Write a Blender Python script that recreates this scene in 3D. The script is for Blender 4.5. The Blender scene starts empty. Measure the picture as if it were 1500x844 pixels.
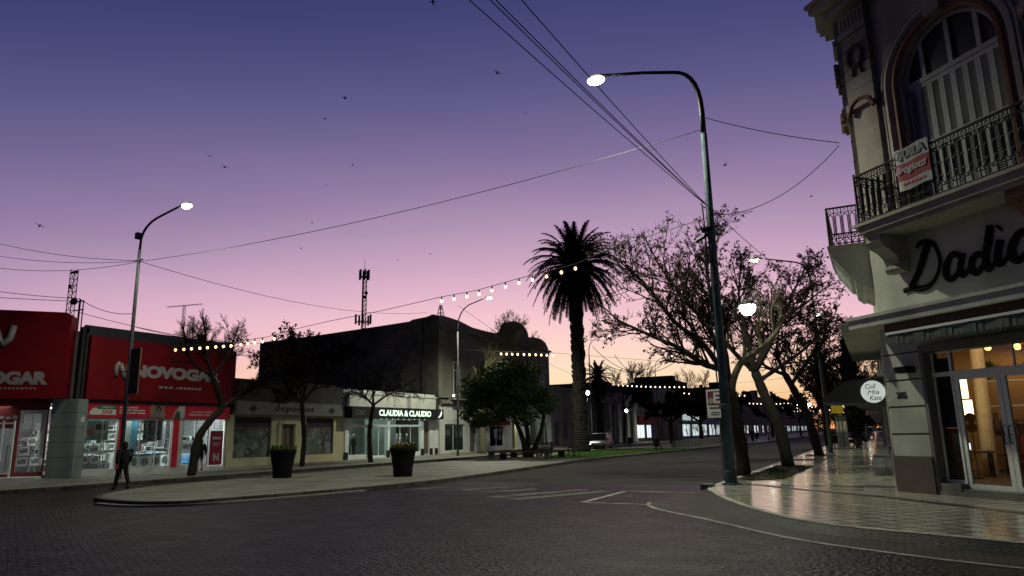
import bpy, math, random
from math import sin, cos, pi, radians, sqrt, atan2
from mathutils import Vector, Matrix
SC = bpy.context.scene
COL = SC.collection
RND = random.Random(7)

# ------------------------------------------------------------------ camera (24 mm-equivalent phone lens, tilted up)
CAM = Vector((0, 0, 1.65))
CF_ = Vector((-0.44324406, 0.8731203, 0.2029671))
CR_ = Vector((0.88975201, 0.45605701, -0.01879786))
CU_ = Vector((0.10897736, -0.17225835, 0.9790051))
FPX = 1030.0


def ray(px, py):
    return CF_ + CR_ * ((px - 750) / FPX) - CU_ * ((py - 422) / FPX)


def ony(px, py, y):
    d = ray(px, py)
    return CAM + d * (y / d.y)


def onx(px, py, x):
    d = ray(px, py)
    return CAM + d * (x / d.x)


def onz(px, py, z):
    d = ray(px, py)
    return CAM + d * ((z - CAM.z) / d.z)


def ondist(px, py, r):
    return CAM + ray(px, py).normalized() * r


cam = bpy.data.cameras.new('camera')
cam.sensor_width = 36
cam.lens = FPX / 1500 * 36
cam.clip_end = 3000
cam.clip_start = 0.05
camo = bpy.data.objects.new('camera', cam)
COL.objects.link(camo)
M = Matrix((CR_, CU_, -CF_)).transposed().to_4x4()
M.translation = CAM
camo.matrix_world = M
SC.camera = camo
SC.view_settings.view_transform = 'Standard'
SC.view_settings.look = 'None'
SC.view_settings.gamma = 1
SC.view_settings.exposure = 0
SC.view_settings.use_curve_mapping = False
SC.render.engine = 'CYCLES'
SC.cycles.use_denoising = True
SC.cycles.max_bounces = 6
SC.cycles.diffuse_bounces = 3
SC.cycles.glossy_bounces = 3
SC.cycles.transparent_max_bounces = 16
SC.cycles.sample_clamp_indirect = 4
SC.cycles.caustics_reflective = False
SC.cycles.caustics_refractive = False


# ------------------------------------------------------------------ objects
def link(o, parent=None):
    COL.objects.link(o)
    if parent is not None:
        o.parent = parent
    return o


def tag(o, label=None, cat=None, group=None, kind=None):
    if label:
        o['label'] = label
    if cat:
        o['category'] = cat
    if group:
        o['group'] = group
    if kind:
        o['kind'] = kind
    return o


def thing(name, label, cat, loc=(0, 0, 0), rz=0, group=None):
    o = bpy.data.objects.new(name, None)
    o.empty_display_size = 0.2
    link(o)
    o.location = loc
    o.rotation_euler = (0, 0, rz)
    return tag(o, label, cat, group)


def dup(root, loc=None, rz=None, label=None, scale=None):
    def rec(o, par):
        c = o.copy()
        COL.objects.link(c)
        c.parent = par
        for ch in list(o.children):
            rec(ch, c)
        return c
    r = rec(root, None)
    if loc is not None:
        r.location = loc
    if rz is not None:
        r.rotation_euler = (0, 0, rz)
    if label:
        r['label'] = label
    if scale:
        r.scale = (scale, scale, scale)
    return r


class MB:
    def __init__(self, T=None):
        self.v, self.f, self.T = [], [], T
        self.mi, self.fm = 0, []

    def add(self, vs, fs):
        o = len(self.v)
        if self.T is not None:
            vs = [tuple(self.T @ Vector(p)) for p in vs]
        self.v += [tuple(p) for p in vs]
        self.f += [tuple(i + o for i in f) for f in fs]
        self.fm += [self.mi] * len(fs)
        return self

    def box(self, x0, x1, y0, y1, z0, z1):
        return self.add([(x0, y0, z0), (x1, y0, z0), (x1, y1, z0), (x0, y1, z0), (x0, y0, z1), (x1, y0, z1), (x1, y1, z1), (x0, y1, z1)],
                        [(0, 3, 2, 1), (4, 5, 6, 7), (0, 1, 5, 4), (1, 2, 6, 5), (2, 3, 7, 6), (3, 0, 4, 7)])

    def quad(self, a, b, c, d):
        return self.add([a, b, c, d], [(0, 1, 2, 3)])

    def slab(self, poly, z0, z1):
        n = len(poly)
        return self.add([(x, y, z0) for x, y in poly] + [(x, y, z1) for x, y in poly],
                        [tuple(range(n))[::-1], tuple(range(n, 2 * n))] + [(i, (i + 1) % n, n + (i + 1) % n, n + i) for i in range(n)])

    def prism(self, poly, y0, y1):
        n = len(poly)
        return self.add([(x, y0, z) for x, z in poly] + [(x, y1, z) for x, z in poly],
                        [tuple(range(n)), tuple(range(n, 2 * n))[::-1]] + [(i, n + i, n + (i + 1) % n, (i + 1) % n) for i in range(n)])

    def tube(self, pts, rads, n=6, cap=True):
        pts = [Vector(p) for p in pts]
        if not hasattr(rads, '__len__'):
            rads = [rads] * len(pts)
        vs, fs = [], []
        t0 = (pts[1] - pts[0]).normalized()
        u = t0.orthogonal().normalized()
        for i, p in enumerate(pts):
            t = (pts[min(i + 1, len(pts) - 1)] - pts[max(i - 1, 0)])
            t = t.normalized() if t.length > 1e-9 else t0
            u = (u - t * u.dot(t))
            u = u.normalized() if u.length > 1e-6 else t.orthogonal().normalized()
            w = t.cross(u)
            for k in range(n):
                a = 2 * pi * k / n
                vs.append(tuple(p + (u * cos(a) + w * sin(a)) * rads[i]))
        for i in range(len(pts) - 1):
            for k in range(n):
                fs.append((i * n + k, i * n + (k + 1) % n, (i + 1) * n + (k + 1) % n, (i + 1) * n + k))
        if cap:
            fs.append(tuple(range(n))[::-1])
            fs.append(tuple(range((len(pts) - 1) * n, len(pts) * n)))
        return self.add(vs, fs)

    def lathe(self, prof, n=16, c=(0, 0, 0), cap=True):
        vs, fs = [], []
        for r, z in prof:
            for k in range(n):
                a = 2 * pi * k / n
                vs.append((c[0] + r * cos(a), c[1] + r * sin(a), c[2] + z))
        for i in range(len(prof) - 1):
            for k in range(n):
                fs.append((i * n + k, i * n + (k + 1) % n, (i + 1) * n + (k + 1) % n, (i + 1) * n + k))
        if cap:
            fs.append(tuple(range(n))[::-1])
            fs.append(tuple(range((len(prof) - 1) * n, len(prof) * n)))
        return self.add(vs, fs)

    def sphere(self, c, r, n=10, m=6, s=(1, 1, 1)):
        vs = [(c[0], c[1], c[2] - r * s[2])]
        for i in range(1, m):
            a = -pi / 2 + pi * i / m
            for k in range(n):
                b = 2 * pi * k / n
                vs.append((c[0] + r * s[0] * cos(a) * cos(b), c[1] + r * s[1] * cos(a) * sin(b), c[2] + r * s[2] * sin(a)))
        vs.append((c[0], c[1], c[2] + r * s[2]))
        fs = [(0, 1 + (k + 1) % n, 1 + k) for k in range(n)]
        for i in range(m - 2):
            for k in range(n):
                fs.append((1 + i * n + k, 1 + i * n + (k + 1) % n, 1 + (i + 1) * n + (k + 1) % n, 1 + (i + 1) * n + k))
        L = len(vs) - 1
        fs += [(L, 1 + (m - 2) * n + k, 1 + (m - 2) * n + (k + 1) % n) for k in range(n)]
        return self.add(vs, fs)

    def disc(self, c, r, d0, d1, n=20, axis='y'):
        """flat round plate, axis along y (facade frame)"""
        return self.prism([(c[0] + r * cos(2 * pi * k / n), c[1] + r * sin(2 * pi * k / n)) for k in range(n)], d0, d1)

    def wall(self, s0, s1, z0, z1, ops, d0=0.0, d1=0.3):
        """upright wall in the x-z plane with rectangular openings (x0,x1,z0,z1)"""
        S = sorted({s0, s1, *[min(max(v, s0), s1) for o in ops for v in o[:2]]})
        Z = sorted({z0, z1, *[min(max(v, z0), z1) for o in ops for v in o[2:]]})
        def solid(i, j):
            if i < 0 or j < 0 or i >= len(S) - 1 or j >= len(Z) - 1:
                return False
            a, b = (S[i] + S[i + 1]) / 2, (Z[j] + Z[j + 1]) / 2
            return not any(o[0] < a < o[1] and o[2] < b < o[3] for o in ops)
        for i in range(len(S) - 1):
            for j in range(len(Z) - 1):
                if not solid(i, j):
                    continue
                a, b, c, d = S[i], S[i + 1], Z[j], Z[j + 1]
                self.quad((a, d0, c), (b, d0, c), (b, d0, d), (a, d0, d))
                self.quad((a, d1, c), (a, d1, d), (b, d1, d), (b, d1, c))
                if not solid(i - 1, j):
                    self.quad((a, d0, c), (a, d0, d), (a, d1, d), (a, d1, c))
                if not solid(i + 1, j):
                    self.quad((b, d0, c), (b, d1, c), (b, d1, d), (b, d0, d))
                if not solid(i, j - 1):
                    self.quad((a, d0, c), (a, d1, c), (b, d1, c), (b, d0, c))
                if not solid(i, j + 1):
                    self.quad((a, d0, d), (b, d0, d), (b, d1, d), (a, d1, d))
        return self

    def frame(self, s0, s1, z0, z1, d0, d1, w=0.08, mull=(), rail=()):
        self.box(s0, s0 + w, d0, d1, z0, z1).box(s1 - w, s1, d0, d1, z0, z1)
        self.box(s0 + w, s1 - w, d0, d1, z1 - w, z1).box(s0 + w, s1 - w, d0, d1, z0, z0 + w)
        e = 0.003
        for m in mull:
            self.box(m - w / 2, m + w / 2, d0 + e, d1 - e, z0 + w, z1 - w)
        for q in rail:
            self.box(s0 + w, s1 - w, d0 + 2 * e, d1 - 2 * e, q - w / 2, q + w / 2)
        return self

    def obj(self, name, mat, parent=None, smooth=False):
        me = bpy.data.meshes.new(name)
        me.from_pydata(self.v, [], self.f)
        if mat is not None:
            for m in (mat if isinstance(mat, (list, tuple)) else [mat]):
                me.materials.append(m)
        if any(self.fm):
            me.polygons.foreach_set('material_index', self.fm)
        if smooth:
            me.polygons.foreach_set('use_smooth', [True] * len(me.polygons))
        me.update()
        return link(bpy.data.objects.new(name, me), parent)


def parts(name, mat, parent, mbs, smooth=False):
    """each piece a part of its own"""
    return [m.obj(name, mat, parent, smooth) for m in mbs]


def catenary(a, b, sag, n=16):
    a, b = Vector(a), Vector(b)
    return [a.lerp(b, i / n) - Vector((0, 0, 4 * sag * (i / n) * (1 - i / n))) for i in range(n + 1)]


def text(name, body, mat, parent, box, d, T=None, bold=0.0, shear=0.0, extrude=0.015, space=1.0):
    """raised lettering fitted into box=(x0,x1,z0,z1) of the facade frame, its back at depth d"""
    cu = bpy.data.curves.new(name, 'FONT')
    cu.body = body
    cu.offset = bold
    cu.shear = shear
    cu.extrude = 0.01
    cu.space_character = space
    cu.resolution_u = 4
    tmp = bpy.data.objects.new(name, cu)
    COL.objects.link(tmp)
    bpy.context.view_layer.update()
    me = bpy.data.meshes.new_from_object(tmp.evaluated_get(bpy.context.evaluated_depsgraph_get()))
    bpy.data.objects.remove(tmp)
    bpy.data.curves.remove(cu)
    xs = [v.co.x for v in me.vertices]
    ys = [v.co.y for v in me.vertices]
    x0, x1, z0, z1 = box
    fx = (x1 - x0) / (max(xs) - min(xs))
    fy = (z1 - z0) / (max(ys) - min(ys))
    for v in me.vertices:
        p = Vector((x0 + (v.co.x - min(xs)) * fx, d - (extrude if v.co.z > 0 else 0), z0 + (v.co.y - min(ys)) * fy))
        v.co = T @ p if T is not None else p
    me.name = name
    me.materials.clear()
    me.materials.append(mat)
    return link(bpy.data.objects.new(name, me), parent)


# ------------------------------------------------------------------ materials
def lin(r, g, b):
    f = lambda c: (c / 255 / 12.92) if c / 255 <= 0.04045 else ((c / 255 + 0.055) / 1.055) ** 2.4
    return (f(r), f(g), f(b))


def newmat(name):
    m = bpy.data.materials.new(name)
    m.use_nodes = True
    nt = m.node_tree
    return m, nt, nt.nodes['Principled BSDF'], nt.nodes, nt.links


def mat(name, col, rough=0.75, var=0.2, scale=2.0, bump=0.0, bscale=40.0, metal=0.0, spec=0.4, dirt=0.0):
    m, nt, b, N, L = newmat(name)
    b.inputs['Roughness'].default_value = rough
    b.inputs['Metallic'].default_value = metal
    b.inputs['Specular IOR Level'].default_value = spec
    tc = N.new('ShaderNodeTexCoord')
    n1 = N.new('ShaderNodeTexNoise')
    n1.inputs['Scale'].default_value = scale
    n1.inputs['Detail'].default_value = 6
    n1.inputs['Roughness'].default_value = 0.65
    L.new(tc.outputs['Object'], n1.inputs['Vector'])
    mr = N.new('ShaderNodeMapRange')
    mr.inputs['From Min'].default_value = 0.25
    mr.inputs['From Max'].default_value = 0.75
    mr.inputs['To Min'].default_value = 1 - var
    mr.inputs['To Max'].default_value = 1 + var
    L.new(n1.outputs['Fac'], mr.inputs['Value'])
    mx = N.new('ShaderNodeVectorMath')
    mx.operation = 'SCALE'
    mx.inputs[0].default_value = col
    L.new(mr.outputs['Result'], mx.inputs['Scale'])
    out = mx.outputs['Vector']
    if dirt:
        n2 = N.new('ShaderNodeTexNoise')
        n2.inputs['Scale'].default_value = scale * 0.35
        n2.inputs['Detail'].default_value = 8
        mp = N.new('ShaderNodeMapping')
        mp.inputs['Scale'].default_value = (1.6, 1.6, 0.5)
        L.new(tc.outputs['Object'], mp.inputs['Vector'])
        L.new(mp.outputs['Vector'], n2.inputs['Vector'])
        rp = N.new('ShaderNodeMapRange')
        rp.inputs['From Min'].default_value = 0.48
        rp.inputs['From Max'].default_value = 0.72
        rp.inputs['To Min'].default_value = 1
        rp.inputs['To Max'].default_value = 1 - dirt
        L.new(n2.outputs['Fac'], rp.inputs['Value'])
        m2 = N.new('ShaderNodeVectorMath')
        m2.operation = 'SCALE'
        L.new(out, m2.inputs[0])
        L.new(rp.outputs['Result'], m2.inputs['Scale'])
        out = m2.outputs['Vector']
    L.new(out, b.inputs['Base Color'])
    if bump:
        nb = N.new('ShaderNodeTexNoise')
        nb.inputs['Scale'].default_value = bscale
        nb.inputs['Detail'].default_value = 4
        L.new(tc.outputs['Object'], nb.inputs['Vector'])
        bp = N.new('ShaderNodeBump')
        bp.inputs['Strength'].default_value = bump
        bp.inputs['Distance'].default_value = 0.02
        L.new(nb.outputs['Fac'], bp.inputs['Height'])
        L.new(bp.outputs['Normal'], b.inputs['Normal'])
    return m


def emit(name, col, strength, sample=False):
    m, nt, b, N, L = newmat(name)
    b.inputs['Base Color'].default_value = (*[min(1, c) for c in col], 1)
    b.inputs['Emission Color'].default_value = (*col, 1)
    b.inputs['Emission Strength'].default_value = strength
    if not sample:
        m.cycles.emission_sampling = 'NONE'
    return m


def lens_emit(name, col, hot):
    """lamp refractor: brightest where its glass faces the ground"""
    m, nt, b, N, L = newmat(name)
    b.inputs['Base Color'].default_value = (0.6, 0.6, 0.6, 1)
    b.inputs['Emission Color'].default_value = (*col, 1)
    g = N.new('ShaderNodeNewGeometry')
    s = N.new('ShaderNodeSeparateXYZ')
    L.new(g.outputs['Normal'], s.inputs[0])
    r = N.new('ShaderNodeMapRange')
    r.inputs['From Min'].default_value = 0.55
    r.inputs['From Max'].default_value = -0.8
    r.inputs['To Min'].default_value = 0.25
    r.inputs['To Max'].default_value = 1.0
    L.new(s.outputs['Z'], r.inputs['Value'])
    p = N.new('ShaderNodeMath')
    p.operation = 'POWER'
    p.inputs[1].default_value = 3.0
    L.new(r.outputs['Result'], p.inputs[0])
    q = N.new('ShaderNodeMath')
    q.operation = 'MULTIPLY'
    q.inputs[1].default_value = hot
    L.new(p.outputs[0], q.inputs[0])
    L.new(q.outputs[0], b.inputs['Emission Strength'])
    m.cycles.emission_sampling = 'NONE'
    return m


def glass(name, tint=(0.85, 0.9, 0.88), refl=0.9, rough=0.02):
    m, nt, b, N, L = newmat(name)
    N.remove(b)
    tr = N.new('ShaderNodeBsdfTransparent')
    tr.inputs['Color'].default_value = (*tint, 1)
    gl = N.new('ShaderNodeBsdfGlossy')
    gl.inputs['Roughness'].default_value = rough
    gl.inputs['Color'].default_value = (refl, refl, refl, 1)
    lw = N.new('ShaderNodeFresnel')
    lw.inputs['IOR'].default_value = 1.5
    mx = N.new('ShaderNodeMixShader')
    L.new(lw.outputs['Fac'], mx.inputs['Fac'])
    L.new(tr.outputs['BSDF'], mx.inputs[1])
    L.new(gl.outputs['BSDF'], mx.inputs[2])
    L.new(mx.outputs['Shader'], N['Material Output'].inputs['Surface'])
    return m


def brickmat(name, c1, c2, cm, bw, bh, mortar, rough=0.8, bump=0.5, rot=(0, 0, 0), rvar=0.0, offset=0.5, spec=0.4, dist=0.01, nz=0.2, axes=None, tilt=0.0, ns=0.9):
    """bricks, tiles or setts; axes='xz' lays the courses on an upright facade"""
    m, nt, b, N, L = newmat(name)
    tc = N.new('ShaderNodeTexCoord')
    mp = N.new('ShaderNodeMapping')
    mp.inputs['Rotation'].default_value = rot
    vec = tc.outputs['Object']
    if axes == 'xz' or axes == 'yz':
        sx = N.new('ShaderNodeSeparateXYZ')
        cx = N.new('ShaderNodeCombineXYZ')
        L.new(vec, sx.inputs[0])
        L.new(sx.outputs['X' if axes == 'xz' else 'Y'], cx.inputs['X'])
        L.new(sx.outputs['Z'], cx.inputs['Y'])
        vec = cx.outputs[0]
    L.new(vec, mp.inputs['Vector'])
    bt = N.new('ShaderNodeTexBrick')
    bt.offset = offset
    bt.inputs['Color1'].default_value = (*c1, 1)
    bt.inputs['Color2'].default_value = (*c2, 1)
    bt.inputs['Mortar'].default_value = (*cm, 1)
    bt.inputs['Scale'].default_value = 1
    bt.inputs['Mortar Size'].default_value = mortar
    bt.inputs['Brick Width'].default_value = bw
    bt.inputs['Row Height'].default_value = bh
    L.new(mp.outputs['Vector'], bt.inputs['Vector'])
    n1 = N.new('ShaderNodeTexNoise')
    n1.inputs['Scale'].default_value = ns
    n1.inputs['Detail'].default_value = 8
    n1.inputs['Roughness'].default_value = 0.7
    L.new(tc.outputs['Object'], n1.inputs['Vector'])
    mr = N.new('ShaderNodeMapRange')
    mr.inputs['From Min'].default_value = 0.3
    mr.inputs['From Max'].default_value = 0.7
    mr.inputs['To Min'].default_value = 1 - nz
    mr.inputs['To Max'].default_value = 1 + nz
    L.new(n1.outputs['Fac'], mr.inputs['Value'])
    mx = N.new('ShaderNodeVectorMath')
    mx.operation = 'SCALE'
    L.new(bt.outputs['Color'], mx.inputs[0])
    L.new(mr.outputs['Result'], mx.inputs['Scale'])
    L.new(mx.outputs['Vector'], b.inputs['Base Color'])
    b.inputs['Specular IOR Level'].default_value = spec
    n3 = N.new('ShaderNodeTexNoise')
    n3.inputs['Scale'].default_value = 1.7
    n3.inputs['Detail'].default_value = 5
    L.new(tc.outputs['Object'], n3.inputs['Vector'])
    r2 = N.new('ShaderNodeMapRange')
    r2.inputs['To Min'].default_value = max(0.03, rough - rvar)
    r2.inputs['To Max'].default_value = rough + rvar
    L.new(n3.outputs['Fac'], r2.inputs['Value'])
    L.new(r2.outputs['Result'], b.inputs['Roughness'])
    inv = N.new('ShaderNodeMath')
    inv.operation = 'SUBTRACT'
    inv.inputs[0].default_value = 1
    L.new(bt.outputs['Fac'], inv.inputs[1])
    h = inv.outputs[0]
    nf = N.new('ShaderNodeTexNoise')
    nf.inputs['Scale'].default_value = 14
    L.new(tc.outputs['Object'], nf.inputs['Vector'])
    ad = N.new('ShaderNodeMath')
    ad.operation = 'MULTIPLY_ADD'
    L.new(nf.outputs['Fac'], ad.inputs[0])
    ad.inputs[1].default_value = tilt
    L.new(h, ad.inputs[2])
    bp = N.new('ShaderNodeBump')
    bp.inputs['Strength'].default_value = bump
    bp.inputs['Distance'].default_value = dist
    L.new(ad.outputs[0], bp.inputs['Height'])
    L.new(bp.outputs['Normal'], b.inputs['Normal'])
    return m


def blotch(name, cols, scale=6.0, rough=0.7, detail=3, kind='noise', strength=0.0):
    """irregular patches of several colours (posters, papered glass, goods print)"""
    m, nt, b, N, L = newmat(name)
    tc = N.new('ShaderNodeTexCoord')
    if kind == 'voronoi':
        t = N.new('ShaderNodeTexVoronoi')
        t.inputs['Scale'].default_value = scale
        L.new(tc.outputs['Object'], t.inputs['Vector'])
        sp = N.new('ShaderNodeSeparateColor')
        L.new(t.outputs['Color'], sp.inputs[0])
        fac = sp.outputs[0]
    else:
        t = N.new('ShaderNodeTexNoise')
        t.inputs['Scale'].default_value = scale
        t.inputs['Detail'].default_value = detail
        L.new(tc.outputs['Object'], t.inputs['Vector'])
        mr = N.new('ShaderNodeMapRange')
        mr.inputs['From Min'].default_value = 0.3
        mr.inputs['From Max'].default_value = 0.7
        L.new(t.outputs['Fac'], mr.inputs['Value'])
        fac = mr.outputs['Result']
    cr = N.new('ShaderNodeValToRGB')
    cr.color_ramp.interpolation = 'CONSTANT' if kind == 'voronoi' else 'LINEAR'
    els = cr.color_ramp.elements
    while len(els) < len(cols):
        els.new(0.5)
    for i, c in enumerate(cols):
        els[i].position = i / len(cols) if kind == 'voronoi' else i / max(1, len(cols) - 1)
        els[i].color = (*c, 1)
    L.new(fac, cr.inputs['Fac'])
    L.new(cr.outputs['Color'], b.inputs['Base Color'])
    b.inputs['Roughness'].default_value = rough
    if strength:
        L.new(cr.outputs['Color'], b.inputs['Emission Color'])
        b.inputs['Emission Strength'].default_value = strength
        m.cycles.emission_sampling = 'NONE'
    return m


MT = dict(
    red=mat('red_sign_panel', (0.23, 0.006, 0.01), 0.6, 0.15, 0.6, dirt=0.45, spec=0.2),
    red2=mat('red_vinyl', (0.6, 0.02, 0.04), 0.4, 0.08, 2),
    dark=mat('dark_grey_render', (0.045, 0.045, 0.05), 0.85, 0.3, 1.2, 0.3, 25),
    black=mat('black_paint', (0.012, 0.012, 0.013), 0.5, 0.2, 4),
    iron=mat('black_wrought_iron', (0.01, 0.01, 0.012), 0.55, 0.3, 12, 0.2, 60),
    white=mat('white_paint', (0.75, 0.76, 0.74), 0.5, 0.06, 2, dirt=0.15),
    letter=mat('white_acrylic', (0.72, 0.72, 0.72), 0.4, 0.05, 3),
    greyletter=mat('grey_acrylic', (0.4, 0.36, 0.36), 0.4, 0.08, 3),
    greygreen=mat('grey_green_paint', (0.27, 0.32, 0.31), 0.6, 0.12, 1.3, 0.15, 30, dirt=0.3),
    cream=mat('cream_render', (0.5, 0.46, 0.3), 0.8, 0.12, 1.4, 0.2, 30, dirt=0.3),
    wallbeige=mat('weathered_beige_render', (0.47, 0.47, 0.405), 0.85, 0.18, 0.9, 0.35, 18, dirt=0.5),
    wallwarm=mat('old_warm_stucco', (0.36, 0.315, 0.275), 0.9, 0.25, 1.1, 0.45, 14, dirt=0.55),
    orange=mat('terracotta_moulding', (0.2, 0.1, 0.065), 0.85, 0.3, 3, 0.3, 24, dirt=0.4),
    pale=mat('pale_stucco', (0.68, 0.68, 0.63), 0.8, 0.12, 1.2, 0.2, 20, dirt=0.3),
    stucco=mat('grey_old_stucco', (0.23, 0.21, 0.175), 0.9, 0.25, 0.7, 0.35, 9, dirt=0.45),
    stone=mat('brown_stone_plinth', (0.12, 0.09, 0.075), 0.5, 0.18, 2.5, 0.1, 40),
    steel=mat('galvanised_pole', (0.1, 0.108, 0.115), 0.7, 0.3, 4, 0.1, 40, dirt=0.5, spec=0.2),
    bluepole=mat('worn_blue_grey_pole', (0.07, 0.1, 0.125), 0.7, 0.4, 5, 0.25, 18, dirt=0.6, spec=0.15),
    bark=mat('rough_bark', (0.022, 0.016, 0.011), 0.95, 0.4, 8, 0.9, 22),
    palebark=mat('pale_grey_bark', (0.16, 0.14, 0.1), 0.95, 0.35, 7, 0.8, 26),
    twig=mat('dry_twig', (0.02, 0.014, 0.011), 0.95, 0.3, 6, spec=0.1),
    littwig=mat('twig_with_light_tint', (0.26, 0.22, 0.13), 0.9, 0.3, 6),  # twig colour raised so the bare crown looks lit by the bulbs
    dryleaf=mat('dry_brown_leaf', (0.032, 0.018, 0.013), 0.9, 0.5, 9, spec=0.1),
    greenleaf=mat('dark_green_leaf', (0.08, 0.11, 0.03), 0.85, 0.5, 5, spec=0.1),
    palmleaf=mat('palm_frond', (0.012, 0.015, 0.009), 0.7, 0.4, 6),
    palmtrunk=mat('palm_trunk_bark', (0.024, 0.018, 0.015), 0.95, 0.4, 5, 1.0, 9),
    concrete=mat('worn_concrete', (0.2, 0.19, 0.165), 0.85, 0.25, 1.6, 0.3, 40, dirt=0.4),
    kerb=brickmat('granite_kerb_stones', (0.55, 0.53, 0.46), (0.4, 0.38, 0.33), (0.04, 0.038, 0.034), 0.9, 80, 0.02, 0.7, 0.6, (0, 0, radians(70)), 0.1, nz=0.4, tilt=0.5),
    darkkerb=brickmat('dirty_kerb_stones', (0.085, 0.08, 0.07), (0.045, 0.042, 0.037), (0.012, 0.011, 0.01), 0.9, 80, 0.03, 0.85, 0.8, (0, 0, radians(90)), 0.1, nz=0.5, tilt=0.8),
    soil=mat('soil_with_dry_grass', (0.05, 0.045, 0.028), 0.95, 0.5, 6, 0.8, 30),
    grass=mat('lawn_green', (0.085, 0.155, 0.028), 0.9, 0.4, 5, 0.6, 50),
    planter=mat('dark_planter', (0.006, 0.0055, 0.005), 0.85, 0.3, 5, 0.1, 40, spec=0.15),
    wood=mat('dark_bench_wood', (0.05, 0.038, 0.03), 0.7, 0.35, 7, 0.2, 30),
    jacket=mat('black_jacket_cloth', (0.011, 0.011, 0.013), 0.9, 0.3, 20, 0.2, 80),
    trousers=mat('dark_trousers_cloth', (0.014, 0.014, 0.018), 0.9, 0.3, 20),
    skin=mat('skin', (0.3, 0.17, 0.12), 0.6, 0.08, 12),
    hair=mat('dark_hair', (0.012, 0.01, 0.008), 0.7, 0.3, 30),
    grille=mat('white_grille_bars', (0.28, 0.28, 0.275), 0.5, 0.1, 5),
    floorin=mat('shop_floor_tile', (0.4, 0.38, 0.35), 0.3, 0.1, 2),
    wallin=mat('shop_wall_white', (0.65, 0.66, 0.66), 0.7, 0.06, 1),
    glass=glass('window_glass'),
    darkglass=glass('tinted_glass', (0.25, 0.28, 0.28), 0.5),
    tyre=mat('tyre_rubber', (0.015, 0.015, 0.015), 0.85, 0.2, 12),
    chrome=mat('chrome', (0.5, 0.5, 0.52), 0.2, 0.1, 5, metal=1),
    greyplastic=mat('grey_plastic', (0.12, 0.12, 0.125), 0.45, 0.15, 5),
    lampglow=lens_emit('lamp_lens', (0.88, 1.0, 0.68), 24),
    lampglowfar=emit('lamp_lens_far', (0.88, 1.0, 0.9), 14),
    bulb=emit('warm_bulb', (1.0, 0.68, 0.32), 3.6),
    bulbcool=emit('pale_bulb', (1.0, 0.74, 0.52), 3.2),
    storewall=mat('dim_store_wall', (0.2, 0.2, 0.205), 0.8, 0.15, 1),
    wire=mat('black_cable', (0.01, 0.01, 0.011), 0.7, 0.2, 5),
)
# ------------------------------------------------------------------ dusk sky
W = bpy.data.worlds.new('World')
SC.world = W
W.use_nodes = True
nt = W.node_tree
N, L = nt.nodes, nt.links
bg = N['Background']


def math_(op, a, b=None, c=None):
    n = N.new('ShaderNodeMath')
    n.operation = op
    for i, v in enumerate((a, b, c)):
        if v is None:
            continue
        if isinstance(v, (int, float)):
            n.inputs[i].default_value = v
        else:
            L.new(v, n.inputs[i])
    return n.outputs[0]


tc = N.new('ShaderNodeTexCoord')
sx = N.new('ShaderNodeSeparateXYZ')
L.new(tc.outputs['Generated'], sx.inputs[0])
elev = math_('MULTIPLY', math_('ARCSINE', sx.outputs['Z']), 180 / pi)
hx = math_('SQRT', math_('ADD', math_('MULTIPLY', sx.outputs['X'], sx.outputs['X']), math_('MULTIPLY', sx.outputs['Y'], sx.outputs['Y'])))
GAZ = radians(-21)                                   # compass direction of the after-glow
dt = math_('DIVIDE', math_('ADD', math_('MULTIPLY', sx.outputs['X'], sin(GAZ)), math_('MULTIPLY', sx.outputs['Y'], cos(GAZ))), math_('MAXIMUM', hx, 0.001))
shift = math_('MULTIPLY', math_('SUBTRACT', 1, dt), 20.0)
eff = math_('ADD', math_('MAXIMUM', elev, 0.0), shift)
wn = N.new('ShaderNodeTexNoise')                      # faint uneven streaks of thin high cloud
wn.inputs['Scale'].default_value = 2.2
wn.inputs['Detail'].default_value = 4
wm = N.new('ShaderNodeMapping')
wm.inputs['Scale'].default_value = (1, 1, 5)
L.new(tc.outputs['Generated'], wm.inputs['Vector'])
L.new(wm.outputs['Vector'], wn.inputs['Vector'])
eff = math_('ADD', eff, math_('MULTIPLY', math_('SUBTRACT', wn.outputs['Fac'], 0.5), 2.2))
cr = N.new('ShaderNodeValToRGB')
cr.color_ramp.interpolation = 'B_SPLINE'
SKY = [(0, (238, 168, 116)), (2, (250, 194, 138)), (4, (255, 234, 188)), (6.5, (255, 216, 200)), (9, (248, 200, 208)), (12, (226, 181, 202)),
       (16, (181, 151, 182)), (20, (146, 124, 162)), (25, (107, 98, 143)), (30, (77, 77, 125)), (35, (56, 62, 109)), (42, (42, 50, 90)), (54, (24, 28, 48)), (80, (9, 10, 17))]
els = cr.color_ramp.elements
while len(els) < len(SKY):
    els.new(0.5)
for i, (e, c) in enumerate(SKY):
    els[i].position = e / 80
    els[i].color = (*lin(*c), 1)
L.new(math_('DIVIDE', eff, 80), cr.inputs['Fac'])
sk = N.new('ShaderNodeTexSky')
sk.sky_type = 'NISHITA'
sk.sun_disc = False
sk.sun_elevation = radians(0.5)
sk.sun_rotation = GAZ
sk.ozone_density = 4
side = math_('MULTIPLY', math_('MINIMUM', math_('DIVIDE', math_('SUBTRACT', 1, dt), 0.05), 1.0), math_('MAXIMUM', math_('SUBTRACT', 1, math_('DIVIDE', math_('MAXIMUM', elev, 0.0), 9.0)), 0.0))
tint = N.new('ShaderNodeMix')
tint.data_type = 'RGBA'
tint.blend_type = 'MULTIPLY'
L.new(side, tint.inputs['Factor'])
L.new(cr.outputs['Color'], tint.inputs['A'])
tint.inputs['B'].default_value = (0.94, 0.71, 0.6, 1)
mxs = N.new('ShaderNodeVectorMath')
mxs.operation = 'MULTIPLY_ADD'
L.new(sk.outputs['Color'], mxs.inputs[0])
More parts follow.
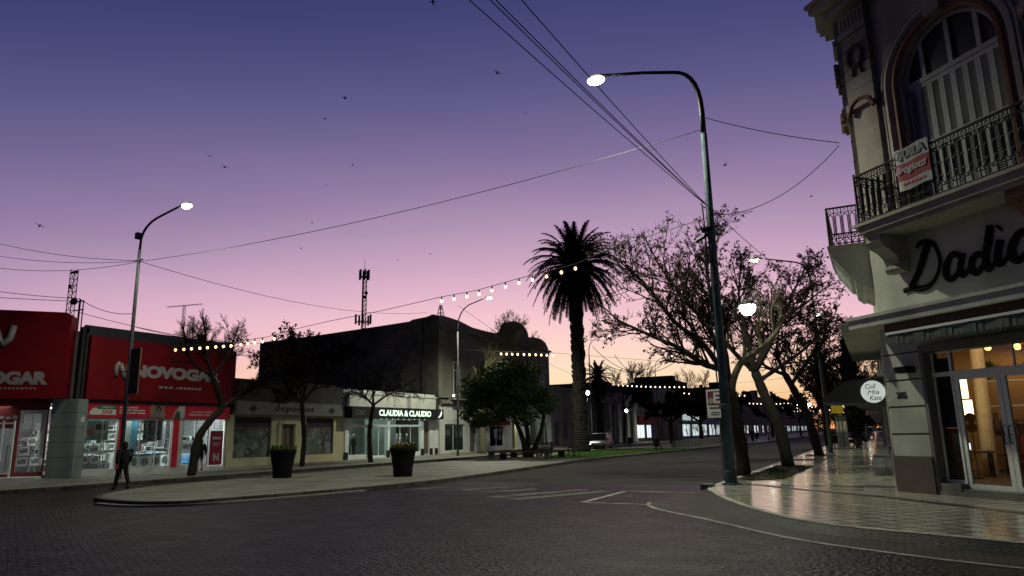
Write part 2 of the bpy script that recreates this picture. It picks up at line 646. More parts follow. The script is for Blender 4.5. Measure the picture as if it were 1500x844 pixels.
mxs.inputs[1].default_value = (0.004, 0.004, 0.004)
L.new(tint.outputs['Result'], mxs.inputs[2])
L.new(mxs.outputs['Vector'], bg.inputs['Color'])
bg.inputs['Strength'].default_value = 1.0

# ------------------------------------------------------------------ ground
RZ = -0.12                                            # carriageway level; pavements lie at z = 0
cobble = brickmat('granite_setts', (0.045, 0.036, 0.025), (0.025, 0.02, 0.014), (0.008, 0.0065, 0.005), 0.24, 0.13, 0.02, 0.46, 1.0, (0, 0, radians(28)), 0.14, dist=0.06, nz=0.55, spec=0.14, tilt=1.1, ns=0.45)
asphalt = mat('worn_asphalt', (0.044, 0.038, 0.033), 0.8, 0.3, 0.6, 0.5, 60, spec=0.22, dirt=0.35)
asphalt2 = brickmat('small_worn_setts', (0.085, 0.074, 0.058), (0.055, 0.048, 0.038), (0.022, 0.019, 0.016), 0.16, 0.09, 0.014, 0.6, 0.8, (0, 0, radians(-40)), 0.15, dist=0.02, nz=0.4, spec=0.25, tilt=0.7, ns=0.5)
tiles = brickmat('polished_pavement_tiles', (0.6, 0.58, 0.48), (0.44, 0.43, 0.36), (0.15, 0.14, 0.12), 0.42, 0.42, 0.03, 0.14, 0.8, (0, 0, radians(45)), 0.06, 0.0, 0.5, 0.016, 0.25, tilt=0.15)
slabs = brickmat('concrete_paving_slabs', (0.25, 0.23, 0.18), (0.19, 0.175, 0.135), (0.06, 0.056, 0.048), 0.6, 0.6, 0.022, 0.6, 0.5, (0, 0, 0), 0.15, 0.0, 0.4, 0.008, 0.42, tilt=0.4, ns=0.5)
paint = mat('worn_white_road_paint', (0.45, 0.43, 0.37), 0.7, 0.35, 3, dirt=0.6)
faint = mat('almost_worn_off_paint', (0.12, 0.115, 0.1), 0.75, 0.5, 2.2, dirt=0.7)


def struct(o):
    o['kind'] = 'structure'
    return o


struct(MB().quad((-900, -300, -0.17), (900, -300, -0.17), (900, 1500, -0.17), (-900, 1500, -0.17)).obj('ground', mat('distant_ground', (0.05, 0.048, 0.04), 0.95, 0.3, 0.1)))
struct(MB().quad((-90, -30, RZ), (60, -30, RZ), (60, 24, RZ), (-90, 24, RZ)).obj('crossing_road', cobble))
struct(MB().quad((-30, 24, RZ), (-3, 24, RZ), (-3, 700, RZ), (-30, 700, RZ)).obj('road', asphalt))


def smooth(pts, n=6):
    out = []
    P = [Vector((*p, 0)) for p in pts]
    for i in range(len(P) - 1):
        a, b, c, d = P[max(i - 1, 0)], P[i], P[i + 1], P[min(i + 2, len(P) - 1)]
        for k in range(n):
            t = k / n
            q = 0.5 * ((2 * b) + (c - a) * t + (2 * a - 5 * b + 4 * c - d) * t * t + (3 * b - a - 3 * c + d) * t ** 3)
            out.append((q.x, q.y))
    out.append(pts[-1])
    return out


def offset(line, d):
    out = []
    for i, p in enumerate(line):
        a = Vector(line[max(i - 1, 0)])
        b = Vector(line[min(i + 1, len(line) - 1)])
        t = (b - a).normalized()
        out.append((p[0] - t.y * d, p[1] + t.x * d))
    return out


def strip(line, w, z0, z1, name, m):
    a = line
    b = offset(line, w)
    mb = MB()
    for i in range(len(a) - 1):
        mb.slab([a[i], a[i + 1], b[i + 1], b[i]], z0, z1)
    return struct(mb.obj(name, m))


# right-hand pavement with its rounded corner
rk = smooth([(-4.7, 300), (-4.7, 120), (-4.7, 60), (-4.7, 30), (-4.68, 22.2), (-4.15, 19.9), (-3.5, 18.1), (-2.4, 15.8), (-1.1, 14.0), (0.85, 12.95), (3.5, 11.7), (9, 10.0), (20, 7.6)], 5)
rin = offset(rk, 0.16)
struct(MB().slab(rin + [(20, 300)], RZ - 0.05, 0.0).obj('pavement', tiles))
strip(rk, 0.157, RZ - 0.04, 0.006, 'kerb', MT['kerb'])
rmp = MB()
cl = [p for p in rk if p[1] < 21.4]
co_ = offset(cl, -0.35)
for i in range(len(cl) - 1):
    rmp.add([(*cl[i], -0.004), (*cl[i + 1], -0.004), (*co_[i + 1], RZ + 0.006), (*co_[i], RZ + 0.006)], [(0, 1, 2, 3)])
struct(rmp.obj('dropped_kerb_ramp', asphalt2))
# small concrete block that ends the kerb at the corner
struct(MB().box(-4.86, -4.56, 21.55, 22.1, RZ - 0.02, 0.09).obj('kerb_block', MT['concrete']))
# ribbed guide strip across the pavement, drain strip along the shop wall
ribs = brickmat('ribbed_guide_tiles', (0.08, 0.075, 0.068), (0.055, 0.052, 0.048), (0.02, 0.02, 0.018), 0.4, 0.05, 0.018, 0.5, 0.9, (0, 0, radians(-48)), 0.1, 0.0, dist=0.02)
g0 = [(-3.75, 23.05), (-2.36, 21.5), (-0.05, 19.35), (2.2, 16.5), (5.2, 12.6)]
strip(g0, 0.32, -0.01, 0.005, 'paving_band', ribs)
struct(MB().slab([(-0.56, 20.35), (-0.1, 19.95), (0.02, 34), (0.02, 50), (-0.5, 50), (-0.5, 34)], -0.01, 0.006).obj('paving_strip', MT['concrete']))
# tree beds
bed = [(-4.42, 25.3), (-3.9, 24.9), (-3.05, 25.6), (-2.75, 34.6), (-4.3, 34.8)]
struct(MB().slab(bed, -0.02, 0.03).obj('tree_bed_soil', MT['soil']))
struct(MB().slab([(-4.3, 40.6), (-2.7, 40.6), (-2.7, 42), (-4.3, 42)], -0.02, 0.02).obj('tree_bed_soil', MT['soil']))
struct(MB().slab([(-4.2, 47.0), (-2.6, 47.0), (-2.6, 49.4), (-4.2, 49.4)], -0.02, 0.02).obj('tree_bed_soil', MT['soil']))
struct(MB().slab([(-3.6, 60.8), (-1.9, 60.8), (-1.9, 63), (-3.6, 63)], -0.02, 0.02).obj('tree_bed_soil', MT['soil']))

# left-hand pavement
lk = smooth([(-70, 4.5), (-45, 7.5), (-33, 10.4), (-28.8, 13.4), (-27.75, 17.7), (-27.7, 24), (-27.6, 44), (-27.6, 80), (-27.6, 160), (-27.6, 320)], 5)
struct(MB().slab(offset(lk, 0.2) + [(-70, 320)], RZ - 0.05, 0.0).obj('pavement', slabs))
strip(lk, 0.197, RZ - 0.04, 0.012, 'kerb', MT['darkkerb'])

# central promenade between the two carriageways
mk = smooth([(-25.2, 300), (-25.2, 120), (-25.2, 60), (-25.0, 30), (-24.6, 20.5), (-24.2, 17.6), (-22.6, 14.9), (-20.4, 13.5), (-17.6, 13.5), (-16.5, 15.6), (-15.6, 18.7), (-15.05, 22), (-15.1, 26), (-15.7, 33), (-16.6, 44), (-15.9, 56), (-14.9, 78), (-13.2, 120), (-12.6, 300)], 5)
struct(MB().slab(offset(mk, 0.2), RZ - 0.05, 0.0).obj('promenade_paving', slabs))
strip(mk, 0.197, RZ - 0.04, 0.01, 'kerb', MT['darkkerb'])
# broken asphalt ramp at the promenade's end
strip(smooth([(-20.2, 13.62), (-18.4, 13.5), (-17.0, 14.6), (-16.3, 16.6), (-15.6, 19.2)], 4), -0.45, RZ + 0.002, RZ + 0.05, 'kerb_ramp', MT['concrete'])
# lawn round the palms
lawn = smooth([(-20.0, 43.6), (-17.2, 44.2), (-16.9, 50), (-16.3, 57), (-15.6, 66), (-18, 68), (-23.5, 66), (-24.2, 58), (-22.3, 50), (-20.0, 43.6)], 4)[:-1]
struct(MB().slab(lawn, -0.02, 0.02).obj('lawn', MT['grass']))
gb = MB()
for _ in range(9000):
    x, y = RND.uniform(-24, -15.7), RND.uniform(43.8, 67)
    if x > -17.1 + (y - 44) * 0.06 or x < -20.2 - (y - 44) * 0.27:
        continue
    a = RND.uniform(0, pi)
    h = RND.uniform(0.04, 0.11)
    gb.add([(x - 0.03 * cos(a), y - 0.03 * sin(a), 0.015), (x + 0.03 * cos(a), y + 0.03 * sin(a), 0.015), (x + RND.uniform(-.04, .04), y + RND.uniform(-.04, .04), h)], [(0, 1, 2)])
gb.obj('grass', MT['grass'])['kind'] = 'stuff'
gb = MB()
for _ in range(2600):
    x, y = RND.uniform(-4.3, -2.85), RND.uniform(25.2, 34.5)
    if RND.random() < 0.4 * (1 + sin(x * 5 + y)):
        continue
    a = RND.uniform(0, pi)
    gb.add([(x - 0.02 * cos(a), y - 0.02 * sin(a), 0.025), (x + 0.02 * cos(a), y + 0.02 * sin(a), 0.025), (x + RND.uniform(-.05, .05), y + RND.uniform(-.05, .05), RND.uniform(0.05, 0.12))], [(0, 1, 2)])
gb.obj('dry_grass', mat('dry_grass', (0.06, 0.065, 0.025), 0.9, 0.4, 6))['kind'] = 'stuff'

# parking strip beside the corner pavement and its painted edge
pk = smooth([(-5.4, 21.1), (-5.3, 17.45), (-3.2, 14.8), (-1.47, 12.8), (0.16, 11.7), (1.6, 11.05), (6, 9.4), (20, 5.5)], 6)
struct(MB().slab([p for p in pk] + [p for p in rk[::-1] if p[1] < 23] , RZ - 0.02, RZ + 0.004).obj('road_strip', asphalt2))
mk2 = MB()


def stripe(line, w, mk2=None):
    mk2 = mk2 or globals()['mk2']
    b = offset(line, w)
    for i in range(len(line) - 1):
        mk2.slab([line[i], line[i + 1], b[i + 1], b[i]], RZ - 0.01, RZ + 0.008)


stripe(pk[5:], 0.11)
stripe([(-6.9, 17.55), (-5.3, 17.45)], 0.11)
stripe([(-6.95, 17.6), (-6.98, 21.2)], 0.13)
stripe([(-7.0, 21.25), (-4.9, 20.95)], 0.11)
for k, (x0, y0, x1, y1, w) in enumerate([(-12.6, 20.4, -11.6, 22.1, 0.5), (-11.2, 19.9, -10.3, 21.6, 0.45), (-10.3, 18.4, -8.7, 21.6, 0.55), (-9.4, 17.9, -7.9, 21.2, 0.55), (-14.4, 20.2, -13.6, 21.6, 0.4), (-16.0, 20.2, -15.4, 21.2, 0.4)]):
    if k == 0:
        struct(mk2.obj('road_marking', paint))
        mk2 = MB()
    stripe([(x0, y0), (x1, y1)], -w)
struct(mk2.obj('road_marking', faint))
# ------------------------------------------------------------------ left side of the street (facade plane X = FX, local x = along the street, y = into the building)
FX = -35.0
LEFT = pi / 2


def area(name, loc, size, power, col=(1, 1, 1), rot=(0, 0, 0), parent=None):
    l = bpy.data.lights.new(name, 'AREA')
    l.shape = 'RECTANGLE'
    l.size, l.size_y = size
    l.energy = power
    l.color = col
    o = bpy.data.objects.new(name, l)
    link(o, parent)
    o.location = loc
    o.rotation_euler = rot
    return o


def lightpanels(parent, rects, z, m):
    for a, b, c, d in rects:
        MB().box(a, b, c, d, z - 0.05, z).obj('ceiling_light', m, parent)


coolpanel = emit('cool_ceiling_panel', (0.9, 1.0, 0.95), 3.0)
brickdark = brickmat('sooty_party_wall_brick', (0.12, 0.097, 0.085), (0.09, 0.074, 0.066), (0.065, 0.058, 0.053), 0.26, 0.08, 0.012, 0.9, 0.4, axes='yz', nz=0.65, spec=0.2, ns=0.3)


def grille(mb, s0, s1, z0, z1, d, dz=0.11, ds=0.42, w=0.013):
    z = z0
    while z < z1:
        mb.box(s0, s1, d, d + 0.015, z, z + w)
        z += dz
    s = s0 + 0.05
    while s < s1:
        mb.box(s, s + 0.025, d + 0.016, d + 0.03, z0, z1)
        s += ds
    return mb


# ---- electronics store on the far corner -----------------------------------------------------------
EY = 21.3
E = thing('electronics_store', 'red fronted electronics store with a cut-off corner, lit windows behind white security grilles', 'shop', (FX, EY, 0), LEFT)
TC = Matrix.Rotation(-pi / 4, 4, 'Z')
foot = [(0.05, 0.12), (9.4, 0.12), (9.4, 14), (-11, 14), (-5.7, 5.8)]
sh = MB()
sh.slab(foot, 3.55, 7.1)
sh.slab(foot, -0.02, 0.14)
sh.box(-11, 9.4, 6.2, 6.4, 0.14, 3.5)
sh.box(9.25, 9.395, 0.13, 6.2, 0.14, 3.54)
sh.obj('wall', MT['storewall'], E)
pr = MB().box(0.15, 9.4, -0.1, 0.11, 6.9, 7.42).box(8.2, 8.5, 1.5, 1.8, 7.1, 8.0)
pr.obj('parapet', MT['dark'], E)
fs = MB().box(0.32, 9.42, -0.34, 0.1, 3.74, 6.88)
fs.mi = 1
for x in (1.84, 3.36, 4.88, 6.4, 7.92):
    fs.box(x, x + .018, -0.3415, -0.33, 3.75, 6.87)
fs.box(0.33, 9.41, -0.3412, -0.33, 5.3, 5.312)
fs_ = fs.obj('fascia_sign', [MT['red'], MT['black']], E)
text('lettering', 'NOVOGAR', MT['greyletter'], fs_, (2.6, 8.3, 4.95, 5.62), -0.342, bold=0.065, space=0.95)
lg = MB()
lg.tube([(1.75, -0.37, 4.95), (1.75, -0.37, 5.45), (1.85, -0.37, 5.62), (2.0, -0.37, 5.5)], [0.1, 0.11, 0.11, 0.09], 8)
lg.tube([(1.95, -0.38, 5.6), (2.08, -0.38, 5.25), (2.2, -0.38, 4.85)], [0.1, 0.11, 0.09], 8)
lg.tube([(2.35, -0.37, 4.55), (2.38, -0.37, 5.1), (2.37, -0.37, 5.6)], [0.07, 0.11, 0.1], 8)
lg.obj('logo', MT['greyletter'], fs_, True)
sm = MB()
for k, (a, b) in enumerate([(4.3, 4.5), (4.62, 4.8), (4.93, 5.12), (5.4, 5.48), (5.56, 5.78), (5.86, 6.0), (6.08, 6.3), (6.38, 6.5), (6.58, 6.72), (6.8, 7.0)]):
    sm.box(a, b, -0.35, -0.341, 4.44, 4.56)
sm.box(4.3, 7.0, -0.343, -0.3416, 4.44, 4.452)
sm.obj('small_lettering', MT['greyletter'], fs_)
# promo strip over the windows
ps = MB().box(0.42, 9.38, -0.12, 0.1, 2.84, 3.56).obj('promo_strip', MT['red2'], E)
MB().prism([(0.72, 2.98), (2.1, 2.98), (2.1, 3.22), (2.0, 3.32), (0.9, 3.32), (0.72, 3.14)], -0.14, -0.121).obj('credit_panel', MT['white'], ps)
MB().box(1.1, 2.1, -0.15, -0.141, 3.26, 3.45).obj('credit_panel_top', mat('green_vinyl', (0.03, 0.2, 0.06), 0.5, 0.1, 3), ps)
text('lettering', 'CREDITO', MT['letter'], ps, (1.3, 1.95, 3.31, 3.4), -0.151, bold=0.02, extrude=0.005)
text('lettering', 'DNI', MT['red2'], ps, (1.35, 1.88, 3.03, 3.22), -0.141, bold=0.03, shear=0.15, extrude=0.005)
sm = MB()
for j, z in enumerate((3.34, 3.2, 3.06)):
    x = 2.3
    for w in ([0.1, 0.3, 0.5], [0.1, 0.5, 0.3, 0.35], [0.1, 0.3, 0.4, 0.5])[j]:
        sm.box(x, x + w, -0.13, -0.121, z, z + 0.06)
        x += w + 0.06
sm.obj('small_lettering', MT['letter'], ps)
text('lettering', 'ATENCION Y CONFIANZA', MT['letter'], ps, (6.5, 8.6, 3.0, 3.11), -0.121, bold=0.02, extrude=0.005)
text('lettering', 'Y UN MUNDO COTIDIANO', MT['letter'], ps, (6.6, 8.2, 3.18, 3.26), -0.121, extrude=0.005)
# two photo panels of people on the promo strip (plain generic figures)
phot = MB().box(4.05, 4.95, -0.13, -0.121, 2.85, 3.54).obj('photo_panel', mat('photo_backdrop', (0.34, 0.2, 0.13), 0.5, 0.3, 3), ps)
pf = MB()
pf.prism([(4.25, 2.86), (4.8, 2.86), (4.78, 3.1), (4.62, 3.22), (4.42, 3.22), (4.28, 3.08)], -0.136, -0.131)
pf.obj('printed_figure', mat('photo_grey_jumper', (0.22, 0.22, 0.22), 0.6, 0.3, 6), phot)
MB().disc((4.52, 3.34), 0.12, -0.138, -0.131).obj('printed_face', MT['skin'], phot)
MB().prism([(4.38, 3.22), (4.42, 3.48), (4.55, 3.5), (4.66, 3.44), (4.68, 3.22), (4.62, 3.22), (4.6, 3.4), (4.46, 3.42), (4.42, 3.22)], -0.141, -0.1385).obj('printed_hair', MT['hair'], phot)
p2 = MB().prism([(5.45, 2.85), (6.2, 2.85), (6.2, 3.54), (5.85, 3.54), (5.6, 3.2)], -0.13, -0.121).obj('photo_panel', mat('photo_pale', (0.5, 0.55, 0.53), 0.5, 0.2, 4), ps)
MB().prism([(5.5, 2.86), (5.95, 2.86), (5.9, 3.1), (5.75, 3.3), (5.6, 3.1)], -0.136, -0.131).obj('printed_figure', mat('photo_dark_coat', (0.06, 0.07, 0.06), 0.6, 0.3, 6), p2)
# wall below with three window bays
wl = MB().wall(0.45, 9.25, 0.0, 3.56, [(0.66, 2.42, 0.24, 2.8), (2.75, 5.6, 0.24, 2.8), (6.25, 8.05, 0.24, 2.8), (8.06, 9.15, 0.14, 2.8)], 0.0, 0.12)
wl.obj('shopfront_wall', MT['pale'], E)
parts('red_pier', MT['red2'], E, [MB().box(2.43, 2.74, -0.06, -0.003, 0.2, 2.8), MB().box(5.62, 5.98, -0.06, -0.003, 0.2, 2.8)])
for a, b in ((0.68, 2.4), (2.77, 5.58), (6.27, 9.1)):
    grille(MB(), a, b, 0.26, 2.78, 0.02).obj('security_grille', MT['grille'], E)
for a, b, ml in ((0.66, 2.42, (1.6,)), (2.75, 5.6, (3.7, 4.65)), (6.25, 8.05, (7.15,))):
    MB().frame(a, b, 0.24, 2.8, 0.06, 0.1, 0.06, ml).obj('window_frame', MT['white'], E)
for a, b in ((0.7, 2.4), (2.8, 5.56), (6.3, 8.0)):
    MB().quad((a, 0.08, 0.28), (b, 0.08, 0.28), (b, 0.08, 2.76), (a, 0.08, 2.76)).obj('window_pane', MT['glass'], E)
# posters hung in the windows
a = MB().box(0.8, 1.95, 0.11, 0.118, 1.72, 2.68).obj('poster', blotch('poster_sky_print', [(0.2, 0.45, 0.5), (0.3, 0.6, 0.62), (0.55, 0.7, 0.68)], 1.2, 0.5), E)
MB().box(1.25, 1.75, 0.1, 0.108, 2.25, 2.52).obj('printed_card', MT['black'], a)
MB().disc((1.0, 2.15), 0.2, 0.1, 0.108).obj('printed_patch', mat('salmon_ink', (0.6, 0.2, 0.17), 0.5, 0.1, 4), a)
text('lettering', '20', MT['black'], a, (1.05, 1.3, 1.83, 1.99), 0.108, bold=0.02, extrude=0.005)
sm = MB()
for z in (1.84, 1.92, 2.0):
    sm.box(1.4, 1.85, 0.1, 0.106, z, z + 0.03)
sm.obj('small_lettering', MT['black'], a)
a = MB().box(3.9, 5.05, 0.11, 0.118, 1.66, 2.74).obj('poster', blotch('poster_night_print', [(0.01, 0.012, 0.02), (0.02, 0.03, 0.05), (0.1, 0.14, 0.2), (0.02, 0.02, 0.03)], 2.5, 0.4), E)
text('lettering', '11', mat('pale_blue_ink', (0.35, 0.42, 0.5), 0.5, 0.1, 4), a, (4.05, 4.45, 2.3, 2.62), 0.108, bold=0.02, extrude=0.005)
text('lettering', 'SUPER', mat('pale_blue_ink', (0.35, 0.42, 0.5), 0.5, 0.1, 4), a, (4.15, 4.8, 1.78, 1.92), 0.108, bold=0.02, extrude=0.005)
a = MB().box(8.15, 9.05, -0.04, -0.012, 0.2, 2.15).obj('poster', mat('wine_red_print', (0.22, 0.01, 0.03), 0.45, 0.15, 3), E)
MB().box(8.28, 8.92, -0.05, -0.041, 1.65, 1.8).obj('printed_line', MT['greyletter'], a)
text('lettering', 'N', MT['greyletter'], a, (8.4, 8.85, 0.4, 0.85), -0.041, bold=0.04, shear=-0.1, extrude=0.005)
sm = MB().box(8.35, 8.85, -0.05, -0.041, 1.4, 1.45).box(8.35, 8.75, -0.05, -0.041, 1.3, 1.34)
sm.obj('small_lettering', MT['greyletter'], a)
MB().box(3.05, 4.2, 0.55, 0.6, 1.1, 1.5).obj('promo_board', MT['red2'], E)
text('lettering', 'Promo!', MT['letter'], E, (3.2, 4.0, 1.2, 1.4), 0.548, bold=0.02, shear=0.1)
MB().box(3.46, 3.85, 0.5, 0.54, 0.9, 2.7).obj('window_banner', mat('sky_blue_fabric', (0.12, 0.42, 0.6), 0.7, 0.1, 4), E)
MB().box(3.0, 3.45, 0.5, 0.54, 0.2, 2.7).obj('window_banner', mat('white_fabric', (0.62, 0.66, 0.64), 0.7, 0.1, 4), E)
MB().box(5.1, 5.55, 0.5, 0.54, 1.4, 2.7).obj('window_banner', brickmat('patterned_white_cloth', (0.6, 0.6, 0.6), (0.5, 0.5, 0.52), (0.2, 0.2, 0.22), 0.12, 0.12, 0.02, axes='xz', rot=(0, 0, 0.78)), E)
# corner pier (two faces) and chamfer front
pier = MB()
ppoly = [(-0.1, -0.5), (0.44, -0.4), (0.44, 0.1), (-0.3, 0.75), (-0.86, 0.32)]
pz = 0.0
for z in (0.95, 1.65, 2.35, 3.05, 3.72):
    pier.mi = 0
    pier.slab(ppoly, pz, z - 0.012)
    if z < 3.7:
        pier.mi = 1
        pier.slab([(x * .985 - .003, y * .985 + .003) for x, y in ppoly], z - 0.012, z + 0.012)
    pz = z + 0.012
po = pier.obj('corner_pier', [MT['greygreen'], MT['dark']], E)
MB().box(0.12, 0.3, -0.475, -0.466, 2.6, 2.85).obj('notice', MT['white'], po)
fc = MB(TC).prism([(-9, 3.72), (-0.25, 3.74), (-0.25, 7.72), (-0.5, 7.86), (-9, 7.98)], -0.95, 0.05).obj('fascia_sign', MT['red'], E)
text('lettering', 'NOVOGAR', MT['greyletter'], fc, (-5.2, -0.98, 4.35, 4.98), -0.953, T=TC, bold=0.065, space=0.95)
lg = MB(TC)
lg.tube([(-3.65, -0.98, 6.25), (-3.62, -0.98, 6.85), (-3.5, -0.98, 7.12), (-3.32, -0.98, 6.9), (-3.15, -0.98, 6.45), (-2.95, -0.98, 6.25), (-2.72, -0.98, 6.55), (-2.62, -0.98, 7.15)], [0.1, 0.15, 0.16, 0.15, 0.15, 0.16, 0.16, 0.13], 8)
lg.obj('logo', MT['greyletter'], fc, True)
sm = MB(TC)
for k in range(9):
    sm.box(-2.9 + k * 0.17, -2.9 + k * 0.17 + 0.1, -0.96, -0.952, 4.14, 4.22)
sm.obj('small_lettering', MT['greyletter'], fc)
# dark gap and downpipe between the two signs
gpz = MB()
gpz.box(-0.02, 0.31, -0.1, 0.1, 3.73, 7.3)
gpz.tube([(0.18, -0.2, 3.7), (0.18, -0.2, 7.0)], 0.05, 8)
gpz.obj('downpipe_recess', MT['dark'], E)
wb = MB(TC).wall(-9, -1.03, 0.0, 3.72, [(-8.6, -2.35, 0.3, 2.35), (-2.2, -1.1, 0.3, 3.15)], 0.0, 0.1).obj('shopfront_wall', mat('dull_red_panel', (0.2, 0.03, 0.03), 0.6, 0.2, 2, dirt=0.3), E)
fm = MB(TC)
fm.box(-1.32, -1.1, -0.03, -0.003, 0.95, 3.2).box(-2.2, -1.32, -0.03, -0.003, 3.02, 3.2)
fm.box(-2.2, -2.02, -0.03, -0.003, 2.6, 3.02)
fm.obj('window_frame', MT['white'], E)
sm = MB(TC)
for k in range(7):
    sm.box(-4.2 + k * 0.28, -4.0 + k * 0.28, -0.03, -0.003, 2.78, 2.95 - 0.02 * (k % 3))
sm.obj('small_lettering', MT['greyletter'], E)
grille(MB(TC), -8.6, -2.35, 0.3, 2.35, -0.02, 0.12, 0.4).obj('security_grille', MT['grille'], E)
grille(MB(TC), -2.2, -1.1, 0.3, 3.0, 0.03, 0.12, 0.45).obj('security_grille', MT['grille'], E)
gt = MB(TC)
for c in (-3.9, -3.55, -2.3, -2.75):
    gt.box(c, c + 0.07, -0.5, -0.43, 0.1, 2.7)
for z in (0.25, 2.55):
    gt.box(-8.5, -2.23, -0.49, -0.44, z, z + 0.06)
gt.obj('gate_frame', MT['white'], E)
stp = MB(TC).box(-9, -1.05, -0.75, -0.01, 0.0, 0.1)
stp.obj('entrance_step', MT['pale'], E)
lightpanels(E, [(0.8, 8.8, 0.7, 1.0), (0.8, 8.8, 2.6, 2.9), (-3, 8.8, 4.6, 4.9), (-2.5, -0.2, 2.6, 2.9)], 3.5, coolpanel)
area('shop_light', (4.7, 1.3, 3.4), (8.4, 2.0), 430, (0.86, 1, 0.98), parent=E)
area('shop_light', (-1.6, 2.6, 3.4), (3, 1.5), 32, (1, 0.93, 0.85), parent=E)

# goods in the windows
def goods_parts():
    G = {}
    wm_ = thing('washing_machine', 'white washing machine on the shop floor behind the security grille', 'washing machine', (0, 0, -50), 0, 'appliances on show in the electronics store')
    MB().box(-.3, .3, -.3, .3, 0, .85).obj('body', MT['white'], wm_)
    MB().disc((0, .42), .2, -.33, -.301).obj('door', MT['greyplastic'], wm_)
    MB().box(-.28, .28, -.315, -.301, .72, .82).obj('control_panel', MT['greyplastic'], wm_)
    G['wm'] = wm_
    tv = thing('television', 'switched-on television with a blue picture in the shop window', 'television', (0, 0, -50), 0, 'televisions on show in the electronics store')
    MB().box(-.5, .5, -.03, .03, .1, .68).obj('case', MT['black'], tv)
    MB().box(-.48, .48, -.036, -.031, .13, .66).obj('screen', blotch('tv_picture', [(0.02, 0.05, 0.3), (0.1, 0.3, 0.6), (0.5, 0.7, 0.8), (0.03, 0.1, 0.4)], 0.9, 0.3, detail=0, strength=0.7), tv)
    MB().box(-.25, .25, -.12, .12, 0, .02).box(-.04, .04, -.02, .02, .02, .1).obj('stand', MT['black'], tv)
    G['tv'] = tv
    bx = thing('appliance_box', 'printed cardboard appliance box on a shelf in the electronics store', 'box', (0, 0, -50), 0, 'boxed appliances in the electronics store')
    MB().box(-.24, .24, -.2, .2, 0, .38).obj('carton', mat('printed_carton', (0.5, 0.48, 0.45), 0.6, 0.3, 3), bx)
    MB().box(-.18, .18, -.206, -.201, .08, .32).obj('printed_picture', blotch('carton_print', [(0.03, 0.03, 0.04), (0.5, 0.5, 0.5), (0.3, 0.05, 0.05), (0.1, 0.12, 0.15)], 14, 0.5, kind='voronoi'), bx)
    G['box'] = bx
    mw = thing('microwave_oven', 'white microwave oven on a display shelf in the electronics store', 'microwave', (0, 0, -50), 0, 'microwaves in the electronics store')
    MB().box(-.25, .25, -.18, .18, 0, .28).obj('body', MT['white'], mw)
    MB().box(-.22, .08, -.19, -.181, .04, .24).obj('door', MT['black'], mw)
    MB().box(.12, .22, -.19, -.181, .04, .24).obj('control_panel', MT['greyplastic'], mw)
    G['mw'] = mw
    kt = thing('kettle', 'small metal kettle on a display shelf in the electronics store', 'kettle', (0, 0, -50), 0, 'small kitchen appliances in the electronics store')
    MB().lathe([(.09, 0), (.1, .02), (.085, .16), (.06, .2), (.02, .22), (.015, .25)], 12).obj('body', MT['chrome'], kt, True)
    MB().tube([(.06, 0, .2), (.15, 0, .2), (.15, 0, .06), (.09, 0, .03)], .012, 5).obj('handle', MT['black'], kt)
    G['kt'] = kt
    return G


G = goods_parts()
used = {k: False for k in G}
shelfm = mat('white_shelf', (0.3, 0.3, 0.3), 0.5, 0.06, 2)
EM = Matrix.Translation((FX, EY, 0)) @ Matrix.Rotation(LEFT, 4, 'Z')


def put(kind, x, y, z, rz=0.0):
    w = EM @ Vector((x, y, z))
    if not used[kind]:
        used[kind] = True
        G[kind].location = w
        G[kind].rotation_euler = (0, 0, LEFT + rz)
    else:
        dup(G[kind], w, LEFT + rz)


def shelf(x0, x1, y, zs, label):
    t = thing('display_shelf', label, 'shelf', EM @ Vector((x0, y, 0.14)), LEFT)
    for z in zs:
        MB().box(0, x1 - x0, -.25, .25, z - 0.03, z).obj('shelf_board', shelfm, t)
    for x in (0, x1 - x0 - .04):
        for yy in (-.24, .2):
            MB().box(x, x + .04, yy, yy + .04, 0, max(zs) + 0.02).obj('post', MT['chrome'], t)


shelf(0.75, 2.35, 0.75, [0.45, 0.95, 1.4], 'white display shelf in the first grilled window beside the grey corner pier')
shelf(2.9, 5.5, 1.3, [0.45, 0.95], 'low white display shelf under the dark poster in the widest grilled window')
shelf(0.9, 8.9, 4.6, [0.5, 1.05, 1.6, 2.15], 'long white wall shelf packed with boxes at the back of the electronics store')
shelf(6.3, 8.0, 1.0, [0.45, 0.95, 1.45], 'white display shelf behind the bare leaning tree at the store')
shelf(-1.5, 0.5, 2.3, [0.45, 0.95, 1.4], 'white display shelf behind the grille of the cut-off store corner')
for x0, x1, y, zs in ((0.75, 2.35, 0.75, [0.45, 0.95, 1.4]), (2.9, 5.5, 1.3, [0.45, 0.95]), (6.3, 8.0, 1.0, [0.45, 0.95, 1.45]), (-1.5, 0.5, 2.3, [0.45, 0.95, 1.4]), (0.9, 8.9, 4.6, [0.5, 1.05, 1.6, 2.15])):
    for z in zs:
        x = x0 + 0.3
        while x < x1 - 0.25:
            k = RND.choice(['mw', 'box', 'kt', 'kt', 'box', 'mw'] if y < 4 else ['box', 'mw', 'box'])
            put(k, x, y - RND.uniform(0, .05), 0.14 + z + 0.001, RND.uniform(-.3, .3))
            x += 0.54 if k != 'kt' else 0.26
for x in (3.1, 3.75, 4.4, 5.05):
    put('wm', x, 0.75, 0.141, RND.uniform(-.1, .1))
for x, y in ((1.0, 2.4), (1.7, 2.5), (7.0, 2.6), (7.8, 2.5)):
    put('wm', x, y, 0.141)
for x, y, z in ((5.0, 0.7, 0.5), (3.9, 0.75, 0.24), (7.0, 0.6, 0.34)):
    put('tv', x, y, z - 0.099)
for x in (-4.2, -3.4, -1.6):
    put('wm', x, 4.4, 0.141, -.5)

